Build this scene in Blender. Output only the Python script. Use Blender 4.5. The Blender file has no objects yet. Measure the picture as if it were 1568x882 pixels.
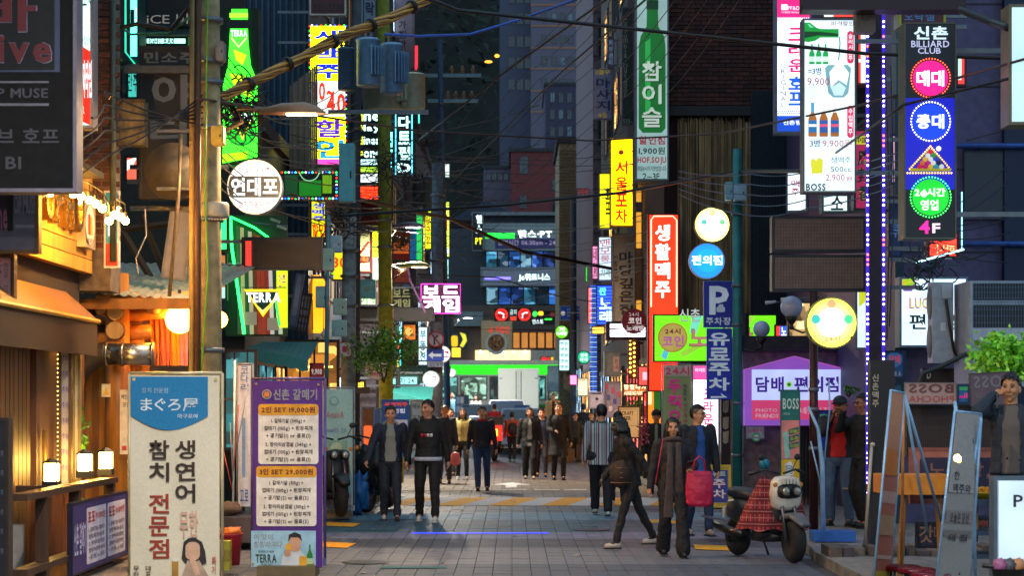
import bpy,bmesh,math,random
from mathutils import Vector,Matrix,noise
random.seed(7)
sc=bpy.context.scene
C=sc.collection
PI=math.pi
F=3000.0  # focal length in photograph pixels
H0=1.78  # height of the lens
# ---------------- camera
cam=bpy.data.cameras.new('camera');camo=bpy.data.objects.new('camera',cam);C.objects.link(camo)
camo.location=(0,0,H0);camo.rotation_euler=(PI/2,0,0)
cam.sensor_width=36;cam.lens=F/1568*36;cam.shift_y=(615-441)/1568;cam.clip_end=2000;cam.clip_start=.1
cam.dof.use_dof=True;cam.dof.focus_distance=26;cam.dof.aperture_fstop=3.4
sc.camera=camo
# ---------------- night sky
w=bpy.data.worlds.new("World");sc.world=w;w.use_nodes=True
nt=w.node_tree;bg=nt.nodes['Background']
sky=nt.nodes.new('ShaderNodeTexSky');sky.sky_type='NISHITA';sky.sun_disc=False
sky.sun_elevation=math.radians(-4.5);sky.sun_rotation=math.radians(200)
mx=nt.nodes.new('ShaderNodeMix');mx.data_type='RGBA';mx.blend_type='ADD';mx.inputs[0].default_value=1
mx.inputs[7].default_value=(2.7,4.0,5.2,1)  # the city's own sky glow
nt.links.new(sky.outputs[0],mx.inputs[6]);nt.links.new(mx.outputs[2],bg.inputs[0])
bg.inputs[1].default_value=.1
sc.view_settings.view_transform='Standard';sc.view_settings.look='None'
sc.view_settings.exposure=.9;sc.view_settings.gamma=1
sc.cycles.use_denoising=True;sc.cycles.max_bounces=5;sc.cycles.diffuse_bounces=3;sc.cycles.glossy_bounces=3
sc.cycles.transmission_bounces=4;sc.cycles.sample_clamp_indirect=4;sc.cycles.caustics_reflective=False;sc.cycles.caustics_refractive=False

# ---------------- helpers
def lin(h):
    if not isinstance(h,str): return tuple(h)[:3]
    v=[int(h[i:i+2],16)/255 for i in (0,2,4)]
    return tuple(c/12.92 if c <= .04045 else ((c+.055)/1.055)**2.4 for c in v)
def smooth01(t): t=max(0,min(1,t));return t*t*(3-2*t)
def ground(d): return .5*smooth01((d-56)/24)
def X(px,d): return (px-784)*d/F
def Z(py,d): return H0+(615-py)*d/F
def P(px,py,d): return Vector((X(px,d),d,Z(py,d)))
MC={}
def D(h,rough=.6,metal=0,kind='paint',var=.18,scale=9):
    """plain surface with uneven colour, worn roughness and a fine bump"""
    k=('D',h,rough,metal,kind,var,scale)
    if k in MC: return MC[k]
    m=bpy.data.materials.new(kind+'_'+(h if isinstance(h,str) else 'c'));m.use_nodes=True;MC[k]=m
    n=m.node_tree.nodes;l=m.node_tree.links;b=n['Principled BSDF']
    c=lin(h)
    tc=n.new('ShaderNodeTexCoord');mp=n.new('ShaderNodeMapping');l.new(tc.outputs['Object'],mp.inputs[0])
    if kind == 'wood': mp.inputs['Scale'].default_value=(1,1,.12) if h != 'x' else (1,1,1)
    ns=n.new('ShaderNodeTexNoise');ns.inputs['Scale'].default_value=scale*(4 if kind in ('fabric',) else 1);ns.inputs['Detail'].default_value=5
    l.new(mp.outputs[0],ns.inputs[0])
    cr=n.new('ShaderNodeValToRGB');l.new(ns.outputs[0],cr.inputs[0])
    v=var*(2 if kind in ('wood','concrete','rust') else 1)
    cr.color_ramp.elements[0].position=.3;cr.color_ramp.elements[1].position=.7
    cr.color_ramp.elements[0].color=tuple(x*(1-v) for x in c)+(1,)
    cr.color_ramp.elements[1].color=tuple(min(1,x*(1+v)) for x in c)+(1,)
    l.new(cr.outputs[0],b.inputs['Base Color'])
    b.inputs['Metallic'].default_value=metal
    mr=n.new('ShaderNodeMapRange');l.new(ns.outputs[0],mr.inputs[0]);mr.inputs[3].default_value=max(.05,rough-.12);mr.inputs[4].default_value=min(1,rough+.12)
    l.new(mr.outputs[0],b.inputs['Roughness'])
    bp=n.new('ShaderNodeBump');bp.inputs['Strength'].default_value={'concrete': .35,'wood': .4,'fabric': .25,'rust': .4}.get(kind,.08)
    bp.inputs['Distance'].default_value=.01
    n2=n.new('ShaderNodeTexNoise');n2.inputs['Scale'].default_value=60 if kind != 'wood' else 30;n2.inputs['Detail'].default_value=3;l.new(mp.outputs[0],n2.inputs[0])
    l.new(n2.outputs[0],bp.inputs['Height']);l.new(bp.outputs[0],b.inputs['Normal'])
    return m
def E(h,s=1.5,sample=False,uneven=.12):
    """something that gives off light: lit sign faces, tubes, bulbs"""
    k=('E',h,s,sample)
    if k in MC: return MC[k]
    m=bpy.data.materials.new('lit_'+(h if isinstance(h,str) else 'c'));m.use_nodes=True;MC[k]=m
    n=m.node_tree.nodes;l=m.node_tree.links;b=n['Principled BSDF']
    c=lin(h);s=s*(.66 if s < 6 and not sample else .8 if s < 6 else 1);b.inputs['Base Color'].default_value=tuple(.10*x+.01 for x in c)+(1,);b.inputs['Roughness'].default_value=.5
    b.inputs['Emission Color'].default_value=c+(1,)
    tc=n.new('ShaderNodeTexCoord');ns=n.new('ShaderNodeTexNoise');ns.inputs['Scale'].default_value=2.2;ns.inputs['Detail'].default_value=1
    l.new(tc.outputs['Object'],ns.inputs[0])
    mr=n.new('ShaderNodeMapRange');mr.inputs[1].default_value=.3;mr.inputs[2].default_value=.7
    mr.inputs[3].default_value=s*(1-uneven);mr.inputs[4].default_value=s*(1+uneven)
    l.new(ns.outputs[0],mr.inputs[0]);l.new(mr.outputs[0],b.inputs['Emission Strength'])
    m.cycles.emission_sampling='FRONT_BACK' if sample else 'NONE'
    return m
def interior(h,s=1.0,scale=1.6):
    """a lit shop seen through its window: shelves, people and lamps as broken light and dark patches"""
    k=('I',h,s,scale)
    if k in MC: return MC[k]
    m=E(h,s,True).copy();MC[k]=m;m.name='lit_interior';n=m.node_tree.nodes;l=m.node_tree.links;b=n['Principled BSDF'];c=lin(h)
    tc=n['Texture Coordinate'];mp=n.new('ShaderNodeMapping');mp.inputs['Scale'].default_value=(scale,scale,scale*1.3);l.new(tc.outputs['Object'],mp.inputs[0])
    v=n.new('ShaderNodeTexVoronoi');v.inputs['Scale'].default_value=2.2;v.distance='CHEBYCHEV';l.new(mp.outputs[0],v.inputs[0])
    cr=n.new('ShaderNodeValToRGB');sp=n.new('ShaderNodeSeparateColor');l.new(v.outputs['Color'],sp.inputs[0]);l.new(sp.outputs[0],cr.inputs[0])
    e=cr.color_ramp.elements;e[0].color=tuple(x*.04 for x in c)+(1,);e[1].color=tuple(min(1,x*1.5+.12) for x in c)+(1,);q=e.new(.45);q.color=(c[0]*.35,c[1]*.3,c[2]*.3,1);q=e.new(.75);q.color=c+(1,)
    l.new(cr.outputs[0],b.inputs['Emission Color']);m.cycles.emission_sampling='FRONT_BACK'
    return m
def glass(h='aabbcc',rough=.08):
    k=('G',h)
    if k in MC: return MC[k]
    m=bpy.data.materials.new('window_glass');m.use_nodes=True;MC[k]=m
    b=m.node_tree.nodes['Principled BSDF'];b.inputs['Base Color'].default_value=lin(h)+(1,);b.inputs['Roughness'].default_value=rough
    b.inputs['Specular IOR Level'].default_value=.8
    return m
class MB:
    def __init__(s,T=None): s.v=[];s.f=[];s.m=[];s.mats=[];s.T=T
    def mi(s,m):
        if m not in s.mats: s.mats.append(m)
        return s.mats.index(m)
    def add(s,vs,fs,m):
        o=len(s.v);i=s.mi(m)
        if s.T is not None: vs=[s.T @ Vector(v) for v in vs]
        s.v += [tuple(v) for v in vs]
        for f in fs: s.f.append(tuple(o+a for a in f));s.m.append(i)
    def box(s,x0,x1,y0,y1,z0,z1,m,R=None):
        vs=[Vector((x,y,z)) for x in (x0,x1) for y in (y0,y1) for z in (z0,z1)]
        if R is not None: vs=[R @ v for v in vs]
        s.add(vs,[(0,1,3,2),(4,6,7,5),(0,4,5,1),(2,3,7,6),(0,2,6,4),(1,5,7,3)],m)
    def tube(s,pts,r,m,n=6,caps=True):
        pts=[Vector(p) for p in pts];k=len(pts)
        rs=r if isinstance(r,(list,tuple)) else [r]*k
        vs=[];up=Vector((0,0,1))
        for i,p in enumerate(pts):
            t=(pts[min(i+1,k-1)]-pts[max(i-1,0)])
            if t.length < 1e-9: t=Vector((0,0,1))
            t.normalize()
            a=t.cross(up if abs(t.z) < .9 else Vector((0,1,0))).normalized();b=t.cross(a)
            for j in range(n):
                q=2*PI*j/n;vs.append(p+(a*math.cos(q)+b*math.sin(q))*rs[i])
        fs=[(i*n+j,i*n+(j+1) % n,(i+1)*n+(j+1) % n,(i+1)*n+j) for i in range(k-1) for j in range(n)]
        if caps: fs += [tuple(range(n))[::-1],tuple((k-1)*n+j for j in range(n))]
        s.add(vs,fs,m)
    def lathe(s,prof,m,c=(0,0,0),n=16,axis='z'):
        vs=[]
        for r,z in prof:
            for j in range(n):
                a=2*PI*j/n
                p=(r*math.cos(a),r*math.sin(a),z)
                if axis == 'y': p=(p[0],p[2],p[1])
                if axis == 'x': p=(p[2],p[0],p[1])
                vs.append(Vector(p)+Vector(c))
        k=len(prof)
        fs=[(i*n+j,i*n+(j+1) % n,(i+1)*n+(j+1) % n,(i+1)*n+j) for i in range(k-1) for j in range(n)]
        fs += [tuple(range(n))[::-1],tuple((k-1)*n+j for j in range(n))]
        s.add(vs,fs,m)
    def ball(s,c,r,m,n=10,sc_=(1,1,1),noise_=0):
        pr=[(max(1e-4,math.sin(PI*i/n)),-math.cos(PI*i/n)) for i in range(n+1)]
        vs=[];k=n*2
        for a,z in pr:
            for j in range(k):
                q=2*PI*j/k;v=Vector((a*math.cos(q),a*math.sin(q),z))
                f=r*(1+(noise_*noise.noise(v*3+Vector(c)) if noise_ else 0))
                vs.append(Vector(c)+Vector((v.x*sc_[0],v.y*sc_[1],v.z*sc_[2]))*f)
        s.add(vs,[(i*k+j,i*k+(j+1) % k,(i+1)*k+(j+1) % k,(i+1)*k+j) for i in range(n) for j in range(k)],m)
    def prism(s,poly,y0,y1,m):
        """poly in x,z extruded along y"""
        n=len(poly)
        vs=[(x,y0,z) for x,z in poly]+[(x,y1,z) for x,z in poly]
        s.add(vs,[tuple(range(n)),tuple(range(2*n-1,n-1,-1))]+[(i,n+i,n+(i+1) % n,(i+1) % n) for i in range(n)],m)
    def build(s,name,parent=None,smooth=False,loc=None):
        me=bpy.data.meshes.new(name);me.from_pydata(s.v,[],s.f)
        for m in s.mats: me.materials.append(m)
        me.polygons.foreach_set('material_index',s.m)
        bm=bmesh.new();bm.from_mesh(me);bmesh.ops.recalc_face_normals(bm,faces=bm.faces);bm.to_mesh(me);bm.free()
        if smooth: me.polygons.foreach_set('use_smooth',[True]*len(me.polygons))
        o=bpy.data.objects.new(name,me);C.objects.link(o)
        if parent: o.parent=parent
        if loc is not None: o.location=loc
        return o
def thing(name,label,cat,loc=(0,0,0),yaw=0,group=None):
    o=bpy.data.objects.new(name,None);C.objects.link(o);o.empty_display_size=.1
    o.location=loc;o.rotation_euler=(0,0,math.radians(yaw));o['label']=label;o['category']=cat
    if group: o['group']=group
    return o
def tag(o,label,cat,group=None):
    o['label']=label;o['category']=cat
    if group: o['group']=group
    return o
def struct(o): o['kind']='structure';return o
def stuff(o): o['kind']='stuff';return o
# ---------------- lettering
TC={}
CHARS='&()+,-.0123456789:=ABCDEFGHIJKLMNOPQRSTUVWXYZabcdefghijklmnopqrstuvwxyz~·ぐまろ中国城屋辣香麻가간갈갓개거걸게격겹계고공관구국그금기김깊까꺽껍꽃나난내네노뉴늘니다달담당대데도동된두드라락래러로롱료리린마막맛매맥맨맹메모무문물미민믿바반발밥방배병보부불브블비사산살삼생서세소수술숯스슬습시식신실싱싼써아안야약어업역연영오와운울원월유은음의이인일임입자잔잘장전점정족주중지진집찌차참청체촌층치카커컷코크타테토통트특파판펍페편포표프피필하한할합항해행헬호활휘'
def atlas(lv):
    """every character once, each on a line of its own, made in one go"""
    c=bpy.data.curves.new('t','FONT');c.size=1;c.resolution_u=2;c.fill_mode='FRONT';c.space_line=4;c.offset=(0,.01,.02,.03)[lv]
    c.body='\n'.join(CHARS);o=bpy.data.objects.new('t',c);me=bpy.data.meshes.new_from_object(o)
    co=[v.co.copy() for v in me.vertices];bx={}
    for p in me.polygons:
        k=round(-(sum(co[i].y for i in p.vertices)/len(p.vertices)-.35)/4);d_=bx.setdefault(k,({},[]))
        d_[1].append(tuple(d_[0].setdefault(i,len(d_[0])) for i in p.vertices))
    out={}
    for k,(ix,fs) in bx.items():
        vs=[None]*len(ix)
        for i,q in ix.items(): vs[q]=(co[i].x,co[i].y+4*k)
        x0=min(v[0] for v in vs);x1=max(v[0] for v in vs);out[CHARS[k]]=([(a-x0,b) for a,b in vs],fs,x1-x0)
    bpy.data.objects.remove(o);bpy.data.meshes.remove(me);TC[('atlas',lv)]=out
def glyphs(t,off=.02):
    lv=max(0,min(3,int(off*.5/.01+.5)));k=(t,lv)
    if k not in TC:
        if ('atlas',lv) not in TC: atlas(lv)
        A=TC[('atlas',lv)];vs=[];fs=[];x=0
        for ch in t:
            if ch not in A: x += .3;continue
            v,f,w_=A[ch];o=len(vs);vs += [(a+x,b) for a,b in v];fs += [tuple(o+i for i in q) for q in f];x += w_+(.09 if ord(ch) < 256 else .12)
        x0=min(v[0] for v in vs);x1=max(v[0] for v in vs);y0=min(v[1] for v in vs);y1=max(v[1] for v in vs)
        TC[k]=([((a-x0)/max(1e-6,x1-x0),(b-y0)/max(1e-6,y1-y0)) for a,b in vs],fs)
    return TC[k]
def put_text(mb,t,x0,x1,z0,z1,y,m,off=.02,vert=False,mirror=False,shear=0,wave=None):
    if vert:
        n=len(t);h=(z1-z0)/n
        for i,ch in enumerate(t):
            if ch == ' ': continue
            e=(x1-x0)*(.5-min(.5,.5*len(glyphs(ch,off)[0]) and TC[('atlas',max(0,min(3,int(off*.5/.01+.5))))][ch][2]/.62*.5)) if ord(ch) < 256 else 0
            put_text(mb,ch,x0+e,x1-e,z1-(i+.93)*h,z1-(i+.07)*h,y,m,off,False,mirror,shear,wave)
        return
    vs,fs=glyphs(t,off)
    out=[]
    for a,b in vs:
        if mirror: a=1-a
        x=x0+a*(x1-x0)+shear*(b-.5)*(z1-z0);z=z0+b*(z1-z0)
        out.append((x,y+(wave(x,z) if wave else 0),z))
    mb.add(out,fs,m)
def disc(cx,cz,r,n=36): return [(cx+r*math.cos(2*PI*i/n),cz+r*math.sin(2*PI*i/n)) for i in range(n)]
def rrect(x0,x1,z0,z1,r,n=5):
    o=[]
    for cx,cz,a0 in ((x1-r,z1-r,0),(x0+r,z1-r,90),(x0+r,z0+r,180),(x1-r,z0+r,270)):
        for i in range(n+1):
            a=math.radians(a0+90*i/n);o.append((cx+r*math.cos(a),cz+r*math.sin(a)))
    return o
FACX={'L': -4.5,'R': 5.0}
STEEL=D('6b7076',.45,.6);DARK=D('17181b',.55);BLACK=D('08080a',.5)
class Sign:
    """a projecting or standing sign, authored in photograph pixels at depth d; parts in its own frame"""
    def __init__(s,name,label,x0,y0,x1,y1,d,face,depth=.2,case='2a2c30',yaw=0,group=None,cat='sign',shape='rect',rim=.03,side=None,facname='face_panel',sample=None,arms=2,reach=None):
        s.d=d;s.k=d/F;s.cx=(x0+x1)/2;s.cy=(y0+y1)/2;s.y1=y1;s.cs=math.cos(math.radians(yaw))
        s.t=thing(name,label,cat,(X(s.cx,d),d,Z(y1,d)),yaw,group)
        w=(x1-x0)*s.k/s.cs;h=(y1-y0)*s.k;s.w=w;s.h=h
        cm=D(case,.5,.2);m=MB()
        if shape == 'round':
            m.prism(disc(0,h/2,h/2),.004,depth,cm)
  # raised ring
            o=disc(0,h/2,h/2);i_=disc(0,h/2,h/2-rim);n=len(o)
            vs=[(x,-.015,z) for x,z in o]+[(x,-.015,z) for x,z in i_]+[(x,.003,z) for x,z in o]+[(x,.003,z) for x,z in i_]
            m.add(vs,[(a,(a+1) % n,n+(a+1) % n,n+a) for a in range(n)]+[(a,2*n+a,2*n+(a+1) % n,(a+1) % n) for a in range(n)]+[(n+a,n+(a+1) % n,3*n+(a+1) % n,3*n+a) for a in range(n)],cm)
            poly=disc(0,h/2,h/2-rim)
        else:
            m.box(-w/2,w/2,.004,depth,0,h,cm)
            if rim:
                for a in ((-w/2,-w/2+rim,0,h),(w/2-rim,w/2,0,h),(-w/2+rim,w/2-rim,0,rim),(-w/2+rim,w/2-rim,h-rim,h)):
                    m.box(a[0],a[1],-.018,.003,a[2],a[3],cm)
            poly=[(-w/2+rim,rim),(w/2-rim,rim),(w/2-rim,h-rim),(-w/2+rim,h-rim)]
        m.build('casing',s.t)
        if face is not None:
            fm=face if not isinstance(face,tuple) else E(face[0],face[1]*((2.8 if min(lin(face[0])) < .3*max(lin(face[0])) else 1.0) if sample else 1),sample if sample is not None else (w*h > .25))
            f=MB();f.prism(poly,-.008,.0035,fm);f.build(facname,s.t)
        if side:
            fx=FACX[side] if reach is None else reach;xa=X(s.cx,d)
            for i in range(arms):
                z=h*(.12+.76*i/max(1,arms-1)) if arms > 1 else h*.5
                e=(fx-xa)
                sx=-w/2 if e < 0 else w/2
                if abs(e) > w/2+.03: b=MB();b.box(min(sx,e),max(sx,e),depth*.4,depth*.4+.05,z-.025,z+.025,STEEL);b.build('wall_bracket',s.t)
    def xz(s,px,py): return ((px-s.cx)*s.k/s.cs,(s.y1-py)*s.k)
    def text(s,t,x0,y0,x1,y1,col,e=None,off=.02,vert=False,y=-.014,mirror=False,shear=0,outline=None,name='lettering'):
        a,z1=s.xz(x0,y0);b,z0=s.xz(x1,y1)
        if outline:
            m2=MB();mm=outline if not isinstance(outline,str) else D(outline,.5)
            g=min((b-a),(z1-z0))*.03
            put_text(m2,t,a-g,b+g,z0-g,z1+g,y+.003,mm,off+.035,vert,mirror,shear);m2.build('lettering_outline',s.t)
        m=MB();mat=E(col,e) if e else D(col,.5)
        put_text(m,t,a,b,z0,z1,y,mat,off,vert,mirror,shear)
        m.build(name,s.t);return s
    def patch(s,x0,y0,x1,y1,col,e=None,y=-.0105,name='panel',r=0,poly=None,t=.002):
        m=MB();mat=col if not isinstance(col,str) else (E(col,e) if e else D(col,.5))
        if poly: pl=[s.xz(*q) for q in poly]
        else:
            a,z1=s.xz(x0,y0);b,z0=s.xz(x1,y1);pl=rrect(a,b,z0,z1,r*s.k) if r else [(a,z0),(b,z0),(b,z1),(a,z1)]
        m.prism(pl,y,y+t,mat);m.build(name,s.t);return s
    def round(s,cx,cy,r,col,e=None,y=-.0115,name='disc',n=28):
        m=MB();a,z=s.xz(cx,cy);m.prism(disc(a,z,r*s.k,n),y,y+.002,E(col,e) if e else D(col,.5));m.build(name,s.t);return s
    def line(s,pts,r,col,e=None,y=-.03,name='neon_tube',sample=False):
        m=MB();m.tube([(s.xz(*p)[0],y,s.xz(*p)[1]) for p in pts],r*s.k,E(col,e,sample) if e else D(col,.5),6);m.build(name,s.t,True);return s
    def dots(s,pts,r,col,e=3,y=-.02,name='lamp_row'):
        m=MB();mt=[E(c,e) for c in (col if isinstance(col,(list,tuple)) else [col])]
        for i,p in enumerate(pts):
            a,z=s.xz(*p);m.ball((a,y,z),r*s.k,mt[i % len(mt)],4)
        stuff(m.build(name,s.t));return s
def bottle(s,cx,y0,y1,w,col,e=None,y=-.0125,label=None,name='bottle_print',tilt=0,cap=None):
    """flat bottle print: neck, shoulder, body"""
    h=y1-y0;pr=[(.13,0),(.15,.05),(.13,.06),(.14,.24),(.30,.36),(.48,.46),(.5,.55),(.5,.97),(.46,1)]
    pts=[(cx+a*w,y0+b*h) for a,b in pr]+[(cx-a*w,y0+b*h) for a,b in pr[::-1]]
    if tilt:
        my=y0+h/2;T=math.radians(tilt)
        pts=[(cx+(a-cx)*math.cos(T)-(b-my)*math.sin(T),my+(a-cx)*math.sin(T)+(b-my)*math.cos(T)) for a,b in pts]
    s.patch(0,0,0,0,col,e,y,name,poly=pts)
    if label: s.patch(cx-w*.5,y0+h*.62,cx+w*.5,y0+h*.88,label,e,y-.002,'bottle_label')

class MSign(Sign):
    """a sign given in metres; authored in its own centimetres"""
    def __init__(s,name,label,loc,w,h,face,yaw=0,depth=.08,case='2a2c30',group=None,cat='sign',rim=.02,sample=None):
        s.d=1;s.k=.01;s.cs=1;s.cx=w*50;s.cy=h*50;s.y1=h*100;s.w=w;s.h=h
        s.t=thing(name,label,cat,loc,yaw,group)
        m=MB();cm=D(case,.5,.2)
        m.box(-w/2,w/2,.004,depth,0,h,cm)
        for a in ((-w/2,-w/2+rim,0,h),(w/2-rim,w/2,0,h),(-w/2+rim,w/2-rim,0,rim),(-w/2+rim,w/2-rim,h-rim,h)): m.box(a[0],a[1],-.012,.003,a[2],a[3],cm)
        m.build('casing',s.t)
        if face is not None:
            f=MB();f.prism([(-w/2+rim,rim),(w/2-rim,rim),(w/2-rim,h-rim),(-w/2+rim,h-rim)],-.008,.0035,face if not isinstance(face,tuple) else E(face[0],face[1],bool(sample)));f.build('face_panel',s.t)
# ================= GROUND =================
g=MB();asph=D('34363c',.8,0,'concrete',.2,3)
ys=[-40,0,10]+[20+i*2 for i in range(40)]+[105,130,180,400]
xs=[-200,-20,-8,-4,0,4,8,20,200]
g.add([(x,y,ground(y)-.03) for y in ys for x in xs],[(i*9+j,i*9+j+1,(i+1)*9+j+1,(i+1)*9+j) for i in range(len(ys)-1) for j in range(8)],asph)
street=struct(g.build('ground'))
# pavers: bands of colour across the street, as the photograph shows them
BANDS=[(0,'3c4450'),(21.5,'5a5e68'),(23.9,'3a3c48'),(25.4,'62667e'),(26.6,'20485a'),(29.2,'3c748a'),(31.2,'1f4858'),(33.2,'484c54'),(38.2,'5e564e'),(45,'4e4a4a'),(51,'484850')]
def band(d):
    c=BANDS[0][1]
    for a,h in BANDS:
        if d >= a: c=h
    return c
def edge(d,s):  # where the paved street ends and the shop fronts begin
    L=[(0,-3.7),(22,-3.6),(30,-3.25),(40,-3.1),(60,-2.9),(100,-2.9)]
    R=[(0,3.35),(22,3.4),(28,3.9),(32,3.7),(37.5,2.9),(60,2.8),(100,2.7)]
    T=L if s < 0 else R
    for (a,p),(b,q) in zip(T,T[1:]):
        if a <= d <= b: return p+(q-p)*(d-a)/(b-a)
    return T[-1][1]
base=MB();base.box(-.15,.15,-.15,.15,-.03,0,asph)
def paver_mesh(h):
    m=MB();mt=D(h,.58,0,'concrete',.22,5)
    a=.0985;b=.096;a2=.1985;b2=.196
    vs=[(sx*a,sy*a2,-.03) for sx,sy in ((-1,-1),(1,-1),(1,1),(-1,1))]+[(sx*a,sy*a2,-.006) for sx,sy in ((-1,-1),(1,-1),(1,1),(-1,1))]+[(sx*b,sy*b2,0) for sx,sy in ((-1,-1),(1,-1),(1,1),(-1,1))]
    m.add(vs,[(8,9,10,11)]+[(i,(i+1) % 4,4+(i+1) % 4,4+i) for i in range(4)]+[(4+i,4+(i+1) % 4,8+(i+1) % 4,8+i) for i in range(4)],mt)
    return m
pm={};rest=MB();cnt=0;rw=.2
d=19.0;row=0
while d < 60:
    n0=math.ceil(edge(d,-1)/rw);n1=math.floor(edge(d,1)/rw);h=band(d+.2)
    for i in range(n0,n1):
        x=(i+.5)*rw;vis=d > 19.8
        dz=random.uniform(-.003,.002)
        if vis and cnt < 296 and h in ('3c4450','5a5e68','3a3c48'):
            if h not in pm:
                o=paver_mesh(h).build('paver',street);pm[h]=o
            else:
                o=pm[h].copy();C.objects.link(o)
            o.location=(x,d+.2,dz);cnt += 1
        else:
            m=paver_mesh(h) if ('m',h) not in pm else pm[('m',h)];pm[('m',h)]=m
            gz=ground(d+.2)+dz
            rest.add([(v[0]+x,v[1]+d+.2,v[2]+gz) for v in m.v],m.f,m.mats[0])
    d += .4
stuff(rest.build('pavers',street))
# kerb stones and raised side strips
for s,nm in ((-1,'left'),(1,'right')):
    m=MB();kc=D('6f6c66',.7,0,'concrete');pts=[0,14,18,22,26,28,30,32,35,37.5,42,48,54,60,70,84]
    vs=[]
    for y in pts:
        e=edge(y,s);z=ground(y)
        vs += [(e,y,z-.05),(e,y,z+.09),(e+s*.14,y,z+.09),(e+s*7,y,z+.085),(e+s*7,y,z-.05)]
    m.add(vs,[(i*5+j,i*5+j+1,(i+1)*5+j+1,(i+1)*5+j) for i in range(len(pts)-1) for j in range(4)],kc)
    struct(m.build('pavement'))
# painted markings, sheets just above the pavers
YEL=D('d8960a',.85,0,'paint',.2,20);WHT=D('b4b8bc',.85,0,'paint',.25,20)
def sheet(name,poly,z,m):
    b=MB();b.add([(x,y,z+ground(y)) for x,y in poly],[tuple(range(len(poly)))],m);return struct(b.build(name))
x=-3.2;i=0
while x < 3.0:  # the slanting yellow and white hatch of the speed table
    sheet('hatch_marking',[(x,33.3),(x+.46,33.3),(x+.95,36.1),(x+.49,36.1)],.006,(YEL,WHT)[i % 2]);x += .46;i += 1
for a,b in ((-2.9,-2.4),(-2.25,-1.9),(-1.75,-1.4),(-1.2,-.5),(-.4,.3),(.45,.95),(1.05,1.5)): sheet('dashed_marking',[(a,39.2),(b,39.2),(b,39.55),(a,39.55)],.006,WHT)
sheet('arrow_marking',[(-.13,40.3),(.1,40.3),(.1,41.6),(.42,41.6),(0,42.9),(-.45,41.6),(-.13,41.6)],.006,WHT)
for a in ((1.9,28.7),(2.2,23.5),(-2.75,28.0),(-2.5,24.0)):
    sheet('yellow_marking',[(a[0],a[1]),(a[0]+.5,a[1]-.3),(a[0]+.55,a[1]+.5),(a[0]+.05,a[1]+.8)],.006,YEL)
for a in ((-2.3,26.9),(-2.0,29.3),(-1.4,20.8)):
    sheet('teal_marking',[(a[0],a[1]),(a[0]+.7,a[1]),(a[0]+.7,a[1]+.25),(a[0],a[1]+.25)],.006,D('1f5560',.8))
m=MB();m.box(-1.35,.5,26.35,26.5,.002,.007,E('3040ff',1.6));tag(m.build('ground_light_strip'),'long blue light strip glowing on the paving in the middle of the street','light')  # light cast on the paving, put in as a thin glowing sheet
# distant dark hillside and the sky behind it
m=MB();hm=D('0e1512',.95,0,'concrete',.5,.3)
N=40;vs=[]
for j,(dy,f) in enumerate(((0,0),(15,.45),(40,.8),(80,1))):
    for i in range(N+1):
        x=-160+8*i;hz=105*math.exp(-((x+18)/55)**2)+14+5*noise.noise(Vector((x*.05,j,0)))
        vs.append((x,300+dy,-1+hz*f+2.5*noise.noise(Vector((x*.15,j*3,1)))))
m.add(vs,[(j*(N+1)+i,j*(N+1)+i+1,(j+1)*(N+1)+i+1,(j+1)*(N+1)+i) for j in range(3) for i in range(N)],hm)
struct(m.build('hill',None,True))
m=MB();fm=D('16241a',.9,0,'paint',.5,2)
for i in range(6500):
    x=random.uniform(-60,35);t=random.random();dy=80*t
    f=0+.45*min(1,dy/15)+.35*max(0,min(1,(dy-15)/25))+.2*max(0,(dy-40)/40)
    hz=(105*math.exp(-((x+18)/55)**2)+14)*f
    c=Vector((x,298+dy,hz+random.uniform(0,3)));r=random.uniform(.3,.8)
    vs=[c+Vector([random.gauss(0,1)*r for _ in range(3)]) for _ in range(4)]
    m.add(vs,[(0,1,2),(1,2,3)],fm)
stuff(m.build('hill_trees'))

# ================= BUILDINGS =================
def frontT(y): return Matrix.Translation((0,y,0))
def sideT(x,s):  # u runs away from the camera along the street, face looks to the middle of the street
    return Matrix(((0,s,0,x),(1,0,0,0),(0,0,1,0),(0,0,0,1)))  # (u, y, z) -> (x + s*y, u, z)
def window(parent,T,u0,u1,z0,z1,pane,fr=None,mull=1,rec=.05):
    fr=fr or D('3a3d42',.4,.4);t=.05
    m=MB(T)
    for a in ((u0-t,u0,z0-t,z1+t),(u1,u1+t,z0-t,z1+t),(u0,u1,z0-t,z0),(u0,u1,z1,z1+t)): m.box(a[0],a[1],-.05,.01,a[2],a[3],fr)
    for k in range(mull):
        c=u0+(u1-u0)*(k+1)/(mull+1);m.box(c-.02,c+.02,-.035,.01,z0,z1,fr)
    w_=m.build('window',parent)
    p=MB(T);p.box(u0,u1,-.012,.004,z0,z1,pane);p.build('pane',w_)
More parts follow.
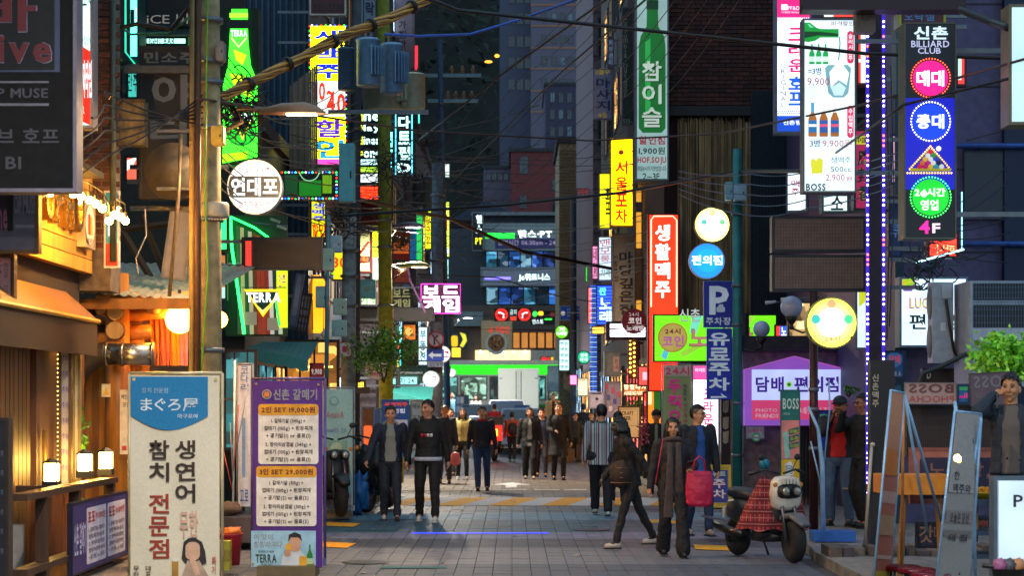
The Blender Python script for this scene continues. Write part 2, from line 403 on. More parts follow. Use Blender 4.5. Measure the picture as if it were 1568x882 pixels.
def building(name,label,x0,x1,d0,d1,h,mat,front=(),side=(),sx=None,cat='building',z0=0,roof=None,bands=None):
    """front / side: tuples (u0,u1,z0,z1,pane[,mull]) of windows"""
    t=thing(name,label,cat,((x0+x1)/2,(d0+d1)/2,ground(d0) if z0 == 0 else z0));t.location.z=0
    ox,oy=(x0+x1)/2,(d0+d1)/2
    m=MB(Matrix.Translation((-ox,-oy,0)));m.box(x0,x1,d0,d1,z0-.3 if z0 == 0 else z0,h,mat);m.build('wall',t)
    m=MB(Matrix.Translation((-ox,-oy,0)));rm=roof or D('2b2c30',.8,0,'concrete');m.box(x0-.12,x1+.12,d0-.12,d1+.12,h,h+.25,rm);m.build('parapet',t)
    for a in front: window(t,Matrix.Translation((-ox,d0-oy,0)),*a[:5],mull=a[5] if len(a) > 5 else 1)
    if sx is not None:
        s=1 if sx < 0 else -1  # outward normal along x is toward the street
        for a in side: window(t,Matrix.Translation((-ox,-oy,0)) @ sideT(sx,-s),*a[:5],mull=a[5] if len(a) > 5 else 1)
    if bands:
        bm_,zs=bands;m=MB(Matrix.Translation((-ox,-oy,0)))
        for z in zs: m.box(x0-.04,x1+.04,d0-.06,d1+.04,z,z+.18,bm_)
        m.build('string_course',t)
    t['ox']=ox;t['oy']=oy
    return t
DG=glass('10161c');WARM=interior('ffb45a',2.4);COOL=interior('a8d8ff',2.1);DIM=E('4a6a80',.35);DIMW=E('8a6a40',.4);TEAL=interior('2aa8b8',.5)
def at(t,m): m.T=Matrix.Translation((-t['ox'],-t['oy'],0));return m

# --- left, near: dark block over the cafe
bl=building('corner_building','dark corner building with a brick pier above the cafe',-10,-4.75,9,21.5,13,D('241d1a',.8,0,'concrete'),sx=-4.75,
    side=[(15,16.6,5,6.6,DG),(18,20,8.6,10.2,DG)])
m=at(bl,MB());m.box(-4.82,-4.42,21.56,22.1,3.0,12,D('6a5d50',.9,0,'concrete'));pier=m.build('pier',bl)
BR=[D(h,.8,0,'concrete',.2,20) for h in ('4a2b20','553126','3c2620','5c3a2a')]
brm=[]
for b_ in BR:
    q=MB();q.box(-.095,.095,-.012,.04,-.028,.028,b_);o=q.build('brick',pier);brm.append(o)
first={0,1,2,3};n=0
for r in range(40):
    z=3.5+r*.075
    for c in range(3):
        x=-4.72+c*.205-(.1 if r % 2 else 0)
        if x < -4.83 or x > -4.40: continue
        k=random.randrange(4)
        o=brm[n] if n < 4 else brm[k].copy()
        if n >= 4: C.objects.link(o)
        o.location=(x-bl['ox'],21.55-bl['oy']+random.uniform(-.003,.002),z);n += 1
# rusty box and pipes on the pier
m=MB();m.box(-.21,.21,0,.25,0,.5,D('7a6a45',.7,.2,'rust',.35));m.box(-.22,.22,-.01,.0,.47,.51,D('5b4a30',.7,.2,'rust'));
tag(m.build('junction_box',None,loc=P(192,221,22)),'rusty yellow metal box beside the brick pier','box')
m=MB();m.tube([P(173,0,21.5),P(173,400,21.5)],.035,D('4a5348',.5,.3),8);tag(m.build('drain_pipe',None,True),'grey drainpipe on the edge of the brick pier','pipe')
# --- cafe front (faces the street, seen edge-on)
cf=thing('cafe','yellow plank cafe front with brown awning and dark wooden door','shop',(-4.75,20,0));cf['ox']=-4.75;cf['oy']=20
WD=D('d0963c',.5,0,'wood',.12,5);WD2=D('c08a38',.5,0,'wood',.12,5);WB=D('4a2a14',.5,0,'wood',.2,6)
for i in range(7):
    m=at(cf,MB());m.box(-4.7,-4.6,18.2,21.5,3.18+i*.15,3.32+i*.15,(WD,WD2)[i % 2]);m.build('plank',cf)
m=at(cf,MB())  # awning over the door
A=[(-4.7,2.92),(-4.36,2.62),(-4.36,2.26),(-4.40,2.26),(-4.42,2.58),(-4.7,2.86)]
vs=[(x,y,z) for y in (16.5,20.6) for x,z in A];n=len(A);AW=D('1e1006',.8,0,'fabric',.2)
m.add(vs,[tuple(range(n)),tuple(range(2*n-1,n-1,-1))]+[(i,n+i,n+(i+1) % n,(i+1) % n) for i in range(1,n)],AW)
m.build('awning',cf)
m=at(cf,MB());m.add([(-4.69,16.5,2.935),(-4.35,16.5,2.635),(-4.35,20.6,2.635),(-4.69,20.6,2.935)],[(0,1,2,3)],D('6e4412',.7,0,'fabric',.2));m.build('awning_top',cf)  # top of the dark brown awning, light from above put into its colour
m=at(cf,MB());m.tube([(-4.345,16.5,2.62),(-4.345,20.6,2.62)],.025,D('c8912f',.5),6);m.build('awning_rail',cf)
m=at(cf,MB());m.box(-4.74,-4.66,19.2,20.3,0,2.3,WB);dr=m.build('door',cf)
m=at(cf,MB());m.tube([(-4.62,19.35,.8),(-4.62,19.35,1.5)],.02,D('b08a3a',.3,.9),6);m.build('handle',dr)
for i in range(14):
    m=at(cf,MB());m.box(-4.745,-4.70,16.9+i*.16,17.04+i*.16,0,2.5,D(('3c2412','4a2c16','33200f')[i % 3],.5,0,'wood',.2,6));m.build('wall_board',cf)
for i in range(8):
    m=at(cf,MB());m.box(-4.745,-4.70,20.35+i*.15,20.48+i*.15,0,2.7,D(('6a3f1c','5c3517','744722')[i % 3],.5,0,'wood',.2,6));m.build('wall_board',cf)
# raised metal letters on the planks: rings and bars, seen almost edge-on
GM=D('a8874a',.25,.9)
for k,ch in enumerate('OPHO'):
    m=MB();put_text(m,ch,0,.34,0,.46,0,GM,.04)
    vs=m.v;y=18.95+k*.44
    v2=[Vector((-4.50,y+a,3.55+c)) for a,b,c in vs]+[Vector((-4.60,y+a,3.55+c)) for a,b,c in vs]
    nn=len(vs);from collections import Counter
    ec=Counter(tuple(sorted((f[i],f[(i+1) % len(f)]))) for f in m.f for i in range(len(f)))
    q=at(cf,MB());q.add(v2,list(m.f)+[(a,b,b+nn,a+nn) for (a,b),c_ in ec.items() if c_ == 1],GM);q.build('raised_letter',cf)
lg=MSign('round_cafe_logo','round metal-rimmed cafe logo on the yellow plank front',(-4.52,20.95,3.42),.5,.5,None,90,.08,'b0a080',cat='sign')
lg.round(25,25,21,'e8e2d0');lg.patch(14,14,24,36,'d83a2a',y=-.015,r=2);lg.patch(25,16,35,36,'e8b820',y=-.015,r=2);lg.text('craft',12,38,38,44,'c02818')
bs=MSign('soju_wall_poster','blue and red poster with a white bottle at the end of the cafe front',(-4.4,21.54,3.25),.17,.85,D('2f9fc4',.5),0,.05,'d0d0d0',cat='poster')
bs.patch(1,58,16,83,'c23a2e');bottle(bs,8.5,8,50,8,'f0f0f0',.9,-.0125)
# lamp canopy and string of bulbs over the cafe
m=MB();m.box(-4.9,-4.25,16.6,20.4,4.1,4.16,D('1c1610',.6))
tag(m.build('cafe_canopy'),'dark flat canopy above the cafe string lights','canopy')
BULB=E('ffb040',260,True);bulbs=[(77,295,19),(102,292,19),(112,297,19),(124,300,19),(137,306,19),(147,312,19),(157,319,19),(167,338,19),(176,329,19),(185,332,19.5),(192,338,19.5),(88,289,18),(120,308,20.5),(181,322,20)]
for i,(px,py,dd) in enumerate(bulbs):
    p=P(px,py,dd);t=thing('pendant_bulb','glowing bare bulb hanging in the warm string over the cafe','bulb',p,0,'string of bulbs over the cafe')
    m=MB();m.ball((0,0,0),.037,BULB,6);m.build('glass_bulb',t,True)
    m=MB();m.tube([(0,0,.03),(0,0,.085)],.02,DARK,8);m.tube([(0,0,.08),(0,0,.16)],.006,DARK,4);m.build('socket',t)
m=MB();m.tube([Vector(P(a,b,c))+Vector((0,0,.16)) for a,b,c in sorted(bulbs[:11])],.01,DARK,4);tag(m.build('bulb_cable'),'black cable carrying the warm string of bulbs','cable')
# deck railing, lanterns
rl=thing('deck_railing','dark brown wooden railing in front of the cafe door','railing',(-4.15,19,0));rl['ox']=-4.15;rl['oy']=19
RB=D('3a2414',.5,0,'wood',.2,6)
for y in (17.3,18.6,20.2):
    m=at(rl,MB());m.box(-4.2,-4.1,y-.05,y+.05,0,.98,RB);m.build('post',rl)
for z in (.3,.94):
    m=at(rl,MB());m.box(-4.22,-4.08,16.5,20.3,z,z+.06,RB);m.build('rail',rl)
m=at(rl,MB());m.box(-4.95,-4.2,18.55,18.63,.92,.98,RB);m.build('rail',rl)
m=at(rl,MB());m.box(-4.74,-4.1,16,21.4,0,.12,D('4b3420',.6,0,'wood'));m.build('deck',rl)
LN=E('ffc860',60,True)
for px,py,dd,lb in ((79,738,18.6,'leftmost glowing lantern on the wooden railing post'),(130,722,19.6,'middle glowing lantern behind the purple menu board'),(162,718,20.2,'rightmost glowing lantern against the orange wooden wall')):
    t=thing('lantern',lb,'lantern',P(px,py+10,dd),0,'lanterns on the railing')
    m=MB();m.box(-.075,.075,-.075,.075,0,.07,DARK);m.build('base',t)
    m=MB();m.box(-.055,.055,-.055,.055,.07,.235,LN);m.build('lit_glass',t)
    m=MB();m.lathe([(.1,.236),(.02,.285)],DARK,n=4);m.build('cap',t)
    m=MB()
    for sx_,sy_ in ((-1,-1),(1,-1),(-1,1),(1,1)): m.box(sx_*.062-.006,sx_*.062+.006,sy_*.062-.006,sy_*.062+.006,.07,.236,DARK)
    m.build('frame',t)
mb_=MSign('purple_menu_board','long purple menu board with two white price panels on the railing',(-4.06,19.35,.16),2.6,.68,D('37306e',.5),90,.04,'1d1a30',cat='menu board')
for k,x0 in enumerate((62,158)):
    mb_.patch(x0,8,x0+88,62,'d8d0dc',r=3)
    mb_.text('포포',x0+4,12,x0+34,22,'c23a2a',off=.06);mb_.text('19,000원',x0+38,13,x0+82,21,'c23a2a')
    for r in range(5): mb_.text(('1. 갈매기살+껍데기','된장찌개+음료','2. 항아리삼겹살','껍데기+된장찌개','+ 공기밥 or 음료')[r],x0+6,27+r*6.6,x0+78,31.6+r*6.6,'3a3550')
mb_.text('신촌 갈매기',6,20,56,50,'c8c4e8',off=.03)
ms=Sign('vertical_menu_strip','tall narrow menu strip edged with tiny lights beside the cafe door',90,474,110,752,19.9,D('b0a4a0',.6),.05,'5a4628',cat='menu')
for i in range(9): ms.text('안주 메뉴',93,520+i*24,107,530+i*24,'6a5aa8')
ms.dots([(89,480+i*7) for i in range(39)],.9,'ffd060',6)
s_=Sign('white_menu_strip','plain white strip board next to the tall menu strip',111,540,124,738,20.6,D('bcb39c',.6),.03,'8a7a50',cat='board')
# --- log cabin
lc=thing('log_cabin','log built restaurant with corrugated roof and amber timber wall','building',(-5.5,25,0));lc['ox']=-5.5;lc['oy']=25
m=at(lc,MB());m.box(-9,-4.35,22.9,29,0,2.95,D('6b4418',.6,0,'wood',.2,4));m.build('wall',lc)
AM=[D(h,.5,0,'wood',.22,5) for h in ('a56a22','8c571a','b27a30','7a4a18')]
m=at(lc,MB());m.tube([(-4.52,22.5,0),(-4.53,22.5,3.25)],[.17,.13],AM[0],14);m.build('trunk_post',lc,True)
for (px,py,r,k) in ((152,457,.05,2),(154,475,.06,2),(176,478,.10,3),(176,506,.11,3),(150,545,.055,1),(231,472,.055,2),(163,452,.06,1),(205,456,.07,0)):
    p=P(px,py,22.32);m=at(lc,MB());m.tube([p,p+Vector((0,3.2,0))],r,AM[k],12);lg_=m.build('log',lc,True)
    m=at(lc,MB());m.tube([p+Vector((0,-.012,0)),p+Vector((0,-.002,0))],r*.93,D('c9a468',.7,0,'wood'),12);m.build('cut_end',lg_)
for (xa,ya,xb,yb,r) in ((150,468,290,455,.07),(148,490,290,476,.065),(190,512,232,508,.09),(190,530,222,528,.08),(196,545,240,540,.07),(152,522,172,522,.1)):
    m=at(lc,MB());m.tube([P(xa,ya,22.7),P(xb,yb,22.7)],r,AM[(xa+ya) % 4],10);m.build('log',lc,True)
for i in range(9):
    m=at(lc,MB());m.box(-4.98+i*.083,-4.90+i*.083,22.84,22.9,0,2.45,AM[i % 4]);m.build('wall_board',lc)
m=at(lc,MB());n=60;vs=[]  # corrugated roof
for j,(y,z) in enumerate(((22.0,3.06),(27.5,3.72))):
    for i in range(n+1): vs.append((-5.6+2.1*i/n,y,z-.15*i/n*(1-j)+.018*math.sin(i*1.9)))
m.add(vs,[(i,i+1,n+2+i,n+1+i) for i in range(n)],D('9a9484',.5,.3,'rust',.2));m.build('roof_sheet',lc)
m=at(lc,MB());m.box(-5.6,-3.5,21.98,22.05,2.82,2.94,AM[1]);m.build('eaves_board',lc)
# dark trusses in the gap above the cabin
for k,(a,b,c_,e) in enumerate(((215,330,262,440),(150,355,290,340),(178,300,178,450),(160,310,240,440))):
    m=at(lc,MB());m.tube([P(a,b,25),P(c_,e,25)],.05,D('3a2a14',.7),6);m.build('truss',lc)
m=MB();m.box(-9,-4.1,30,30.1,0,12,D('2a2620',.9,0,'concrete'));tag(m.build('rear_wall'),'dark rear wall rising behind the log cabin','wall')
# duct
t=thing('exhaust_duct','shiny silver exhaust duct with a black flexible elbow','duct',P(200,560,22.1))
m=MB();L=74*22.1/F;m.tube([(-L/2,0,.13),(L/2-.02,0,.13)],.125,D('a8a49a',.28,.95),22);m.build('pipe',t,True)
for a in (-L/2,-L/6,L/2-.03):
    m=MB();m.tube([(a,0,.13),(a+.02,0,.13)],.135,D('8f8b80',.3,.95),22);m.build('pipe_joint',t,True)
m=MB();pts=[];rs=[]
for i in range(40):
    q=i/39;pts.append((-L/2-.42*math.sin(q*PI/2),0,.13-.55*(1-math.cos(q*PI/2))));rs.append(.13+.012*(i % 2))
m.tube(pts,rs,D('2a2420',.5),16);m.build('flexible_elbow',t,True)
# hanging orange cloth panels and globe lamp
for px,c_ in ((236,'c07030'),(252,'b85f50'),(268,'c87828'),(280,'a8607a')):
    p=P(px,560,23.0);m=MB();w_=15*23/F;h=100*23/F;n=6
    vs=[(-w_/2+w_*i/n,.03*math.sin(i*2+j),h*j/5) for j in range(6) for i in range(n+1)]
    m.add(vs,[(j*(n+1)+i,j*(n+1)+i+1,(j+1)*(n+1)+i+1,(j+1)*(n+1)+i) for j in range(5) for i in range(n)],D(c_,.8,0,'fabric'))
    tag(m.build('cloth_panel',None,True,p),'orange and mauve cloth panel hanging beside the glowing globe','curtain','cloth panels under the cabin eaves')
t=thing('globe_lamp','large glowing orange globe lamp behind the concrete pole','lamp',P(275,510,22.6))
m=MB();m.ball((0,0,.16),.165,E('ff9a30',30,True),12);m.build('lit_globe',t,True);m=MB();m.tube([(0,0,.3),(0,0,.5)],.02,DARK,8);m.build('stem',t)
t=thing('globe_lamp','second small orange globe lamp just right of the concrete pole','lamp',P(336,510,23.5))
m=MB();m.ball((0,0,.16),.1,E('ff9a30',20,True),10);m.build('lit_globe',t,True);m=MB();m.tube([(0,0,.25),(0,0,.5)],.02,DARK,8);m.build('stem',t)
s_=Sign('notice_poster','white paper notice on the amber timber wall left of the tuna banner',184,597,202,696,22.2,D('cfc6b2',.7),.01,'cfc6b2',rim=.004,cat='poster')
s_.text('체인점',186,604,200,612,'333333');s_.text('모집',188,616,199,624,'333333');s_.patch(187,683,194,690,'c0302a')
s_=Sign('warning_sticker','small triangular yellow warning sticker on the log post',156,588,169,608,22.2,D('d8cfae',.7),.01,'d8cfae',rim=.004)
s_.patch(0,0,0,0,'e0b020',poly=[(158,605),(167,605),(162.5,592)])
s_=Sign('leaning_white_board','white board leaning behind the globe lamp stem',247,318,283,428,23,D('6a6460',.6),.04,'5d5850',yaw=20,cat='board')
s_.t.rotation_euler=(0,math.radians(8),math.radians(10))

# --- left row further down
bw=D('c4c8c8',.6)
l3=building('teal_shopfront','low shop with teal glass front beyond the log cabin',-9,-4.35,30.1,37.8,6.4,D('23484c',.6,.2),sx=-4.35,side=[(30.3,32.2,.4,2.4,TEAL,1),(32.5,35.5,.4,2.4,TEAL,2),(35.8,37.6,.4,2.4,WARM,1)])
l4=building('slate_blue_building','tall slate blue building with vertical metal cladding',-12,-3.95,38,50,18,D('1a2c3c',.45,.3),sx=-3.95,
    side=[(39+2.6*i,40.8+2.6*i,4+3*j,5.6+3*j,(DG,DIM,DG,DIMW)[(i*3+j) % 4]) for i in range(4) for j in range(4)])
m=at(l4,MB())
for i in range(34): m.box(-7.9+i*.117,-7.86+i*.117,37.96,38,3,18,D('2c4a60',.4,.4))
stuff(m.build('cladding_ribs',l4))
l5=building('grey_tiled_building','tall grey tiled building behind the transformers',-12,-3.5,50.3,63,20,D('5c5560',.7,0,'concrete'),front=[(-4.6,-3.8,8+3*j,9.4+3*j,(DG,DIM)[j % 2]) for j in range(4)],sx=-3.5,
    side=[(51+3*i,53+3*i,3.6+3*j,5.2+3*j,(DG,COOL,DG,DIMW)[(i*3+j) % 4]) for i in range(4) for j in range(5)])
l6=building('mauve_block','mauve rendered block at the far left end of the street',-12,-3.1,63.3,84,10.5,D('57505e',.7,0,'concrete'),front=[(-3.95,-3.3,5,6.5,DIM)],sx=-3.1,
    side=[(64+3*i,66+3*i,3.6+3*j,5.2+3*j,(COOL,DG,WARM,DG)[(i+j) % 4]) for i in range(6) for j in range(2)])
for k,(y0,y1,c_,lb) in enumerate(((38.2,43,WARM,'warm glowing shop window below the slate blue building'),(43.5,49.5,COOL,'cool white shop window below the slate blue building'),(51,56,WARM,'amber shop window below the grey tiled building'),(57,62,COOL,'white shop window below the grey tiled building'),(64,72,COOL,'white shop window under the mauve block'),(73,83,WARM,'amber shop window under the mauve block'))):
    x=(-3.95,-3.95,-3.5,-3.5,-3.1,-3.1)[k];z=ground(y0)
    t=thing('shop_window',lb,'shop window',(x,(y0+y1)/2,z));m=MB();m.box(.01,.05,y0-(y0+y1)/2,y1-(y0+y1)/2,.5,2.5,c_);m.build('lit_pane',t)
    m=MB()
    for i in range(5): q=-(y1-y0)/2+(y1-y0)*i/4;m.box(.0,.09,q-.04,q+.04,.1,2.6,DARK)
    m.box(0,.1,-(y1-y0)/2,(y1-y0)/2,2.5,2.62,DARK);m.build('frame',t)
# --- right side
r1=building('purple_grey_building','purple grey panelled building above the convenience store corner',5.3,14,27.2,37.8,16,D('4a4466',.6,.1,'concrete',.12),sx=5.3,
    side=[(29,31,6+3*j,7.6+3*j,(DG,DIM)[j % 2]) for j in range(3)])
m=at(r1,MB())
for i in range(14): m.box(5.3,14,27.185,27.2,.4+i*1.15,.415+i*1.15,BLACK)
m.box(6.8,7.3,27.05,27.2,0,16,D('0c1a38',.4,.3));m.box(5.3,5.42,27.1,27.2,0,16,D('1c3a48',.5,.3));m.build('panel_joints',r1)
for z in (3.95,5.3):
    m=at(r1,MB());m.tube([(6.1,26.95,z),(9,26.95,z)],.04,D('2a52a0',.4,.4),8);m.build('blue_pipe',r1,True)
r2=building('red_brick_building','red brick building with a bamboo screen behind the parking signs',2.95,9,38,50,16,D('2e1614',.85,0,'concrete'),sx=2.95,side=[(40,42,3.5,5,DIMW),(44,46,3.5,5,WARM)])
m=at(r2,MB());r=0;z=7.45
mort=None
while z < 10.2:
    x=2.97-(.12 if r % 2 else 0)
    while x < 5.35:
        a=max(x,2.96);b=min(x+.22,5.3)
        if b > a: m.box(a,b,37.965+random.uniform(0,.01),38.02,z,z+.068,[D(h,.8,0,'concrete',.2,20) for h in ('4c2a26','402420','563029')][random.randrange(3)])
        x += .235
    z += .082;r += 1
stuff(m.build('brick_courses',r2))
m=at(r2,MB());m.box(2.96,4.6,37.75,37.95,7.3,7.48,DARK)
BM=[D(h,.6,0,'wood',.3,10) for h in ('947a54','7c6648','a48a62','6a5a46')]
for i in range(64):
    x=3.2+i*.0222;m.tube([(x,37.85+random.uniform(-.02,.02),2.9),(x+random.uniform(-.01,.01),37.85,7.3+random.uniform(-.15,.02))],.0115,BM[random.randrange(4)],5)
stuff(m.build('bamboo_screen',r2))
m=at(r2,MB())
for i in range(26): m.box(4.64+i*.028,4.652+i*.028,37.9,37.96,2.9,7.8,D('1f2a36',.4,.4))
m.box(4.62,5.36,37.93,37.99,2.9,7.8,D('182230',.5,.3));stuff(m.build('metal_cladding',r2))
r3=building('warm_sided_building','narrow beige sided building behind the red vertical sign',3.0,9,50.3,66,20,D('50402f',.7,0,'concrete'),front=[(3.3,3.9,5+3*j,6.3+3*j,(WARM,DIMW)[j % 2]) for j in range(4)],sx=3.0,side=[(52+3*i,54+3*i,3.6+3*j,5+3*j,(WARM,DG,DIMW)[(i+j) % 3]) for i in range(4) for j in range(4)])
r4=building('pink_grey_building','pink grey panelled building with a grid of joints',2.75,9,66.5,84,22,D('6c5a62',.7,0,'concrete'),sx=2.75,front=[(2.95,3.6,10.5,11.8,DG),(2.95,3.6,13.5,14.8,DG)])
m=at(r4,MB())
for i in range(40): m.box(2.74,5,66.47,66.5,1+i*.5,1.02+i*.5,D('3a3038',.8))
stuff(m.build('panel_joints',r4))
r5=building('ribbed_concrete_building','ribbed beige concrete building at the far right corner',2.05,9,85,93,13,D('8a7452',.7,0,'concrete'))
m=at(r5,MB())
for i in range(70): m.box(2.04,4.5,84.94,85,3+i*.14,3.05+i*.14,D('6e5c42',.7))
stuff(m.build('ribs',r5))
for k,(y0,y1,c_,lb) in enumerate(((39,44,WARM,'orange glowing bar window under the brick building'),(44.5,49.5,interior('ff5040',2),'red glowing bar window under the brick building'),(52,58,WARM,'amber shop window under the beige sided building'),(59,65,COOL,'white shop window under the beige sided building'),(67,75,WARM,'amber shop window under the pink grey building'),(76,83.5,COOL,'white shop window under the pink grey building'))):
    x=(2.95,2.95,3.0,3.0,2.75,2.75)[k];z=ground(y0)
    t=thing('shop_window',lb,'shop window',(x,(y0+y1)/2,z));m=MB();m.box(-.05,-.01,y0-(y0+y1)/2,y1-(y0+y1)/2,.4,2.6,c_);m.build('lit_pane',t)
    m=MB()
    for i in range(5): q=-(y1-y0)/2+(y1-y0)*i/4;m.box(-.09,0,q-.04,q+.04,.1,2.6,DARK)
    m.box(-.1,0,-(y1-y0)/2,(y1-y0)/2,2.6,2.72,DARK);m.build('frame',t)
# --- far end, across the main road
fy=106;k_=fy/F
fb=thing('fitness_building','glassy commercial block with gym floors facing down the street','building',(X(790,fy),fy,.5));fb['ox']=X(790,fy);fb['oy']=fy
def fx(a): return X(a,fy)
def fz(a): return Z(a,fy)-.5
def fpart(name,x0,x1,y0,y1,mt,o0=0,o1=.4,sm=False):
    m=MB(Matrix.Translation((-fb['ox'],0,0)));m.box(fx(x0),fx(x1),-o1,-o0,fz(y1),fz(y0),mt);return m.build(name,fb)
fpart('wall',560,1010,350,670,D('3a4048',.6,.1),-8,0)
fpart('upper_wall',722,884,328,470,D('3a4048',.6,.1),-7.9,.05)
GW=D('8d9a98',.5,.1);fpart('sign_band',738,878,343,384,GW,.1,.5);fpart('sign_band',736,865,410,440,GW,.1,.5)
fpart('floor_slab',722,884,326,331,D('70787c',.5),0,.6)
for (a,b,c_,e) in ((745,850,386,409),(745,860,441,466)):
    for i in range(6):
        u0=a+(b-a)*i/6;u1=u0+(b-a)/6-2;wn=fpart('window',u0-.6,u1+.6,c_-.6,e+.6,D('20262c',.4,.4),.06,.12)
        q=MB(Matrix.Translation((-fb['ox'],0,0)));q.box(fx(u0),fx(u1),-.2,-.13,fz(e),fz(c_),interior(('2858b0','1c3a7a','3a8ab0','14344a','2a6ac0','4a7a90')[(i+int(a+e)) % 6],.9,1.1));q.build('pane',wn)
fpart('lower_wall',690,880,468,560,D('5a4e44',.7),.1,.3)
for i in range(7): fpart('balcony_post',783+i*12.5,786+i*12.5,508,535,D('4a1c1c',.5),.4,.6)
fpart('balcony_rail',783,862,505,509,D('4a1c1c',.5),.35,.65);fpart('balcony_glow',785,860,510,533,E('ffa850',.5),.32,.34)
fpart('lit_fascia',728,812,537,560,E('ffe0a8',1.1,True),.5,.8);fpart('shop_fascia',812,850,537,560,D('c0b0a0',.5),.5,.8)
for i in range(5): 
    m=MB(Matrix.Translation((-fb['ox'],0,0)));m.ball((fx(736+i*17),-.9,fz(540)),.07,E('fff0c0',8),5);m.build('downlight',fb)
fpart('grey_roof',695,740,478,500,D('7a8684',.6),.3,.6)
fs=Sign('gym_hours_banner','grey fascia with glowing white gym letters and a purple hours banner',742,345,880,384,fy-.9,D('8d9a98',.5),.2,'6a7270')
fs.patch(742,357,788,365,'20ff40',2.2,name='green_tube');fs.patch(858,356,879,362,'20ff40',2.2,name='green_tube');fs.text('헬스·PT',793,352,845,364,'e8ffff',2.5,.05)
fs.patch(758,365,878,381,'4a3c74');fs.text('영업시간 06:30am - 24:30pm',762,367,874,377,'b0a8d0',.5)
fs=Sign('fitness_band_sign','pale fascia with a violet light tube and white lettering above the windows',738,411,864,438,fy-.9,D('9a9aa4',.5),.2,'70707a')
fs.patch(742,424,782,428,'6a60ff',3,name='violet_tube');fs.text('Jc휘트니스',794,419,842,431,'d8ffff',2.2,.05)
fs=Sign('gym_blade_sign','narrow vertical black sign with white letters and yellow PT',723,325,740,384,fy-2,D('16181c',.5),.3,'8a8f90')
fs.text('헬스',729,328,738,358,'d8ffff',1.8,.05,True);fs.text('PT',728,364,738,374,'e8e820',2,.06)
fs=Sign('noodle_price_poster','huge brown food poster showing a bowl and a red price',736,490,785,536,fy-1.2,D('dcb080',.6),.1,'8a6a48',cat='poster')
fs.round(760,526,17,'d8ccb8',y=-.02);fs.round(760,525,13,'9a5a30',y=-.026)
for i in range(26): fs.round(760+random.uniform(-10,10),525+random.uniform(-8,8),1.7,('c98a4a','7a4420','d8a868')[i % 3],y=-.03)
fs.text('4,900',748,500,780,513,'e03820',.9)
for px,flip in ((768,False),(803,True)):
    fs=Sign('turn_ban_sign','left glowing red no turn sign over the junction' if px == 768 else 'right glowing red no turn sign over the junction',px-11,472,px+11,492,84,D('120808',.5),.2,'1a1a1a')
    fs.round(px,482,9.6,'ff2a20',1.6);fs.round(px,482,6.6,'c01010',.9,y=-.02)
    pts=[(px+3,487),(px+3,481),(px-1,479),(px-5,479)] if not flip else [(px-3,487),(px-3,481),(px+1,479),(px+5,479)]
    fs.line(pts,1.1,'f0f8ff',1.8,name='arrow')
fs=Sign('crossing_word_panel','small red lettered panel between the two no turn signs',780,472,792,492,84,D('30302c',.5),.2,'1a1a1a');fs.patch(781,484,791,491,'e04030',1);fs.text('금지',781,474,791,482,'e0ffff',1)
fs=Sign('traffic_light','horizontal traffic light with green and amber lamps lit',815,476,850,486,96,D('101010',.5),.2,'101010',cat='traffic light')
fs.round(819,481,4,'30ff50',2.5);fs.round(828,480,4,'ffb020',2.5);fs.round(846,482,4,'702018',.8)
fs=Sign('green_word_sign','small shop sign with white letters and green bar under the traffic light',812,487,850,498,104,D('181a18',.5),.2);fs.text('연스토',815,489,832,496,'e8ffff',1.5);fs.patch(834,487.5,845,490,'30e040',2)
fs=Sign('blue_route_sign','blue overhead direction sign with two small roundels',857,468,899,491,80,D('1c4fae',.5),.06,'8a9098')
for a in (862,893): fs.round(a,480,3.3,'d8d8d0',.5)
for i in range(3): fs.text('신촌로 연세로',868,472+i*5,888,475+i*5,'c8d8f0')
fs=Sign('banana_sign','curved yellow and blue shop emblem on the far left corner',689,508,716,534,100,D('485058',.5),.2);fs.patch(0,0,0,0,'e8e040',1,poly=[(704,509),(713,512),(715,522),(709,532),(704,530),(709,520)]);fs.patch(691,514,701,531,'f0c820',1,r=3)
fs=Sign('yellow_lamp_sign','yellow lit box sign on the far left corner',691,532,706,548,99,('ffc030',1.6),.3)
fs=Sign('red_lobster_sign','small red and yellow emblem sign above the bus',827,546,848,554,104,D('b0a090',.5),.1);fs.round(833,550,3.4,'ff2020',1.5);fs.round(840,550,2.6,'e01818',1.2);fs.patch(844,547,848,554,'f0c020',1.2)
# blue gable roof, terracotta house, apartment tower
m=MB();m.prism([(X(690,118),Z(336,118)),(X(800,118),Z(336,118)),(X(745,118),Z(306,118))],0,6,D('18283c',.6));tag(m.build('gable_roof',None,loc=(0,118,0)),'dark blue gable roof behind the gym sign','roof')
rb=building('terracotta_house','dusky red apartment house with a few dark windows',X(782,140),X(878,140),140,152,Z(232,140),D('6a2c2c',.8,0,'concrete'),front=[(X(a,140),X(b,140),Z(e,140),Z(c_,140),DG) for a,b,c_,e in ((796,808,240,265),(848,854,238,252),(846,856,275,290),(796,806,300,318),(846,856,310,325))])
wb=building('low_white_house','low grey house beside the dusky red one',X(740,150),X(786,150),150,158,Z(258,150),D('5a5666',.8),front=[(X(745+i*9,150),X(751+i*9,150),Z(275,150),Z(265,150),DG) for i in range(4)])
gb=building('mauve_terrace','grey terrace house with a bay of tall windows',X(878,145),X(912,145),145,155,Z(240,145),D('54505e',.8),front=[(X(882+i*7,145),X(887+i*7,145),Z(280,145),Z(250,145),DG,0) for i in range(4)])
mz=building('hillside_house','dark two storey house below the apartment tower',X(835,190),X(925,190),190,205,Z(130,190),D('38344a',.8),front=[(X(843+i*13,190),X(849+i*13,190),Z(c_+14,190),Z(c_,190),(DG,DIM,DG)[(i+c_) % 3]) for i in range(6) for c_ in (142,168,194)])
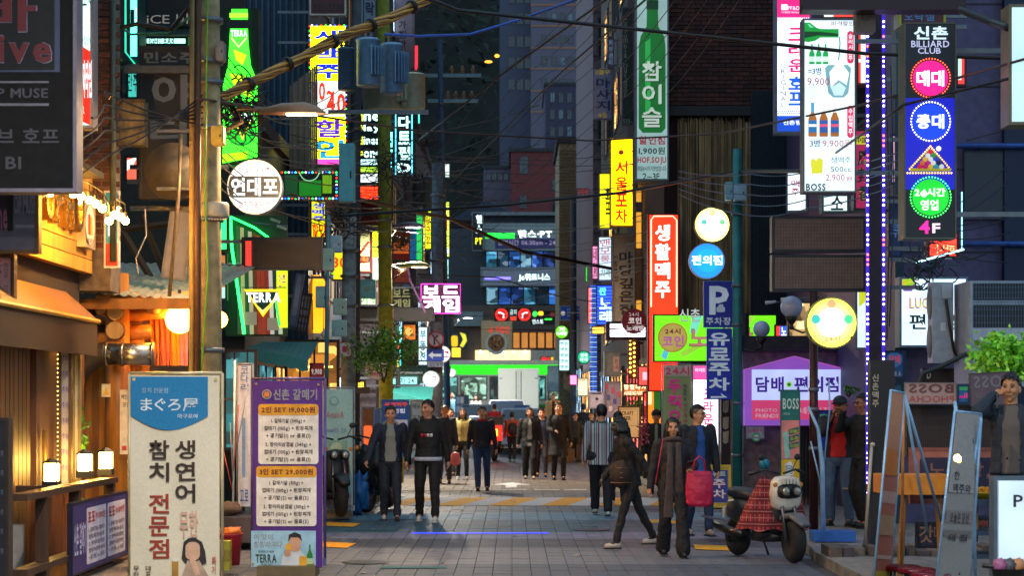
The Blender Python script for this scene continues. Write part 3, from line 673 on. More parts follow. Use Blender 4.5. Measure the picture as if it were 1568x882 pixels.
tw=building('apartment_tower','tall lilac apartment tower with ochre bands on the hill',X(813,240),X(935,240),240,262,Z(-30,240),D('5e5868',.8),front=[(X(888,240),X(900,240),Z(c_+13,240),Z(c_,240),DG,0) for c_ in (19,53,86)]+[(X(830,240),X(836,240),Z(c_+13,240),Z(c_,240),DG,0) for c_ in (19,53,86,120)]+[(X(a,240),X(a+7,240),Z(c_+12,240),Z(c_,240),(DG,DIM)[(a+c_) % 5 == 0],0) for a in (845,858,870) for c_ in (-14,20,54,87,121)],
    bands=(D('9a6a4a',.8),[Z(y,240) for y in (8,40,74,106,140,172)]))
tv=building('apartment_wing','blue grey wing of the apartment tower with paired windows',X(765,244),X(812.5,244),244,262,Z(-30,244),D('474b5e',.8),front=[(X(a,244),X(a+9,244),Z(c_+16,244),Z(c_,244),DG) for a in (779,792,804) for c_ in (-12,20,55,88,121)])
for px,py in ((748,94),(761,86),(705,30)):
    pass
m=MB();m.ball(P(748,94,290),.3,E('ffa030',3),5,(2,1,.6));tag(m.build('hill_lamp'),'left of two tiny amber lights on the dark hill','light')
m=MB();m.ball(P(761,85,290),.3,E('ffb030',3),5,(1.2,1,.8));tag(m.build('hill_lamp'),'right of two tiny amber lights on the dark hill','light')
# ================= SIGNS, LEFT =================
def sg(*a,**k): return Sign(*a,**k)
s=sg('live_pub_signboard','big black signboard of the live pub with red white-edged letters and B1',-60,-60,118,294,16,D('040405',.9),.22,'75707c',side='L')
s.patch(-50,-50,92,110,'3c4660',y=-.0105);s.patch(-50,-50,84,107,'060608',y=-.013)
s.text('바',-28,-14,56,48,'7a1622',.25,.06,outline=D('6f7288',.5),y=-.02);s.text('Live',-36,52,80,96,'7a1622',.25,.07,outline=D('7a7c90',.5),y=-.02)
s.patch(-50,124,75,127,'6c6a72',y=-.012);s.patch(-50,158,75,162,'6c6a72',y=-.012)
s.text('LP MUSE',-16,135,74,150,'77757f',.12,.03);s.text('라이브 호프',-60,196,91,222,'77757f',.1,.04);s.text('B1',9,240,33,259,'77757f',.1,.03)
m=MB();m.box(-.03,2.2,.25,.33,1.2,1.3,STEEL);
s=sg('tilted_grey_pub_board','small grey pub board hanging under the big black signboard',-40,280,60,388,17.2,D('6c6672',.5),.1,'7a5a30',yaw=0,side='L')
s.text('OP MUSE',22,298,56,328,'9a94a2',off=.04);s.patch(24,344,53,349,'9a8f96');s.patch(-40,290,13,352,'3a2e38');s.text('ne',-2,320,12,352,'b07088',off=.05,y=-.018);s.patch(13,290,21,354,'20140c',y=-.02)
s=sg('pink_grey_lower_board','pinkish board at the extreme left edge under the grey pub board',-30,389,22,461,17.4,D('b88a86',.5),.1,'4a3020')
s.text('CAFE',-10,398,4,440,'6a4a58',vert=True);s.text('영업중 안내',6,402,13,452,'7a5a68',vert=True)
s=sg('dark_frame_sign','dark framed menu stand at the lower left edge with an orange lit side',-30,640,14,900,15.6,D('12141c',.5),.12,'2a2018');s.patch(8,650,14,780,'e0a070',.8)
for i in range(6): s.text('맥주 안주',-14,690+i*30,6,700+i*30,'5a5a70')
s=sg('white_card','blank pale card hanging on the deck railing at the lower left',14,803,37,871,18.2,D('9a968c',.7),.01,'8a867c',cat='card',rim=.004)
s=sg('red_white_lightbox','slim lightbox half white and half red beside the brick pier',119,-20,143,196,20,('c8fff0',1.25),.22,'8a8a92',yaw=0,side='L',sample=True)
s.patch(0,0,0,0,'ff2412',1.35,poly=[(120.5,67),(141.5,80),(141.5,193),(120.5,184)],y=-.0125);s.text('야자타임',121,92,141,150,'fff0f0',1.5,.05,y=-.018);s.text('포차',127,-18,141,12,'102020');s.text('술집안내',124,56,141,68,'103030',off=0);s.text('FR',121,162,130,174,'ffe0e0',1)
# turquoise box cluster
s=sg('turquoise_frame_sign','turquoise lit sign box with green tubes beside the pier',196,-20,214,90,23.5,('50e8c8',1.2),.4,'0c3a38',side='L',sample=True)
s.patch(200,14,206,36,'082828');s.text('음식점',207,10,213,36,'f0ffe0',1.5,.03,True);s.line([(193,-20),(193,80),(212,104)],1.4,'20b890',2)
s=sg('turquoise_lower_box','lower turquoise lit panel between the rusty box and the black vertical sign',193,100,213,152,24,('48c8b8',.9),.3,'0c3a38',side='L');s.text('안주',196,112,211,140,'1a6a68',off=.01)
s=sg('red_white_shard_panel','red and white lit panel corner below the rusty box',191,238,213,279,24.5,('ff6a50',1.1),.2,'1a1a1c',side='L');s.patch(0,0,0,0,'e8f0e8',1.2,poly=[(193,246),(210,240),(204,254),(194,262)])
s=sg('blue_violet_edge_light','thin blue and violet lit strip at the pier edge',174,88,185,152,24,('3a6ab0',.8),.1,'0c1420',side='L');s.round(180,120,5,'9a50a0',.8)
s=sg('ice_bar_signboard','black signboard with thin outlined ice lettering at the top left',214,-40,296,40,24,D('131316',.4),.3,'1c1e20',side='L');s.text('iCE 바',225,20,292,37,'9a9890',.5,.0)
s=sg('turquoise_ledge_sign','turquoise white lit sign strip above the black vertical sign',216,55,288,70,24.4,('a8f8e0',1.5),.3,'0c3a38',sample=True);s.text('LIGHT BAR',224,57,268,68,'104840',off=.04)
m=MB();m.box(X(190,24.2),X(292,24.2),24.1,24.2,Z(55,24.2),Z(40,24.2),D('4c6460',.6,.3));tag(m.build('steel_ledge'),'grey green steel ledge between the two black signboards','beam')
s=sg('black_vertical_signboard','tall black vertical signboard with large pale grey Korean letters',213,70,300,304,22.8,D('211f1e',.5),.25,'2a2826',side='L')
s.text('민소주',221,79,300,97,'8a867c',.12,.06);s.text('야',232,114,298,168,'9a968c',.12,.1);s.text('다',230,182,298,222,'9a968c',.12,.09);s.text('방',233,236,290,290,'8a867c',.1,.09)
m=MB();m.box(X(191,22.6),X(292,22.6),22.55,22.62,Z(112,22.6),Z(101,22.6),D('585a58',.6,.3));tag(m.build('steel_crossarm'),'grey steel crossarm carrying insulators in front of the black vertical sign','beam')
t=thing('disc_sign_back','round sign seen from behind with a pale pole and clamps','sign',P(262,304,22));k=22/F
m=MB();m.lathe([(44*k,0),(44*k,.06)],D('5a544a',.6,.2),(0,.1,44*k),32,'y');m.build('back_plate',t,True)
for y in (.1,.75): m=MB();m.box(-.17,.3,.04,.09,y,y+.035,STEEL);m.build('clamp_bar',t)
m=MB();m.tube([(.11,0,.72),(.08,0,0),(-.02,0,-1.1)],.022,D('7a6a50',.45,.3),10);m.build('support_pole',t,True)
# green beer bottle neon
s=sg('green_bottle_neon','tall glowing green beer bottle shaped sign with white letters',338,12,396,252,26.5,None,.3,'0c1a10',side='L',shape='rect',rim=0)
bpts=[(355,14),(379,14),(380,62),(384,100),(394,124),(394,240),(341,250),(342,130),(350,100),(352,62)]
s.patch(0,0,0,0,E('30ff20',3,True),y=-.03,t=.02,poly=bpts,name='lit_bottle');
s.patch(0,0,0,0,'c8ff10',1.5,y=-.034,poly=[(358,76),(378,84),(372,100),(362,92)]);s.patch(0,0,0,0,'c8ff10',1.4,y=-.034,poly=[(352,112),(380,118),(386,150),(362,140)])
s.patch(352,20,380,27,'a0ff30',1.5,y=-.034);s.patch(348,30,386,44,'14201a',y=-.036);s.text('TERRA',354,46,379,56,'d8fff0',1.8,.05,y=-.04);s.line([(355,58),(366,72),(378,58)],1.2,'e8e0a0',1.5,y=-.036)
s.round(370,200,24,'18a030',.9,y=-.033);s.round(370,200,21,'20e030',1.1,y=-.036);s.patch(0,0,0,0,'f0d840',1.2,y=-.04,poly=[(352,168),(392,168),(372,216)]);s.patch(0,0,0,0,'0c7a28',.8,y=-.044,poly=[(356,171),(388,171),(372,210)]);s.text('TERRA',353,174,391,186,'f0fff8',1.8,.06,y=-.05)
s.patch(0,0,0,0,'b0ff10',1.4,y=-.034,poly=[(341,236),(380,232),(378,243),(341,249)])
s=sg('round_pub_sign','round white lit pub sign with dark band and white brush letters',348,244,432,328,23,('f4fbff',1.15),.16,'b8c4cc',shape='round',side='L',rim=.015,sample=True)
a=[(390+40.5*math.cos(q),286+40.5*math.sin(q)) for q in [math.radians(v) for v in list(range(-24,25,4))+list(range(156,205,4))]]
s.patch(0,0,0,0,'17323e',.25,poly=a,y=-.0125);s.text('연대포',354,272,426,300,'f8ffff',1.3,.09,y=-.018);s.text('막걸리,동동주',366,256,414,267,'b02040',.6,.01);s.text('김치해물파전',365,307,414,318,'b02040',.6,.01)
# yellow karaoke-like dotted sign
s=sg('yellow_beer_sign','tall yellow sign with blue, red and purple letters and coloured dot border',473,37,531,254,37.5,('f8f000',1.25),.25,'2a2a30',side='L',sample=True)
s.text('생맥주',481,44,526,122,'1430e8',.9,.1,True);s.patch(476,124,529,178,'fffaf0',1.3,r=4,y=-.012);s.text('30~',478,125,512,154,'ff3010',1.2,.08,y=-.02);s.text('40',500,142,529,176,'ff3010',1.2,.08,y=-.02)
s.text('할',483,183,526,210,'6a10e0',.9,.1);s.text('인',483,214,528,242,'10b0f0',1,.1);s.patch(475,243,529,253,'ff50c0',1.3)
s.dots([(474.5,40+i*7) for i in range(31)]+[(530,40+i*7) for i in range(31)]+[(478+i*7,38.5) for i in range(8)],1.5,['ff3020','30ff40','f0f0ff','4060ff'],2.5)
s=sg('phone_number_board','dark red board with a faded phone number above the yellow sign',474,-30,530,23,37.5,D('4a1418',.5),.2,'b0a898',side='L');s.text('322-3738',480,5,526,17,'1a0c10',off=.04)
t=thing('wooden_plank_screen','tall weathered vertical plank screen behind the street lamp','screen',P(465,260,36));k=36/F
for i in range(14):
    m=MB();x=-.26+i*.037;m.box(x,x+.033,0,.03,random.uniform(0,.03),1.55+i*.03,D(('6a5c4c','5a4e42','766656')[i % 3],.8,0,'wood'));m.build('plank',t)
s=sg('led_dot_display','dark green dot matrix display with multicoloured bulb border',430,262,518,306,33,D('102418',.4),.18,'20242a',side='L')
s.patch(458,276,492,300,'20a020',.5,name='lit_area');s.patch(494,268,508,296,'80c010',.6,name='lit_area');s.patch(436,268,456,298,'206830',.4,name='lit_area')
s.line([(474+15*math.cos(q/10),262+15*math.sin(q/10)) for q in range(0,32,3)],.8,'90d0a0',1)
s.dots([(432+i*5.2,264) for i in range(17)]+[(432+i*5.2,304) for i in range(17)]+[(515.5,267+i*5.4) for i in range(7)],1.6,['ff3020','30ff60','f0f0ff','3060ff','30ffd0'],3)
s.line([(436+i*3,268) if i % 2 else (436+i*3,298) for i in range(24)],.25,'0a1410',name='grid_wire')
s=sg('blank_led_board','long dark LED board with one red lit block at its left end',370,363,493,413,27,D('2a1a14',.45),.16,'1a1c20',side='L',rim=.035)
s.patch(376,369,386,407,'c01810',.8,y=-.01);s.dots([(377+i*2.2,370+j*2.4) for i in range(4) for j in range(16)],.8,'ff4838',2,y=-.014);s.text('ledboard',425,409.5,445,411.5,'c0c0b8',1)
m=MB()
for i in range(52):
    a_,z_=s.xz(388+i*1.95,369);m.box(a_-.0015,a_+.0015,-.014,-.009,s.xz(0,407)[1],z_,D('120a08',.5))
for j in range(19):
    a_,z_=s.xz(388,370+j*2);m.box(a_,s.xz(489,0)[0],-.014,-.009,z_-.0015,z_+.0015,D('120a08',.5))
stuff(m.build('louvre_grid',s.t))
# green neon frame with triangle brand sign
t=s=sg('green_neon_frame','tapering green neon frame around coloured slats below the LED board',345,330,440,515,29.6,None,.05,'123a26',side='L',rim=0)
s.t.children[0].scale=(1,1,1)
s.line([(355,333),(357,380),(367,450),(376,512)],2.2,'20ff50',5,y=-.14,sample=True);s.line([(355,333),(392,350),(414,366)],1.8,'20ff50',5,y=-.14,sample=True);s.line([(430,500),(424,460)],1.6,'20ff50',3,y=-.14)
for i,c_ in enumerate(('4a7a50','c8c080','206a40','d0c8a0','8a5028','e04830','e05030','c8402c','e8e0d8','305040','d8e8c0')):
    x=362+i*6;s.patch(0,0,0,0,c_,(.5 if i in (1,3,8,10) else .25),y=-.03,poly=[(x,345+i*3),(x+5.4,346+i*3),(x+8+i*.3,512),(x+2+i*.3,512)],name='slat',t=.02)
s.patch(424,415,441,502,'d8f010',1.2,y=-.05,name='yellow_panel');s.text('안주',427,420,438,440,'c040a0',.8,y=-.06)
s.patch(376,478,394,498,'c8b8a0',.3,y=-.06,name='note');s.patch(410,487,428,506,'c0b098',.3,y=-.06,name='note')
s.patch(0,0,0,0,'f0c820',1.6,y=-.19,poly=[(376,444),(436,444),(405,486)],t=.03,name='triangle');s.patch(0,0,0,0,'1c4a30',.3,y=-.196,poly=[(382,448),(429,448),(405,480)],name='triangle_inner');s.patch(0,0,0,0,'f0d890',1.2,y=-.2,poly=[(396,468),(405,476),(414,468),(405,481)])
s.text('TERRA',380,449,432,464,'f0ffff',2.2,.08,y=-.21)
s.line([(372,441),(440,441)],.8,'202020',y=-.12,name='hanging_bar')
s=sg('orange_corner_sign','small orange and white lit sign right of the concrete pole',336,388,348,460,29,('e89050',.7),.1,'3a4a44',side='L');s.patch(340,440,347,460,'b8f0e8',1)
s=sg('brown_hanging_menu','tilted dark brown menu panel hanging left of the meter boxes',452,448,470,512,33,D('3a1c18',.5),.05,'201818',side='L');
for i in range(3): s.text('안주메뉴판',455+i*5,452,458+i*5,506,'9a9aa8',vert=True)
s.t.rotation_euler=(0,math.radians(8),0)
t=thing('paper_lantern','glowing orange ribbed lantern behind the meter boxes','lantern',P(485,510,39));m=MB();m.lathe([(.08,0),(.2,.15),(.26,.6),(.22,.95),(.08,1.15)],E('ff9a18',1.6,True),n=14);m.build('lit_shade',t,True)
m=MB()
for i in range(7): q=PI*i/7;m.tube([(.24*math.cos(2*q),.24*math.sin(2*q),.05+.0*i),(.265*math.cos(2*q),.265*math.sin(2*q),.6),(.1*math.cos(2*q),.1*math.sin(2*q),1.14)],.008,D('7a3a08',.6),4)
stuff(m.build('rib',t))
# cyan neon pair
s=sg('play_pong_neon','dark sign with cyan white game lettering and yellow initials',547,170,586,281,44,D('12323a',.5),.25,'16404a',side='L')
for i,(a,b) in enumerate((('n','ne'),('p','lay'),('d','iner'),('P','ong'))):
    y=173+i*18+(4 if i == 3 else 0);s.text(a,550,y,556,y+12,'e8f020',2,.05);s.text(b,557,y,582,y+12,'c8ffff',2.4,.06)
s.patch(549,244,583,252,'c0ffff',1.8);s.text('BAR GAME',550,245,582,251,'208090',.3,.06,y=-.02);s.patch(549,256,583,263,'c0ff40',1.2);s.patch(548,266,585,279,'e8f8ff',1.6);s.text('pub & lounge',550,268,583,277,'405060',y=-.02)
s=sg('cyan_vertical_neon','narrow vertical sign with glowing cyan letters under the transformers',606,172,631,268,44,D('0c3038',.5),.25,'1a5060',side='L');s.text('다트펍',610,176,628,246,'b8ffff',2.6,.06,True);s.text('D',609,250,629,264,'c8ffff',2.6,.05);s.line([(606,172),(606,268)],.8,'60e8ff',2);s.line([(631,172),(631,268)],.8,'60e8ff',2)
s=sg('red_led_sign','small bright red lit sign over a red shutter',547,284,586,307,44,('ff2810',1.6),.2,'301010',side='L',sample=True);s.text('노래연습장',550,288,583,303,'a01008',.6,.03)
s=sg('red_shutter_panel','dull red ribbed shutter panel behind the pole wires',547,310,584,345,44.5,D('7a2418',.6),.1,'401810',side='L')
s.line([(549,312+i*1.2) if (i//2) % 2 == 0 else (582,312+i*1.2) for i in range(26)],.3,'501810',name='ribs')
s=sg('lower_yellow_dot_sign','second yellow sign with red and blue letters below the LED display',475,306,500,365,37,('f0e800',1.2),.2,'2a2a30',side='L');s.text('생맥주',478,310,497,340,'2040e0',.9,.08,True);s.text('할인',478,342,498,362,'ff3010',1.2,.08)
s=sg('lower_yellow_board','yellow board with red numerals right of the lamp bracket',508,382,532,430,38,('f0d818',1.1),.2,'2a2a30',side='L');s.text('30',510,394,530,410,'ff3010',1.2,.08);s.dots([(509,384+i*5) for i in range(9)]+[(531,384+i*5) for i in range(9)],1.1,['ff3020','30ff40','4060ff'],2)
s=sg('slate_vertical_signboard','tall blue and white signboard behind the transformers',556,-30,577,62,49.5,D('8aa0b8',.5),.2,'2a3a58',side='L');s.text('오락실',560,-24,573,50,'1c2c50',off=.06,vert=True)
s=sg('mauve_wall_lettering','faded mauve signboard with dark vertical letters near the tower gap',604,-20,634,120,58,D('6e5c68',.6),.3,'5a4c58',side='L');s.text('가정방',610,30,622,75,'201820',off=.06,vert=True)
s=sg('red_edge_lamp_sign','tiny curved red lit sign at the mauve wall edge',634,68,641,108,62,('ff3040',1.4),.2,'104030')
s=sg('green_flag_panel','tiny turquoise lit sign end below the transformers',639,172,644,190,60,('50e8d0',1.8),.1,'104030')
s=sg('white_square_window_sign','plain pale lit square sign by the far pole',668,250,689,272,72,('d8f0e0',1.0),.2,'6a7a78',side='L',reach=-3.1)
s=sg('round_clock_sign','round cream and red sign behind the leaning pole',540,352,570,418,46,D('b8c088',.5),.1,'4a1818',side='L',rim=.05);s.line([(549,392),(566,370)],1.6,'c03020');s.line([(546,400),(563,400)],1.6,'c03020')
s=sg('green_parasol_board','green and orange patchwork signboard beside the leaning pole',600,352,648,400,56,D('c04018',.6),.2,'30504a',side='L');s.patch(628,350,638,398,'1868a0',.5);s.patch(638,330,647,398,'30d060',.9);s.patch(603,372,626,388,'e87030',.6)
s=sg('yellow_strip_sign','left of two tall yellow strip signs far down the street',650,305,661,382,62,('d8f018',1.3),.2,'303438',side='L');s.text('당구장',652,330,659,375,'d02818',.8,.06,True)
s=sg('yellow_red_strip_sign','right of two tall yellow strip signs with red letters',667,308,689,394,66,('d8f850',1.35),.25,'303438',side='L',reach=-3.1);s.text('노래방',671,312,685,375,'e02818',1,.05,True);s.patch(669,380,687,390,'e0ffff',1.5)
s=sg('cyan_foliage_sign','pale turquoise lit board under the yellow strip signs',669,396,688,428,66,('a0f0e8',1.1),.2,'303438',side='L',reach=-3.1);s.text('당구',671,402,686,422,'206870',.4,.02)
s=sg('orange_block_sign','orange red signboard with yellow star panels beside the leaning pole',602,400,628,434,54,D('d85020',.5),.2,'3a2018',side='L');s.round(615,409,8,'e8c890',.6)
s=sg('olive_letter_board','dark olive board with pale green Korean letters left of the pink neon',600,440,640,472,52,D('2a2c20',.6),.2,'2a2c20',side='L');s.text('보드',602,443,628,455,'b8b878',.5,.05);s.text('게임',602,458,628,470,'b8b878',.5,.05)
s=sg('pink_board_game_neon','glowing pink white board game sign in bold Korean letters',645,435,705,480,51.6,D('8a2070',.5),.3,'3a1838',side='L',sample=True)
s.text('보드',647,437,703,457,'ffd8ff',5,.1);s.text('게임',647,458,703,479,'ffd8ff',5,.1);s.line([(645,435),(705,435),(705,480),(645,480),(645,435)],.7,'ff40d0',2,y=-.02,sample=True)
s=sg('blank_dark_led_board','blank dark LED board hanging left of the pink neon sign',600,471,665,492,50,D('1a1416',.5),.2,'141214',side='L')
s=sg('blank_dark_led_board','blank dark LED board hanging behind the leafy street tree',548,470,584,492,48,D('181414',.5),.2,'141214',side='L')
s=sg('yellow_notice_plate','small yellow notice plate strapped to the leaning yellow pole',583,474,602,512,43,D('e0a010',.6),.03,'a07810',rim=.005);s.text('수도관',586,478,599,484,'302010');s.text('안내표',586,488,599,494,'302010')
s=sg('cyan_meter_disc','pale blue box with a pink label hanging on the first leaning pole',548,428,575,457,39,D('7ab8b0',.5),.15,'6aa8a0',cat='box');s.round(562,442,4,'9aa080')
s=sg('round_service_sign','round grey sign with red Korean service lettering below the tree',557,546,595,582,41,D('c8c8cc',.5),.06,'8a8a90',shape='round',rim=.01);s.text('카페리',564,550,588,557,'505060');s.text('1시간+1시간',559,559,593,568,'c02850',off=.06);s.text('써비스',565,570,587,577,'c02850',off=.06)
s=sg('bakery_board','small brown board with pale Korean lettering near the tree',515,564,549,578,40,D('3a3028',.6),.05,'1a1614',side='L');s.text('방동행',518,566,547,576,'c8b898',off=.04)
s=sg('white_red_app_sign','small square white sign with a red glyph on the dark pole',519,524,538,547,37,D('d8d0d0',.4),.05,'b02838',rim=.012);s.patch(524,530,533,540,'d04060',r=2)
s=sg('no_turning_sign','round red ringed no turning traffic sign on the grey pole',656,507,678,532,52,D('b8bcc4',.5),.03,'b01830',shape='round',rim=.035,cat='traffic sign');s.line([(660,511),(674,528)],1.1,'b01830',y=-.014);s.line([(665,528),(665,518),(671,514)],1.3,'203040',y=-.012)
s=sg('one_way_arrow_sign','blue square one way sign with a white left arrow',653,535,680,553,52,D('1848c0',.5),.03,'1848c0',rim=.005,cat='traffic sign');s.patch(0,0,0,0,'d8e4f0',poly=[(656,544),(663,538),(663,542),(676,542),(676,546),(663,546),(663,550)])
s=sg('one_way_caption_plate','small grey plate with blue lettering under the left arrow sign',655,554,680,562,52,D('8a94a8',.5),.03,'8a94a8',rim=.004,cat='traffic sign');s.text('일방통행',657,555,678,561,'20306a')
s=sg('round_lit_sign','round white lit sign with a red letter behind the arrow sign',665,529,690,556,56,('f8fcff',1.3),.15,'b0b8c0',shape='round',side='L',sample=True);s.text('고',680,538,688,548,'d03050',.6,.05)
s=sg('round_lit_sign','lower round white lit sign with a red lettered word',647,568,673,594,50,('f8fcff',1.35),.15,'b0b8c0',shape='round',side='L',sample=True);s.text('이구',653,576,669,586,'e05070',.7,.04)
s=sg('round_lit_sign','small plain round glowing lamp sign at the edge of the junction',686,564,697,578,74,('f0ffff',1.8),.15,'b0b8c0',shape='round')
s=sg('orange_square_plate','tiny orange plate under the pink neon sign',667,482,674,492,57,D('d07820',.5,0),.03,'a05810',rim=.003)
s=sg('orange_food_photo_board','dark board with a lit orange food photograph past the tree',616,495,640,560,54,D('2a2224',.6),.1,'1a1618',side='L');s.patch(618,498,636,520,'f08028',.9);s.round(626,508,6,'f8c060',1);s.line([(618,535),(638,535)],.5,'5a5050')
s=sg('cyan_edge_banner_sign','slim vertical banner sign with cyan lit edge and red letters',606,498,613,590,48,D('181c20',.5),.1,'101418',side='L');s.line([(613,500),(613,560)],.9,'30f0f0',2.5);s.patch(606,514,612,535,'e83040',.9);s.patch(606,545,611,562,'e0d030',.8)
s=sg('beer_info_board','blue board with red and white world beer lettering behind the two men',584,612,627,700,33,D('1858a8',.5),.04,'30609a',cat='board');s.text('세계맥주',588,616,624,623,'e84840',.5,.06);s.text('할인점',592,626,620,633,'e8e8f0',.5,.05);s.patch(598,643,624,690,'d8c8cc',.3);s.text('4,900',600,650,622,664,'d02838',.6,.06,y=-.02)
s=sg('paper_menu_board','white paper menu board just right of the blue beer board',628,612,648,690,33.5,D('c8c0b0',.6),.03,'9a8a70',cat='board');s.text('메뉴',632,618,644,626,'404040');s.text('가격',632,636,644,646,'404040')
# standing banners on the left pavement
def banner_stand(name,label,x0,y0,x1,y1,d,face,lean=0,yaw=0,group=None,base=True,pole='8a9098'):
    s=sg(name,label,x0,y0,x1,y1,d,None,.012,'d8d4cc',yaw,group,'banner',rim=0)
    s.t.children[0].name='banner_back'
    k=s.k;h=s.h;w_=s.w
  # cloth, gently waved
    n=8;q=14;vs=[(-w_/2+w_*i/n,-.012+.008*math.sin(i*1.1+j*.55),h*j/q) for j in range(q+1) for i in range(n+1)]
    m=MB();m.add(vs,[(j*(n+1)+i,j*(n+1)+i+1,(j+1)*(n+1)+i+1,(j+1)*(n+1)+i) for j in range(q) for i in range(n)],face)
    m.build('cloth',s.t,True)
    zb=-(s.t.location.z-.09)
    m=MB();m.tube([(-w_/2-.02,.04,zb+.1),(-w_/2-.02,.04,h+.02)],.014,D(pole,.4,.4),8);m.build('frame_tube',s.t,True)
    m=MB();m.tube([(w_/2+.02,.04,zb+.1),(w_/2+.02,.04,h+.02)],.014,D(pole,.4,.4),8);m.build('frame_tube',s.t,True)
    m=MB();m.tube([(-w_/2-.02,.04,h+.02),(w_/2+.02,.04,h+.02)],.014,D(pole,.4,.4),8);m.build('top_tube',s.t,True)
    if base:
        m=MB();m.box(-w_*.42,w_*.42,-.18,.26,zb-.06,zb+.05,D('6a5a3a',.6));m.box(-w_*.5-.03,w_*.5+.03,.02,.07,zb+.04,zb+.12,D(pole,.5,.3));m.build('base',s.t)
    return s
s=banner_stand('tuna_banner','cream and blue standing banner of the tuna restaurant with a covering-mouth woman print',200,575,336,905,17.5,D('e0d2b4',.75,0,'fabric',.05),pole='c8b890')
arc=[(201,577),(319,577)]+[(319-(118)*i/16,637+22*math.sin(PI*i/16)) for i in range(17)]
s.patch(0,0,0,0,D('1878a8',.7,0,'fabric',.1),poly=arc,y=-.026)
s.text('참치 전문점',218,594,258,602,'a8c8d8',y=-.032,off=0);s.text('まぐろ屋',216,610,304,630,'d8e0e0',y=-.032,off=.01);s.text('마구로야',273,634,304,641,'d8e0e0',y=-.032)
s.text('생연어',269,672,300,772,'3a2418',y=-.03,off=.03,vert=True);s.text('참치',229,672,260,740,'3a2418',y=-.03,off=.03,vert=True);s.text('전문점',229,754,260,858,'9a3018',y=-.03,off=.03,vert=True);s.text('무한',276,782,304,824,'d0a08a',y=-.03,off=.03)
SK='d8a888'
s.patch(0,0,0,0,'2a2420',y=-.03,poly=[(282,830),(290,824),(300,824),(310,830),(315,845),(317,862),(306,866),(284,862),(279,855)],name='printed_hair')
s.patch(285,830,307,858,SK,y=-.034,r=9,name='printed_face');s.patch(0,0,0,0,'b89880',y=-.036,poly=[(280,882),(288,858),(296,862),(306,858),(320,882),(322,904),(278,904)],name='printed_dress')
s.patch(0,0,0,0,SK,y=-.04,poly=[(288,842),(294,840),(300,856),(308,880),(300,882),(292,860)],name='printed_hand');s.patch(264,858,274,884,'b08030',y=-.03,r=2,name='printed_glass');s.patch(265,855,273,860,'e0d8c0',y=-.032)
s.text('무한리필',205,866,214,904,'5a3a20',y=-.03,off=.03,vert=True);s.text('대표메뉴',224,866,232,904,'5a3a20',y=-.03,off=.03,vert=True);s.text('특가',325,852,332,880,'b06040',y=-.03,off=.03,vert=True)
for a in (206,331): s.round(a,581,2.5,'c8b070',y=-.03)
s=banner_stand('purple_menu_banner','purple standing menu banner with two orange headed price panels',388,583,494,870,19.6,D('54207e',.6,0,'fabric',.08),pole='5a4a80');
s.round(409,604,7.5,'b09a90',y=-.026);s.round(409,604,5.4,'2a1a40',y=-.03);s.patch(405,600,413,608,'e08030',y=-.034,r=2)
s.text('신촌 갈매기',419,596,486,613,'f0e8e8',.12,.06,y=-.03)
for y0,a,b,gr in ((619,'2인','19,000원',340),(714,'3인','29,000원',510)):
    off_=0 if y0 < 700 else -3
    s.patch(396+off_,y0,488+off_,y0+92,'f0e2d0',y=-.026,r=5);s.patch(396+off_,y0,488+off_,y0+17,'e8a010',y=-.03,r=5)
    s.text(a+' SET '+b,401+off_,y0+4,483+off_,y0+14,'c83010',.1,.05,y=-.035)
    n_=1 if y0 < 700 else 2
    for r,tx in enumerate(('1. 갈매기살 (%dg) +' % gr,'껍데기 (100g) + 된장찌개','+ 공기밥(%d) or 음료(%d)' % (n_,n_),'2. 항아리삼겹살 (%dg) +' % gr,'껍데기 (100g) + 된장찌개','+ 공기밥(%d) or 음료(%d)' % (n_,n_))):
        y=y0+22+r*11.4+(2 if r > 2 else 0);ww=(26,37,34,35,37,34)[r];s.text(tx,442+off_-ww,y,442+off_+ww,y+8,'2a1c28',off=.03,y=-.035)
s.patch(385,813,484,869,'9cc4d4',y=-.026,name='beer_photo');s.text('이 맛이',389,818,418,827,'f0f4f4',.15,.06,y=-.03);s.text('청정라거다!',389,829,433,839,'f0f4f4',.15,.06,y=-.03,shear=.15);s.text('TERRA',392,849,424,862,'1a3a20',off=.06,y=-.03);s.text('청정라거 테라',396,843,420,847,'304a30',y=-.03);s.text('FROM AGT',400,863,418,865.5,'304a30',y=-.03)
s.patch(0,0,0,0,'d0d4d4',y=-.03,poly=[(430,868),(434,850),(446,843),(460,843),(468,852),(472,868)],name='printed_shirt');s.patch(443,820,461,845,'d09a78',y=-.034,r=7,name='printed_face');s.patch(0,0,0,0,'1c1614',y=-.038,poly=[(442,830),(443,819),(452,815),(461,819),(463,829),(458,823),(446,823)],name='printed_hair')
s.patch(438,833,447,843,'e8a828',y=-.036,name='printed_beer');s.patch(436,842,446,852,'d09a78',y=-.037,r=3);s.patch(459,852,470,867,'e0a020',y=-.04,name='printed_beer');bottle(s,475,834,868,9,'1c7a28',None,-.04,'b8c890')
for a,b in ((393,588),(488,589),(388,864),(480,864)): s.round(a,b,2,'a08850',y=-.04)
s=banner_stand('nan_banner','pale mint standing banner seen from behind with mirrored curry lettering',493,596,540,775,29.5,D('9fc4bc',.7,0,'fabric',.1))
s.round(512,614,7,'6aa8a0',y=-.026);s.round(512,614,5,'9fc4bc',y=-.03);s.text('AsianA',500,630,527,640,'b06878',y=-.03,mirror=True);s.text('난 (Nan)',497,654,530,664,'7a7ab0',y=-.03,mirror=True);s.patch(500,674,532,700,'86b09a',y=-.026);s.round(515,687,9,'b8c8a8',y=-.03)
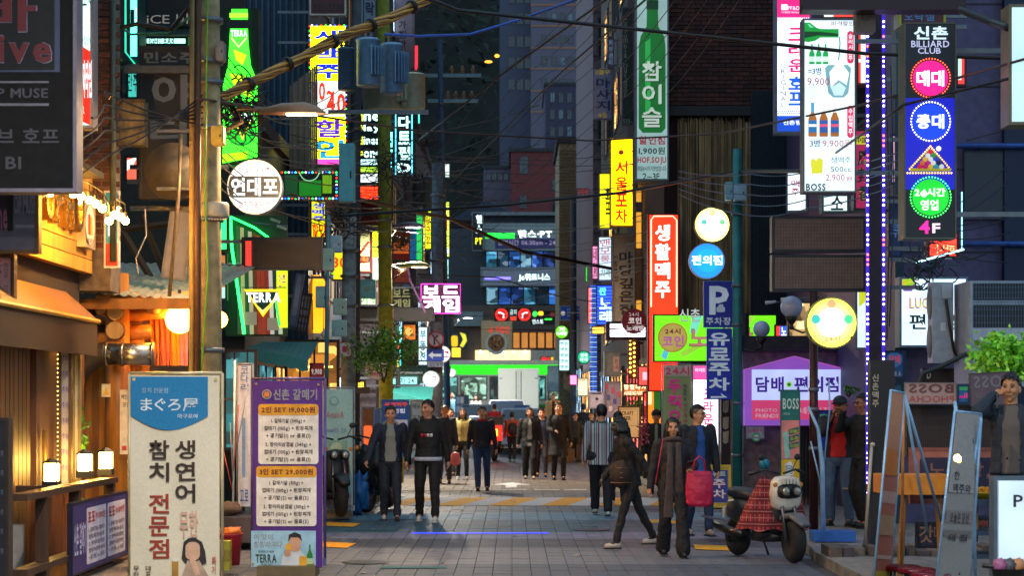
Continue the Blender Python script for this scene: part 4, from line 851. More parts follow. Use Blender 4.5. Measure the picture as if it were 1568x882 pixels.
s.text('무한리필',498,708,534,720,'7a80b8',y=-.03,mirror=True);s.text('Nan Free',498,724,534,733,'7a80b8',y=-.03,mirror=True);s.patch(494,756,538,774,'b09088',y=-.026);s.text('curry',500,760,532,770,'905060',y=-.03,mirror=True)
s=banner_stand('blue_white_side_banner','narrow blue and white banner between the two big standing banners',365,560,384,776,24,D('a8b4c8',.7,0,'fabric',.1));s.patch(371,640,376,730,'5a80b0',y=-.026,r=2);s.text('코다리',369,560,381,600,'3a60a0',y=-.03,vert=True);s.text('고로',368,750,381,768,'2a50a0',y=-.03)
s=sg('blue_band_notice','blue and yellow trimmed folded board near the pavement edge',606,700,618,740,37,D('20406a',.6),.05,'d0a020',cat='board');s.patch(607,712,617,716,'e0c020');s.patch(607,722,617,726,'e0c020')
s=banner_stand('small_slate_banner','slate blue banner half hidden behind the mint banner',562,628,583,745,34,D('6a7aa0',.7,0,'fabric',.1));s.patch(564,655,572,690,'2050a0',y=-.026)
s=banner_stand('orange_mesh_banner','orange glowing wicker patterned banner beside the motorbike seat',556,626,571,700,33.6,D('b06030',.7,0,'fabric',.2));s.patch(557,652,570,690,'ff6a30',.8,y=-.026,r=3)
# ================= SIGNS, RIGHT =================
s=sg('massage_sign','white and blue massage sign with yellow floor lettering',908,105,938,182,58,D('7c86b0',.5),.2,'6a6a8a',side='R',reach=3.0);s.text('2월수',911,104,934,114,'b8a030',.3,.04);s.text('마사지',913,118,934,170,'182a58',off=.08,vert=True);s.text('4층',916,172,930,180,'b8a030',.3)
s=sg('small_cyan_word_sign','small faded blue lettered sign above the massage sign',930,55,940,105,56,D('585a70',.5),.1,'484a60',side='R',reach=3.0);s.text('피부관리',932,60,939,100,'8aa8d8',.3,.03,True)
s=sg('outdoor_wear_sign','dark green vertical sign with sideways English lettering',952,10,972,192,46,D('0c2420',.5),.2,'585460',side='R',reach=3.0);s.patch(969,12,971,170,'7a3030');s.text('Columbia Outdoor',954,28,961,150,'9aa8a0',.1,0,True);s.text('555-',954,182,968,189,'8a9a90')
s=sg('bottle_lightbox','tall pale lightbox with a big green bottle and white brush letters',973,-60,1024,276,37.2,('96b8b8',.6),.3,'6a7a80',side='R',reach=3.0)
G_='g';s.patch(0,0,0,0,E('127a2c',.5),poly=[(991,-10),(1007,-10),(1008,40),(1017,55),(1019,70),(1019,196),(1013,203),(984,203),(978,196),(978,70),(981,55),(990,40)],name='green_bottle');s.patch(0,0,0,0,E('2cae4c',.6),poly=[(988,64),(996,58),(996,190),(988,190)],y=-.014,name='bottle_shine');s.patch(0,0,0,0,E('0c4a20',.3),poly=[(990,0),(1008,0),(1008,14),(990,14)],y=-.014,name='bottle_cap')
s.text('참이슬',984,92,1014,198,'0c1c14',None,.09,True,y=-.018);s.text('참이슬',983,91,1013,197,'d8f0e0',.5,.04,True,y=-.021)
s.text('할인점',978,208,1018,221,'b02040',.5,.05);s.text('1,900원',978,225,1018,237,'182028',off=.03);s.text('HOF.SOJU',976,240,1020,252,'b01838',.5,.06);s.text('매일10시까지영업합니다',976,254,1020,262,'283038',off=.02);s.text('2~3F',984,265,1010,275,'202830')
s=sg('seoul_pocha_sign','bright yellow sign with four red Korean letters stacked',934,210,970,347,46,('ffb400',1.35),.3,'b07a10',side='R',reach=3.0,sample=True);s.text('달라지',939,214,965,221,'604010');s.round(951,233,4,'c03010',.6);s.line([(943,233),(946,239),(956,239),(959,233)],.6,'704010');s.text('서울포차',942,244,961,343,'ff1a08',1.1,.07,True)
s=sg('lemon_side_sign','lemon yellow sign half hidden behind the four letter yellow sign',917,265,945,350,54,('f0f010',1.3),.3,'8a8a20',side='R',reach=3.0);s.text('호프',927,285,934,330,'303010',off=.05,vert=True)
s=sg('amber_column_lights','amber lit column windows beside the red vertical sign',972,290,984,500,43.5,('e09a30',.8),.05,'6a4a20',side=None);s.patch(972,309,984,325,'5a4860');s.patch(972,380,984,460,'8a6038')
s=sg('lilac_menu_sign','lilac white sign with pink Korean letters and cyan foot',916,362,937,430,55,('d0e8f8',.9),.2,'8a6a90',side='R',reach=3.0);s.text('맨모롱',919,366,934,402,'e05070',.6,.01,True);s.text('카페',920,408,934,424,'60a8a8',.4)
s=sg('grey_brush_letter_sign','grey signboard with large black brush letters spelling deep yard house',938,358,973,498,46.5,D('8a8078',.6),.25,'6a6058',side='R',reach=3.0);s.text('마당깊은집',948,384,969,484,'1c1414',off=.06,vert=True);s.text('전통주점',940,390,946,432,'2c2420',vert=True)
s=sg('small_red_shop_sign','small cluttered red and white sign on a white pole',882,288,914,303,70,D('b0a8a8',.5),.1,'8a3030',side='R',reach=2.75);s.text('연장',886,289,910,301,'b02830',.5,.07)
s=sg('blue_singing_sign','blue neon sign with white letters and striped tubes',913,436,938,498,56,('1830e0',.8),.25,'1c2a60',side='R',reach=3.0,sample=True);s.text('싼',917,440,928,452,'60ff80',2,.05);s.text('노래',918,455,936,495,'d0f4ff',2.4,.1,True)
for i in range(12): s.line([(914,440+i*5),(937,440+i*5)],.5,'4080ff',1.6,name='blue_tube',y=-.012)
t=thing('blue_pole_lights','slim pole wrapped with blue and white light rungs','light',P(908,600,60));m=MB();k=60/F
for i in range(44): m.box(-.1,.12,-.01,.01,i*.075,i*.075+.03,E(('80b0ff','3060e0')[i % 2],1.3))
stuff(m.build('light_rungs',t));m=MB();m.tube([(0,.03,-1.2),(0,.03,3.3)],.03,STEEL,8);m.build('pole',t)
s=sg('coin_karaoke_disc','round crimson sign with white coin karaoke lettering',952,473,990,511,42,D('a02038',.5),.12,'802030',shape='round',side='R',reach=3.0,rim=.01);s.text('24시',963,478,978,485,'e8c8c8',.4);s.text('코인',962,486,982,496,'f8e8e8',.6,.05);s.text('노래방',959,498,986,507,'f8e8e8',.6,.05)
s=sg('pinkwhite_overexposed_sign','glaring white lit box behind the round crimson sign',928,492,990,521,42.5,D('301c30',.5),.3,'3a2838',side='R',reach=3.0);s.patch(934,496,988,516,'ffe8ff',2.4);s.line([(934,504),(948,504),(948,509),(985,509)],.8,'503050',y=-.02)
s=sg('red_draft_beer_sign','tall glowing red sign with four white brush letters and neon border',992,327,1040,600,37.3,('ff1a06',1.5),.3,'5a1008',side='R',reach=3.0,sample=True)
s.line([(997,470),(997,337),(1001,331),(1030,331),(1036,337),(1036,470)],.9,'ffd0a0',2.4);s.text('생활맥주',1003,342,1026,458,'fff4e8',2.4,.05,True)
s=sg('yellow_disc_sign','round yellow and white glowing sign above the blue disc',1063,317,1118,371,33,('f8f070',1.1),.14,'9a9860',shape='round',rim=.012,sample=True);s.round(1091,344,21,'fffce0',2.0,y=-.012);s.round(1078,340,4,'50d0c0',1,y=-.016);s.round(1106,340,4,'70e090',1,y=-.016);s.round(1091,326,5,'f8d098',1.2,y=-.016)
s=sg('blue_convenience_disc','round blue glowing sign with white convenience store lettering',1054,372,1111,427,33,('1058e0',1.1),.14,'c8d8f0',shape='round',rim=.016,sample=True);s.round(1083,399,18,'1ca0ff',1.3,y=-.012);s.text('편의점',1059,391,1106,406,'f0ffff',1.6,.08,y=-.018)
s=sg('parking_sign','blue parking sign with a big white P and car symbol',1077,430,1123,502,32.5,D('0c2aa8',.45),.05,'6a88c8',rim=.012)
s.text('P',1086,438,1116,482,'c8dcf0',.3,.09);s.patch(1097,470,1110,478,'c8dcf0',.2,r=2);s.patch(0,0,0,0,'c8dcf0',.2,poly=[(1099,471),(1101,466),(1107,466),(1108,471)]);s.text('주차장',1081,486,1119,498,'c8dcf0',.25,.03)
s=sg('paid_parking_sign','narrow blue hanging sign reading paid parking with an arrow',1082,503,1121,612,32.3,D('0c3ac0',.45),.04,'0c3ac0',rim=.004);s.text('유료주차',1085,508,1117,600,'d0e4f4',.3,.08,True);s.patch(0,0,0,0,'d0e4f4',.3,poly=[(1088,607),(1106,607),(1103,602),(1114,609),(1088,610)])
s=sg('green_karaoke_signboard','wide lime green karaoke signboard with round coin badge',1000,481,1190,555,36.5,('5ad010',.55),.25,'1c3a10',sample=True)
for c_,pl in (('80f0d0',[(1060,483),(1076,483),(1066,512),(1056,510)]),('60c8e8',[(1012,546),(1020,528),(1026,532),(1020,552)]),('a8e840',[(1040,540),(1074,524),(1078,530),(1046,548)]),('60d0f0',[(1112,532),(1122,526),(1116,550)]),('c0f060',[(1140,484),(1156,484),(1146,500)])): s.patch(0,0,0,0,c_,.7,poly=pl,y=-.012)
s.round(1030,517,23,'c8a838',.5,y=-.014);s.round(1030,517,20.5,'d8c060',.5,y=-.017);s.text('24시',1018,503,1042,512,'8a1840',.4,.05,y=-.022);s.text('코인',1014,514,1047,531,'d070b8',.5,.08,y=-.022)
s.text('신촌',1040,473,1072,492,'e8f0f0',.5,.02,y=-.03,outline='30604a');s.text('노래방',1056,502,1152,534,'e8a090',.45,.08,y=-.03,outline='3a1424')
t_=sg('pink_side_lettering','small red and blue lit panel right of the lime green signboard',1186,497,1218,534,36,('ff4030',1.1),.1,'6a2018');t_.patch(1194,498,1206,532,'3060e0',1.1);t_.text('노래',1196,500,1204,530,'e8f4ff',1.5,.05,True);t_.patch(1207,499,1217,533,'ffd8d8',1.3)
s=banner_stand('tofu_banner','yellow green standing banner with magenta Korean letters',1016,559,1058,700,34.5,D('a8b878',.7,0,'fabric',.1));s.patch(1017,560,1057,576,'d8d0c0',y=-.022);s.text('24시',1019,561,1055,575,'c02060',.3,.03,y=-.03);s.text('두꺽오',1022,580,1043,650,'c01080',.4,.1,True,y=-.03);s.text('매일매일',1046,588,1051,614,'503880',vert=True,y=-.03);s.text('싱신꺽연',1046,616,1052,650,'b02878',vert=True,y=-.03)
s=sg('crown_hof_tall_lightbox','white standing lightbox with pink crown hof lettering behind the couple',1059,558,1102,695,35,('f4f8ff',1.5),.25,'9aa0b0',sample=True,cat='lightbox');s.patch(1060,559,1085,582,'ff50a0',1.1);s.text('하이트',1064,564,1080,570,'fff0f8',1.2);s.text('크라운',1077,594,1092,652,'f04890',1,.06,True);s.text('호프',1078,654,1092,684,'50a8f0',1.1,.06,True)
s=sg('torn_poster_wall','dark wall panel with torn white posters beside the standing lightbox',1104,600,1128,740,34,D('3a3034',.8),.1,'2a2428',cat='wall panel')
for y in (615,640,662): s.patch(0,0,0,0,'b8a898',poly=[(1106,y),(1116,y-2),(1115,y+16),(1110,y+18),(1106,y+15)])
s=sg('craft_beer_board','tan craft beer board standing beside the striped shirt man',946,622,981,672,36,('d8a060',.55),.05,'8a5a30',cat='board');s.text('CRAFT',952,630,970,636,'30201c',off=.06);s.text('BEER',952,638,966,644,'30201c',off=.06);s.line([(950,627),(976,627),(976,652),(950,652),(950,627)],.4,'5a3a20',y=-.012)
s=sg('orange_lager_sign','orange lit sign with two rows of cream lager lettering',953,587,991,608,40,('e87820',.7),.15,'6a3010',side='R',reach=3.0);s.text('잘잘라거',955,589,989,597,'fff0c8',1.3,.06);s.text('시대의거리',955,599,985,606,'fff0c8',1.3,.06)
s=sg('bulb_marquee_column','column of yellow marquee bulbs on a dark red box',962,518,980,580,44,D('5a1c18',.6),.2,'3a1010',side='R',reach=3.0);s.dots([(965,521+i*7) for i in range(8)]+[(971,519+i*7) for i in range(9)],1.8,'ffc850',5)
s=sg('white_kiosk_box','pale grey wall box with a framed pink sticker',925,538,951,577,45,D('8a9496',.5),.3,'7a8486',side='R',reach=3.0,cat='box');s.patch(939,546,948,569,'d8c0b8');s.text('안내',941,550,946,566,'b04048',vert=True)
s=sg('vertical_grey_sticker_wall','blue grey flyer covered column under the pale wall box',925,584,951,640,46,D('8a96a8',.6),.2,'7a8490',cat='column')
for i in range(7): s.patch(926+i*3.2,588+(i*17) % 45,931+i*3.2,596+(i*17) % 45,('c05878','4a60a0','d8d8d8')[i % 3])
s=sg('white_menu_easel','white menu board with a small grey emblem beside the food stall',901,600,925,626,48,D('a8b0bc',.5),.03,'8a9098',cat='board');s.patch(905,602,921,604,'404850');s.round(914,611,2.4,'303840',y=-.012)
s=sg('cream_poster_lightbox','cream lit poster panel at the far right corner',884,579,901,607,62,('f8e8b8',1.2),.15,'8a7a50');s.text('OPEN MENU',886,581,899,584,'908050')
s=sg('green_round_sign','round emerald sign with white words by the ribbed corner',884,537,904,558,66,('18b880',1.2),.12,'107050',shape='round',side='R',reach=2.75);s.text('연세',889,541,899,547,'e8fff8',1.4,.05);s.text('약국',888,548,900,554,'e8fff8',1.4,.05)
s=sg('lime_round_sign','round lime sign with white words over the junction',849,498,871,519,82,('60d010',1.2),.12,'408010',shape='round');s.text('그린',855,501,865,507,'f0fff0',1.5,.05);s.text('커피방',852,508,868,514,'f0fff0',1.5,.05)
s=sg('red_stroke_awning_sign','slanting pink and red lit awning panel below the red vertical sign',976,560,1012,592,37.6,('ff5a50',1.0),.1,'6a1c18');s.patch(984,570,994,582,'ffb0c0',1.3)
s=sg('orange_door_glow','orange lit doorway panel left of the yellow green banner',990,575,1014,690,37.85,('ff8a20',.9),.1,'3a1c10',cat='doorway',facname='lit_panel');s.patch(1001,580,1012,630,'3a8a30',.4);s.patch(992,585,998,620,'ffe0a0',1.1)
# --- tall right-hand signs
s=sg('crown_hof_vertical_sign','tall white and pink vertical sign reading crown hof and ORIGINAL',1187,-40,1243,204,29,('e8f4ff',1.2),.25,'6a6a80',side='R',reach=5.3,sample=True)
s.patch(1188.5,-38,1241,26,'ff1878',1.2);s.patch(1196,6,1206,15,'f0e8f0',1.2,r=1.5,y=-.014);s.text('PF&D',1206,9,1224,15,'ffe0f0',1.1,.04,y=-.014);s.text('가맹문의1566-7750',1196,17,1236,20,'ffe0f0',1.1,y=-.014)
for c_,y in (('ff1878',27),('2a50e8',170)):
    for r in range(2): s.dots([(1190+i*2.9+r*1.4,y+r*3.4) for i in range(18)],1.05,c_,1,y=-.01)
s.text('크라운',1207,40,1232,112,'e81878',1,.1,True);s.text('호프',1207,115,1232,163,'1860f0',1,.1,True);s.text('ORIGINAL',1195,96,1203,164,'205070',.3,0,True);s.patch(1188.5,177,1241,203,'1850d8',.9);s.text('신촌점',1199,184,1226,191,'e8f4ff',1.2,.05,y=-.014)
s=sg('boss_menu_lightbox','big white lightbox of bottle deals with green bottle pouring into a tumbler',1229,28,1311,295,24,('cfe6ee',1.05),.24,'6a6c72',side='R',reach=5.3,sample=True,rim=.022)
s.text('파격할인',1272,32,1307,39,'a03050',.5)
s.patch(0,0,0,0,'18a038',.8,poly=[(1231,34),(1240,34),(1250,42),(1256,44),(1284,44),(1284,57),(1256,57),(1248,62),(1238,64),(1231,63)],name='pouring_bottle');s.patch(0,0,0,0,'0c5a20',.4,poly=[(1231,48),(1252,48),(1283,51),(1283,55),(1252,54),(1231,58)],y=-.014);s.patch(0,0,0,0,'60d0a0',1,poly=[(1236,36),(1240,37),(1246,42),(1240,42)],y=-.014)
s.line([(1285,56),(1286,66),(1285,80),(1284,92)],.8,'3878a0',.6,y=-.012,name='liquid_stream')
for i in range(3): bottle(s,1243+i*10.5,67,98,8.5,'18a850',.8,label='d8f8e8')
s.text('=3병',1237,103,1257,114,'3050b0',.4);s.text('9,900',1236,119,1270,132,'c85070',.6,0);s.text('원',1272,124,1280,130,'c85070',.6)
s.patch(0,0,0,0,'7ab0bc',.8,poly=[(1263,104),(1268,99),(1298,99),(1303,104),(1299,142),(1292,149),(1276,149),(1268,142)],name='tumbler');s.patch(0,0,0,0,'e0f8fc',1.2,poly=[(1270,110),(1280,98),(1290,98),(1300,112),(1296,130),(1284,122),(1272,134)],y=-.014);s.patch(0,0,0,0,'c0e0e8',1,poly=[(1272,134),(1285,126),(1295,134),(1290,146),(1277,146)],y=-.0155)
for y0,y1,tx in ((47,97,'슬러시소주'),(161,211,'수입맥주')): s.patch(1297,y0,1307,y1,'d83060',.9,r=5,y=-.013);s.text(tx,1299,y0+4,1305,y1-4,'f8e8f0',1.1,.03,True,y=-.017)
for i,c_ in enumerate(('4a90b8','e0a050','e0a050')):
    bottle(s,1244+i*17,157,209,13,'c87828',.6,label=None);s.patch(1238+i*17,184,1250+i*17,203,('2878b8','3060b0','3060b0')[i],.8,y=-.015,name='bottle_label');s.patch(1238+i*17,190,1250+i*17,194,('f0f0f0','e05070','e05070')[i],1,y=-.018,name='label_band');s.patch(1241.6+i*17,157,1246.4+i*17,172,('4a9ac8','e8e0f0','e8e0f0')[i],.9,y=-.015,name='neck_label')
s.text('3병',1240,214,1255,225,'4060b0',.4);s.text('9,900원',1259,213,1304,226,'d84868',.7,0)
s.patch(0,0,0,0,'d0d028',1,poly=[(1241,246),(1245,242),(1249,246),(1254,241),(1260,245),(1259,265),(1243,266)],name='beer_print');s.text('생맥주',1272,240,1303,250,'385888',.4,0);s.text('500cc',1272,255,1303,263,'385888',.4,0);s.text('2,900',1264,267,1293,278,'d04060',.7,0);s.text('원',1295,270,1304,277,'d04060',.7);s.text('BOSS',1234,281,1264,292,'0c3040',.15,.06)
s=sg('billiard_club_sign','tall black billiard club sign with pink, blue and green neon circles and 4F',1384,34,1464,366,20,D('0c0c12',.35),.3,'5a564c',side='R',reach=5.6,rim=.015)
s.patch(0,0,0,0,E('1018e0',.5,True),poly=[(1386.5,150),(1461.5,150),(1461.5,290),(1386.5,290)]);s.text('신촌',1399,40,1451,60,'c8e8ff',1.1,.06);s.text('BILLIARD',1395,62,1453,72,'c0c8f0',.9,.02);s.text('CLUB',1405,73,1440,82,'c0c8f0',.9,.02)
for cy,c_,dc,r,e_ in ((119.5,'ff0a78','ff5030',27,1.4),(186,'0a3af0','e0ecff',27,1.3),(302,'10d030','40ff60',28,1.1)):
    s.round(1424.5,cy,r,c_,e_,y=-.014);s.dots([(1424.5+(r+2.8)*math.cos(q*2*PI/42),cy+(r+2.8)*math.sin(q*2*PI/42)) for q in range(42)],1.15,dc,4)
s.text('대대',1403,108,1445,132,'fff0fc',2,.07,y=-.02);s.text('중대',1403,175,1445,197,'f0fcff',2,.07,y=-.02);s.text('24시간',1400,288,1447,301,'f4fff4',1.8,.04,y=-.02);s.text('영업',1409,306,1436,322,'f4fff4',1.8,.04,y=-.02)
s.round(1416,115,5.5,'ffffff',3,y=-.022);s.round(1416,181,5.5,'ffffff',3,y=-.022);s.round(1414,297,4.5,'ffffff',3,y=-.022)
tri=[(1424,226),(1456,262),(1390,262)]
s.dots([(1424+(1457-1424)*i/13,224+(262-224)*i/13) for i in range(13)]+[(1424+(1390-1424)*i/13,224+(262-224)*i/13) for i in range(13)]+[(1389+i*4.2,265) for i in range(17)],1.3,'ffb840',4)
s.line([(1393,260),(1455,260)],2.6,'b8b020',.6,y=-.02,name='rack_bar');s.line([(1424,228),(1394,258)],1,'a07820',.6,y=-.02,name='rack_bar');s.line([(1424,228),(1454,258)],1,'a07820',.6,y=-.02,name='rack_bar')
bc=['e02030','f0f0f0','20a040','f0c020','f0f0f0','2040c0','e07020','c02080','f0f0f0','102040','e02030','d01860','f0c020','20a0a0','f0f0f0']
i=0
for r in range(5):
    for j in range(r+1):
        a,z=s.xz(1424+(j-r/2)*8.4,233+r*5.6);m=MB();m.ball((a,-.03,z),.026,E(bc[i],.6),6);m.build('billiard_ball',s.t,True);i += 1
a,z=s.xz(1436,228);m=MB();m.ball((a,-.04,z),.026,E('f8f8f8',1.2),6);m.build('billiard_ball',s.t,True)
s.text('4',1407,338,1423,358,'ff2090',1.6,.08,y=-.02);s.text('F',1427,342,1439,357,'f8d0e8',1.4,.05,y=-.02)
s=sg('blank_white_lightbox','blank pale blue lightbox cut by the right edge of the view',1544,6,1600,191,19,('b4dce8',.95),.3,'7a6a50',sample=True,reach=6,side='R')
s=sg('chinese_hotpot_sign','magenta vertical sign with black and yellow Chinese characters',1307,197,1341,322,26.5,('a81850',.6),.2,'301020',side='R',reach=5.5);s.patch(1309,208,1339,221,'c8c020',.8);s.text('中国城',1310,210,1338,219,'201010',y=-.015,off=.04)
s.text('麻辣香',1313,226,1336,310,'b8d040',.7,.09,True,y=-.013);s.text('麻辣香',1313,226,1336,310,'102018',None,.03,True,y=-.018)
s=sg('white_letter_lightbox','white lightbox with dark green letters under the bottle deals board',1258,297,1300,326,27,('d8f4f4',1.2),.2,'4a6a70',side='R',reach=5.5);s.text('소',1272,299,1291,322,'104a50',off=.04)
s=sg('angled_white_lightbox','white lightbox with pink letters angled behind the bottle deals board',1204,262,1236,325,30,('e0f4fc',1.25),.25,'5a6a78',yaw=-12,side='R',reach=5.3);s.text('맥주',1212,275,1224,300,'d04078',.7,vert=True)
s=sg('red_white_wall_sign','white and red lit board behind the LED wrapped column',1311,44,1336,130,27,('e0f4f0',1.2),.2,'6a2020',side='R',reach=5.5);s.patch(1312,50,1318,90,'f03828',1.1);s.patch(1312,95,1318,128,'f03828',1.1)
s=sg('red_white_top_sign','red and white lit sign strip above the bottle deals board',1258,17,1310,29,26,('e8f0f0',1.2),.2,'301818');s.patch(1276,19,1309,28,'f04030',1.1)
s=sg('yellow_red_stripe_sign','yellow and red edged sign behind the billiard sign',1376,18,1448,40,24,D('5a1820',.5),.3,'a0a030',side='R',reach=5.6);s.text('오락실',1384,18,1430,32,'3880c0',.4)
s=sg('red_cafe_wedge','red lit corner panel showing past the right side of the billiard sign',1463,86,1480,132,25,('f04040',1.1),.1,'501818');s.patch(1464,88,1472,122,'b8f0e0',1.1)
s=sg('green_edge_sign','narrow sign with yellow and green edges left of the billiard sign',1372,20,1382,145,25,D('6a7a20',.5),.3,'2a5a60')
s=sg('red_hana_sign','red lit sign with mirrored cream letters under the billiard sign',1420,355,1468,395,25,('f02818',1.3),.2,'501010',side='R',reach=5.6,sample=True);s.text('하나',1432,374,1462,388,'ffc888',1.6,.02,mirror=True);s.line([(1472,294),(1472,380)],1,'90f0f0',2.2)
s=sg('white_line_canopy_light','slanting cyan white light tube on the canopy below the billiard sign',1400,380,1476,408,24,None,.02,'2a3a4a',rim=0);s.t.children[0].scale=(1,1,.1);s.line([(1402,402),(1475,382)],1.6,'b0f4ff',3,sample=True)
s=sg('pink_curtain_window','rosy curtained lit window between the column and the billiard sign',1363,205,1382,282,27.15,('e0a8c0',.8),.05,'2a3a60',cat='window',facname='curtain')
s=sg('blue_signs_column','small stacked blue signs right of the LED wrapped column',1360,300,1382,395,26.8,D('14346a',.5),.1,'0c1c3a');s.text('당구',1364,335,1378,365,'4a80c0',.4,.03,True)
# convenience store corner lightbox
s=sg('hand_logo_lightbox','white convenience store lightbox with a yellow and purple hand logo',1377,424,1482,532,26.6,('c8e8f8',1.1),.3,'6a7a88',sample=True)
for pl,c_ in (([(1379,426),(1398,426),(1403,434),(1396,446),(1384,446),(1379,440)],'7a40a0'),([(1381,427),(1395,427),(1399,434),(1393,443),(1385,443),(1381,438)],'c8c820')): s.patch(0,0,0,0,c_,.8,poly=pl,y=-.012 if c_[0] == '7' else -.016)
for a in ((1386,431,1400,425),(1388,436,1403,433)): s.line([(a[0],a[1]),(a[2],a[3])],1.8,'90d030',.8,y=-.02,name='logo_finger')
s.text('LUCKY',1392,456,1446,473,'b060d0',.8,.08,y=-.014);s.text('LUCKY',1394,458,1444,471,'e8e040',1.1,.01,y=-.018);s.text('편의점',1392,481,1474,505,'101828',None,.04)
s=sg('hand_logo_side_lightbox','narrow white side of the convenience lightbox with a long yellow hand',1312,430,1372,535,29.2,('c8dce8',1.0),.2,'6a7a88',yaw=-20,sample=True);s.patch(0,0,0,0,'c8d020',.9,poly=[(1317,432),(1328,434),(1326,462),(1317,470)]);s.patch(0,0,0,0,'d8d020',.9,poly=[(1358,520),(1361,470),(1366,458),(1370,480),(1371,530),(1360,532)]);s.patch(0,0,0,0,'a060c0',.6,poly=[(1356,522),(1360,462),(1362,470),(1359,530)]);s.text('24시믿음',1348,460,1355,512,'303040',vert=True,off=.02)
s=sg('tobacco_sign','small blue sign with a round tobacco emblem under the side lightbox',1352,537,1387,580,26.3,D('1c4a88',.5),.1,'10284a');s.round(1369,551,12,'2a70b0',.3,y=-.012);s.text('담배',1361,544,1378,557,'c03858',.5,.06,y=-.018);s.text('EXTRA',1354,569,1380,577,'a0b8d0',.2,.04)
s=sg('dark_wood_word_sign','dark wooden panel with a pale letter D above the mirrored board',1412,564,1480,594,24,D('2c1c1c',.7,0,'wood'),.1,'1c1214');s.text('D',1419,570,1425,580,'c8c0b8',.2)
# round yellow 24h sign on the lamp column
s=sg('yellow_24_hour_disc','large round yellow and white glowing 24 hour sign above the pavement',1234,455,1313,534,24.5,('f4ec40',1.1),.16,'b0ac60',shape='round',rim=.018,sample=True);s.round(1273,494,31,'f8f090',1.3,y=-.012);s.round(1273,494,23,'fffce8',2.4,y=-.016)
for a,b,r,c_ in ((1249,489,7,'40c8c0'),(1299,489,7,'50e098'),(1273,465,7,'e8b880')): s.round(a,b,r,c_,1,y=-.021)
s.text('24시',1262,514,1286,524,'e8b060',.9,.04,y=-.021)
for a,b in ((1241,517),(1303,517)): s.round(a,b,2,'30503a',y=-.02)
# purple tobacco kiosk
t=thing('purple_kiosk_sign','purple gabled kiosk sign reading tobacco and convenience store','sign',P(1224,655,31.6));kk=31.6/F
s=Sign.__new__(Sign);s.d=31.6;s.k=kk;s.cx=1224;s.cy=600;s.y1=655;s.cs=1;s.t=t;s.w=166*kk;s.h=100*kk
s.patch(0,0,0,0,E('9454c8',.5,True),poly=[(1141,567),(1216,547),(1304,568),(1304,574),(1301,574),(1301,652),(1141,652)],y=0,t=.25,name='gable_board');s.line([(1138,567),(1216,546),(1308,569)],1.2,'c060d0',.5,y=-.02,name='eave_trim')
s.patch(1151,566,1288,613,'b0bcec',.95);s.patch(1151,613,1288,643,'d84078',.65);s.text('담배',1157,577,1200,601,'4818b0',.4,.08);s.text('편의점',1216,577,1284,601,'4818b0',.4,.08);s.round(1208,589,4.5,'90d840',.8);s.round(1208,589,2.6,'20803a',.5,y=-.015)
s.text('PHOTO',1157,626,1190,631,'f0c0d0',.5);s.text('FRIENDS',1157,634,1192,640,'f0c0d0',.5);s.text('네컷사진',1225,624,1270,634,'f0c0d0',.5)
kb=building('kiosk_block','low grey rendered kiosk block with a fenced door',3.78,9,32,37.5,2.6,D('6a5a60',.8,0,'concrete'),front=[(4.45,4.85,.3,2.0,D('14181c',.5))])
m=at(kb,MB())
for i in range(9): m.tube([(4.4+i*.06,31.9,.1),(4.4+i*.06,31.9,1.75)],.008,BLACK,5)
m.tube([(4.38,31.9,1.7),(4.9,31.9,1.7)],.012,BLACK,5);stuff(m.build('fence_bars',kb))
s=sg('cigarette_plate','pale plate with tobacco words and a round green badge under the kiosk sign',1143,652,1170,672,31.7,D('a8b0c0',.5),.03,'8a90a0');s.text('담배구역',1146,657,1168,663,'b04060',off=.03);s.round(1158,670,7,'30a860',y=-.014);s.round(1158,670,4.5,'d0d8d0',y=-.017)
s=sg('green_boss_banner','green and pink standing banner reading BOSS beside the lamp column',1195,597,1225,772,23.3,D('146a60',.6,0,'fabric',.1),.02,'1a5a54',cat='banner',yaw=6,rim=.004)
s.text('BOSS',1198,610,1223,627,'d8f0e8',.25,.03);s.text('PHOCHA',1199,632,1209,636,'c8e0d8',.2);s.patch(1196,644,1224,703,'d88078',y=-.0105)
s.patch(0,0,0,0,'88b8a8',y=-.013,poly=[(1198,664),(1206,660),(1210,700),(1202,703)])
for i,tx in enumerate(('테이블당','소주','32,500')): s.patch(0,0,0,0,'1c6058',y=-.013,poly=[(1207,658+i*11),(1223,654+i*11),(1223,662+i*11),(1208,667+i*11)]);s.text(tx,1209,658+i*11,1222,664+i*11,'e0d848',.2,.05,y=-.017)
s.patch(1196,704,1224,770,'d8a818',y=-.0105);s.patch(0,0,0,0,'d8dce0',y=-.013,poly=[(1201,712),(1210,706),(1216,716),(1214,728),(1203,730)]);s.text('한타임',1202,712,1213,726,'303838',y=-.017)
# parking A-board
s=sg('paid_parking_a_board','yellow framed blue A-board reading paid parking on the pavement edge',1083,712,1120,778,28.3,D('b89a28',.5),.04,'c8a830',cat='board');s.patch(1089,720,1115,770,'1c3a90',y=-.0105);s.text('유료',1092,722,1112,730,'b8d0c0',off=.05,y=-.014);s.text('주차',1093,734,1112,766,'b81858',off=.09,vert=True,y=-.018);s.text('주차',1092,733,1111,765,'e0e0e8',off=.03,vert=True,y=-.021)
m=MB();m.box(-.2,.2,.02,.05,0,.62,D('8a6a20',.6));o=m.build('rear_leg',s.t);o.rotation_euler=(math.radians(-18),0,0)
s.t.rotation_euler=(math.radians(-8),0,0)
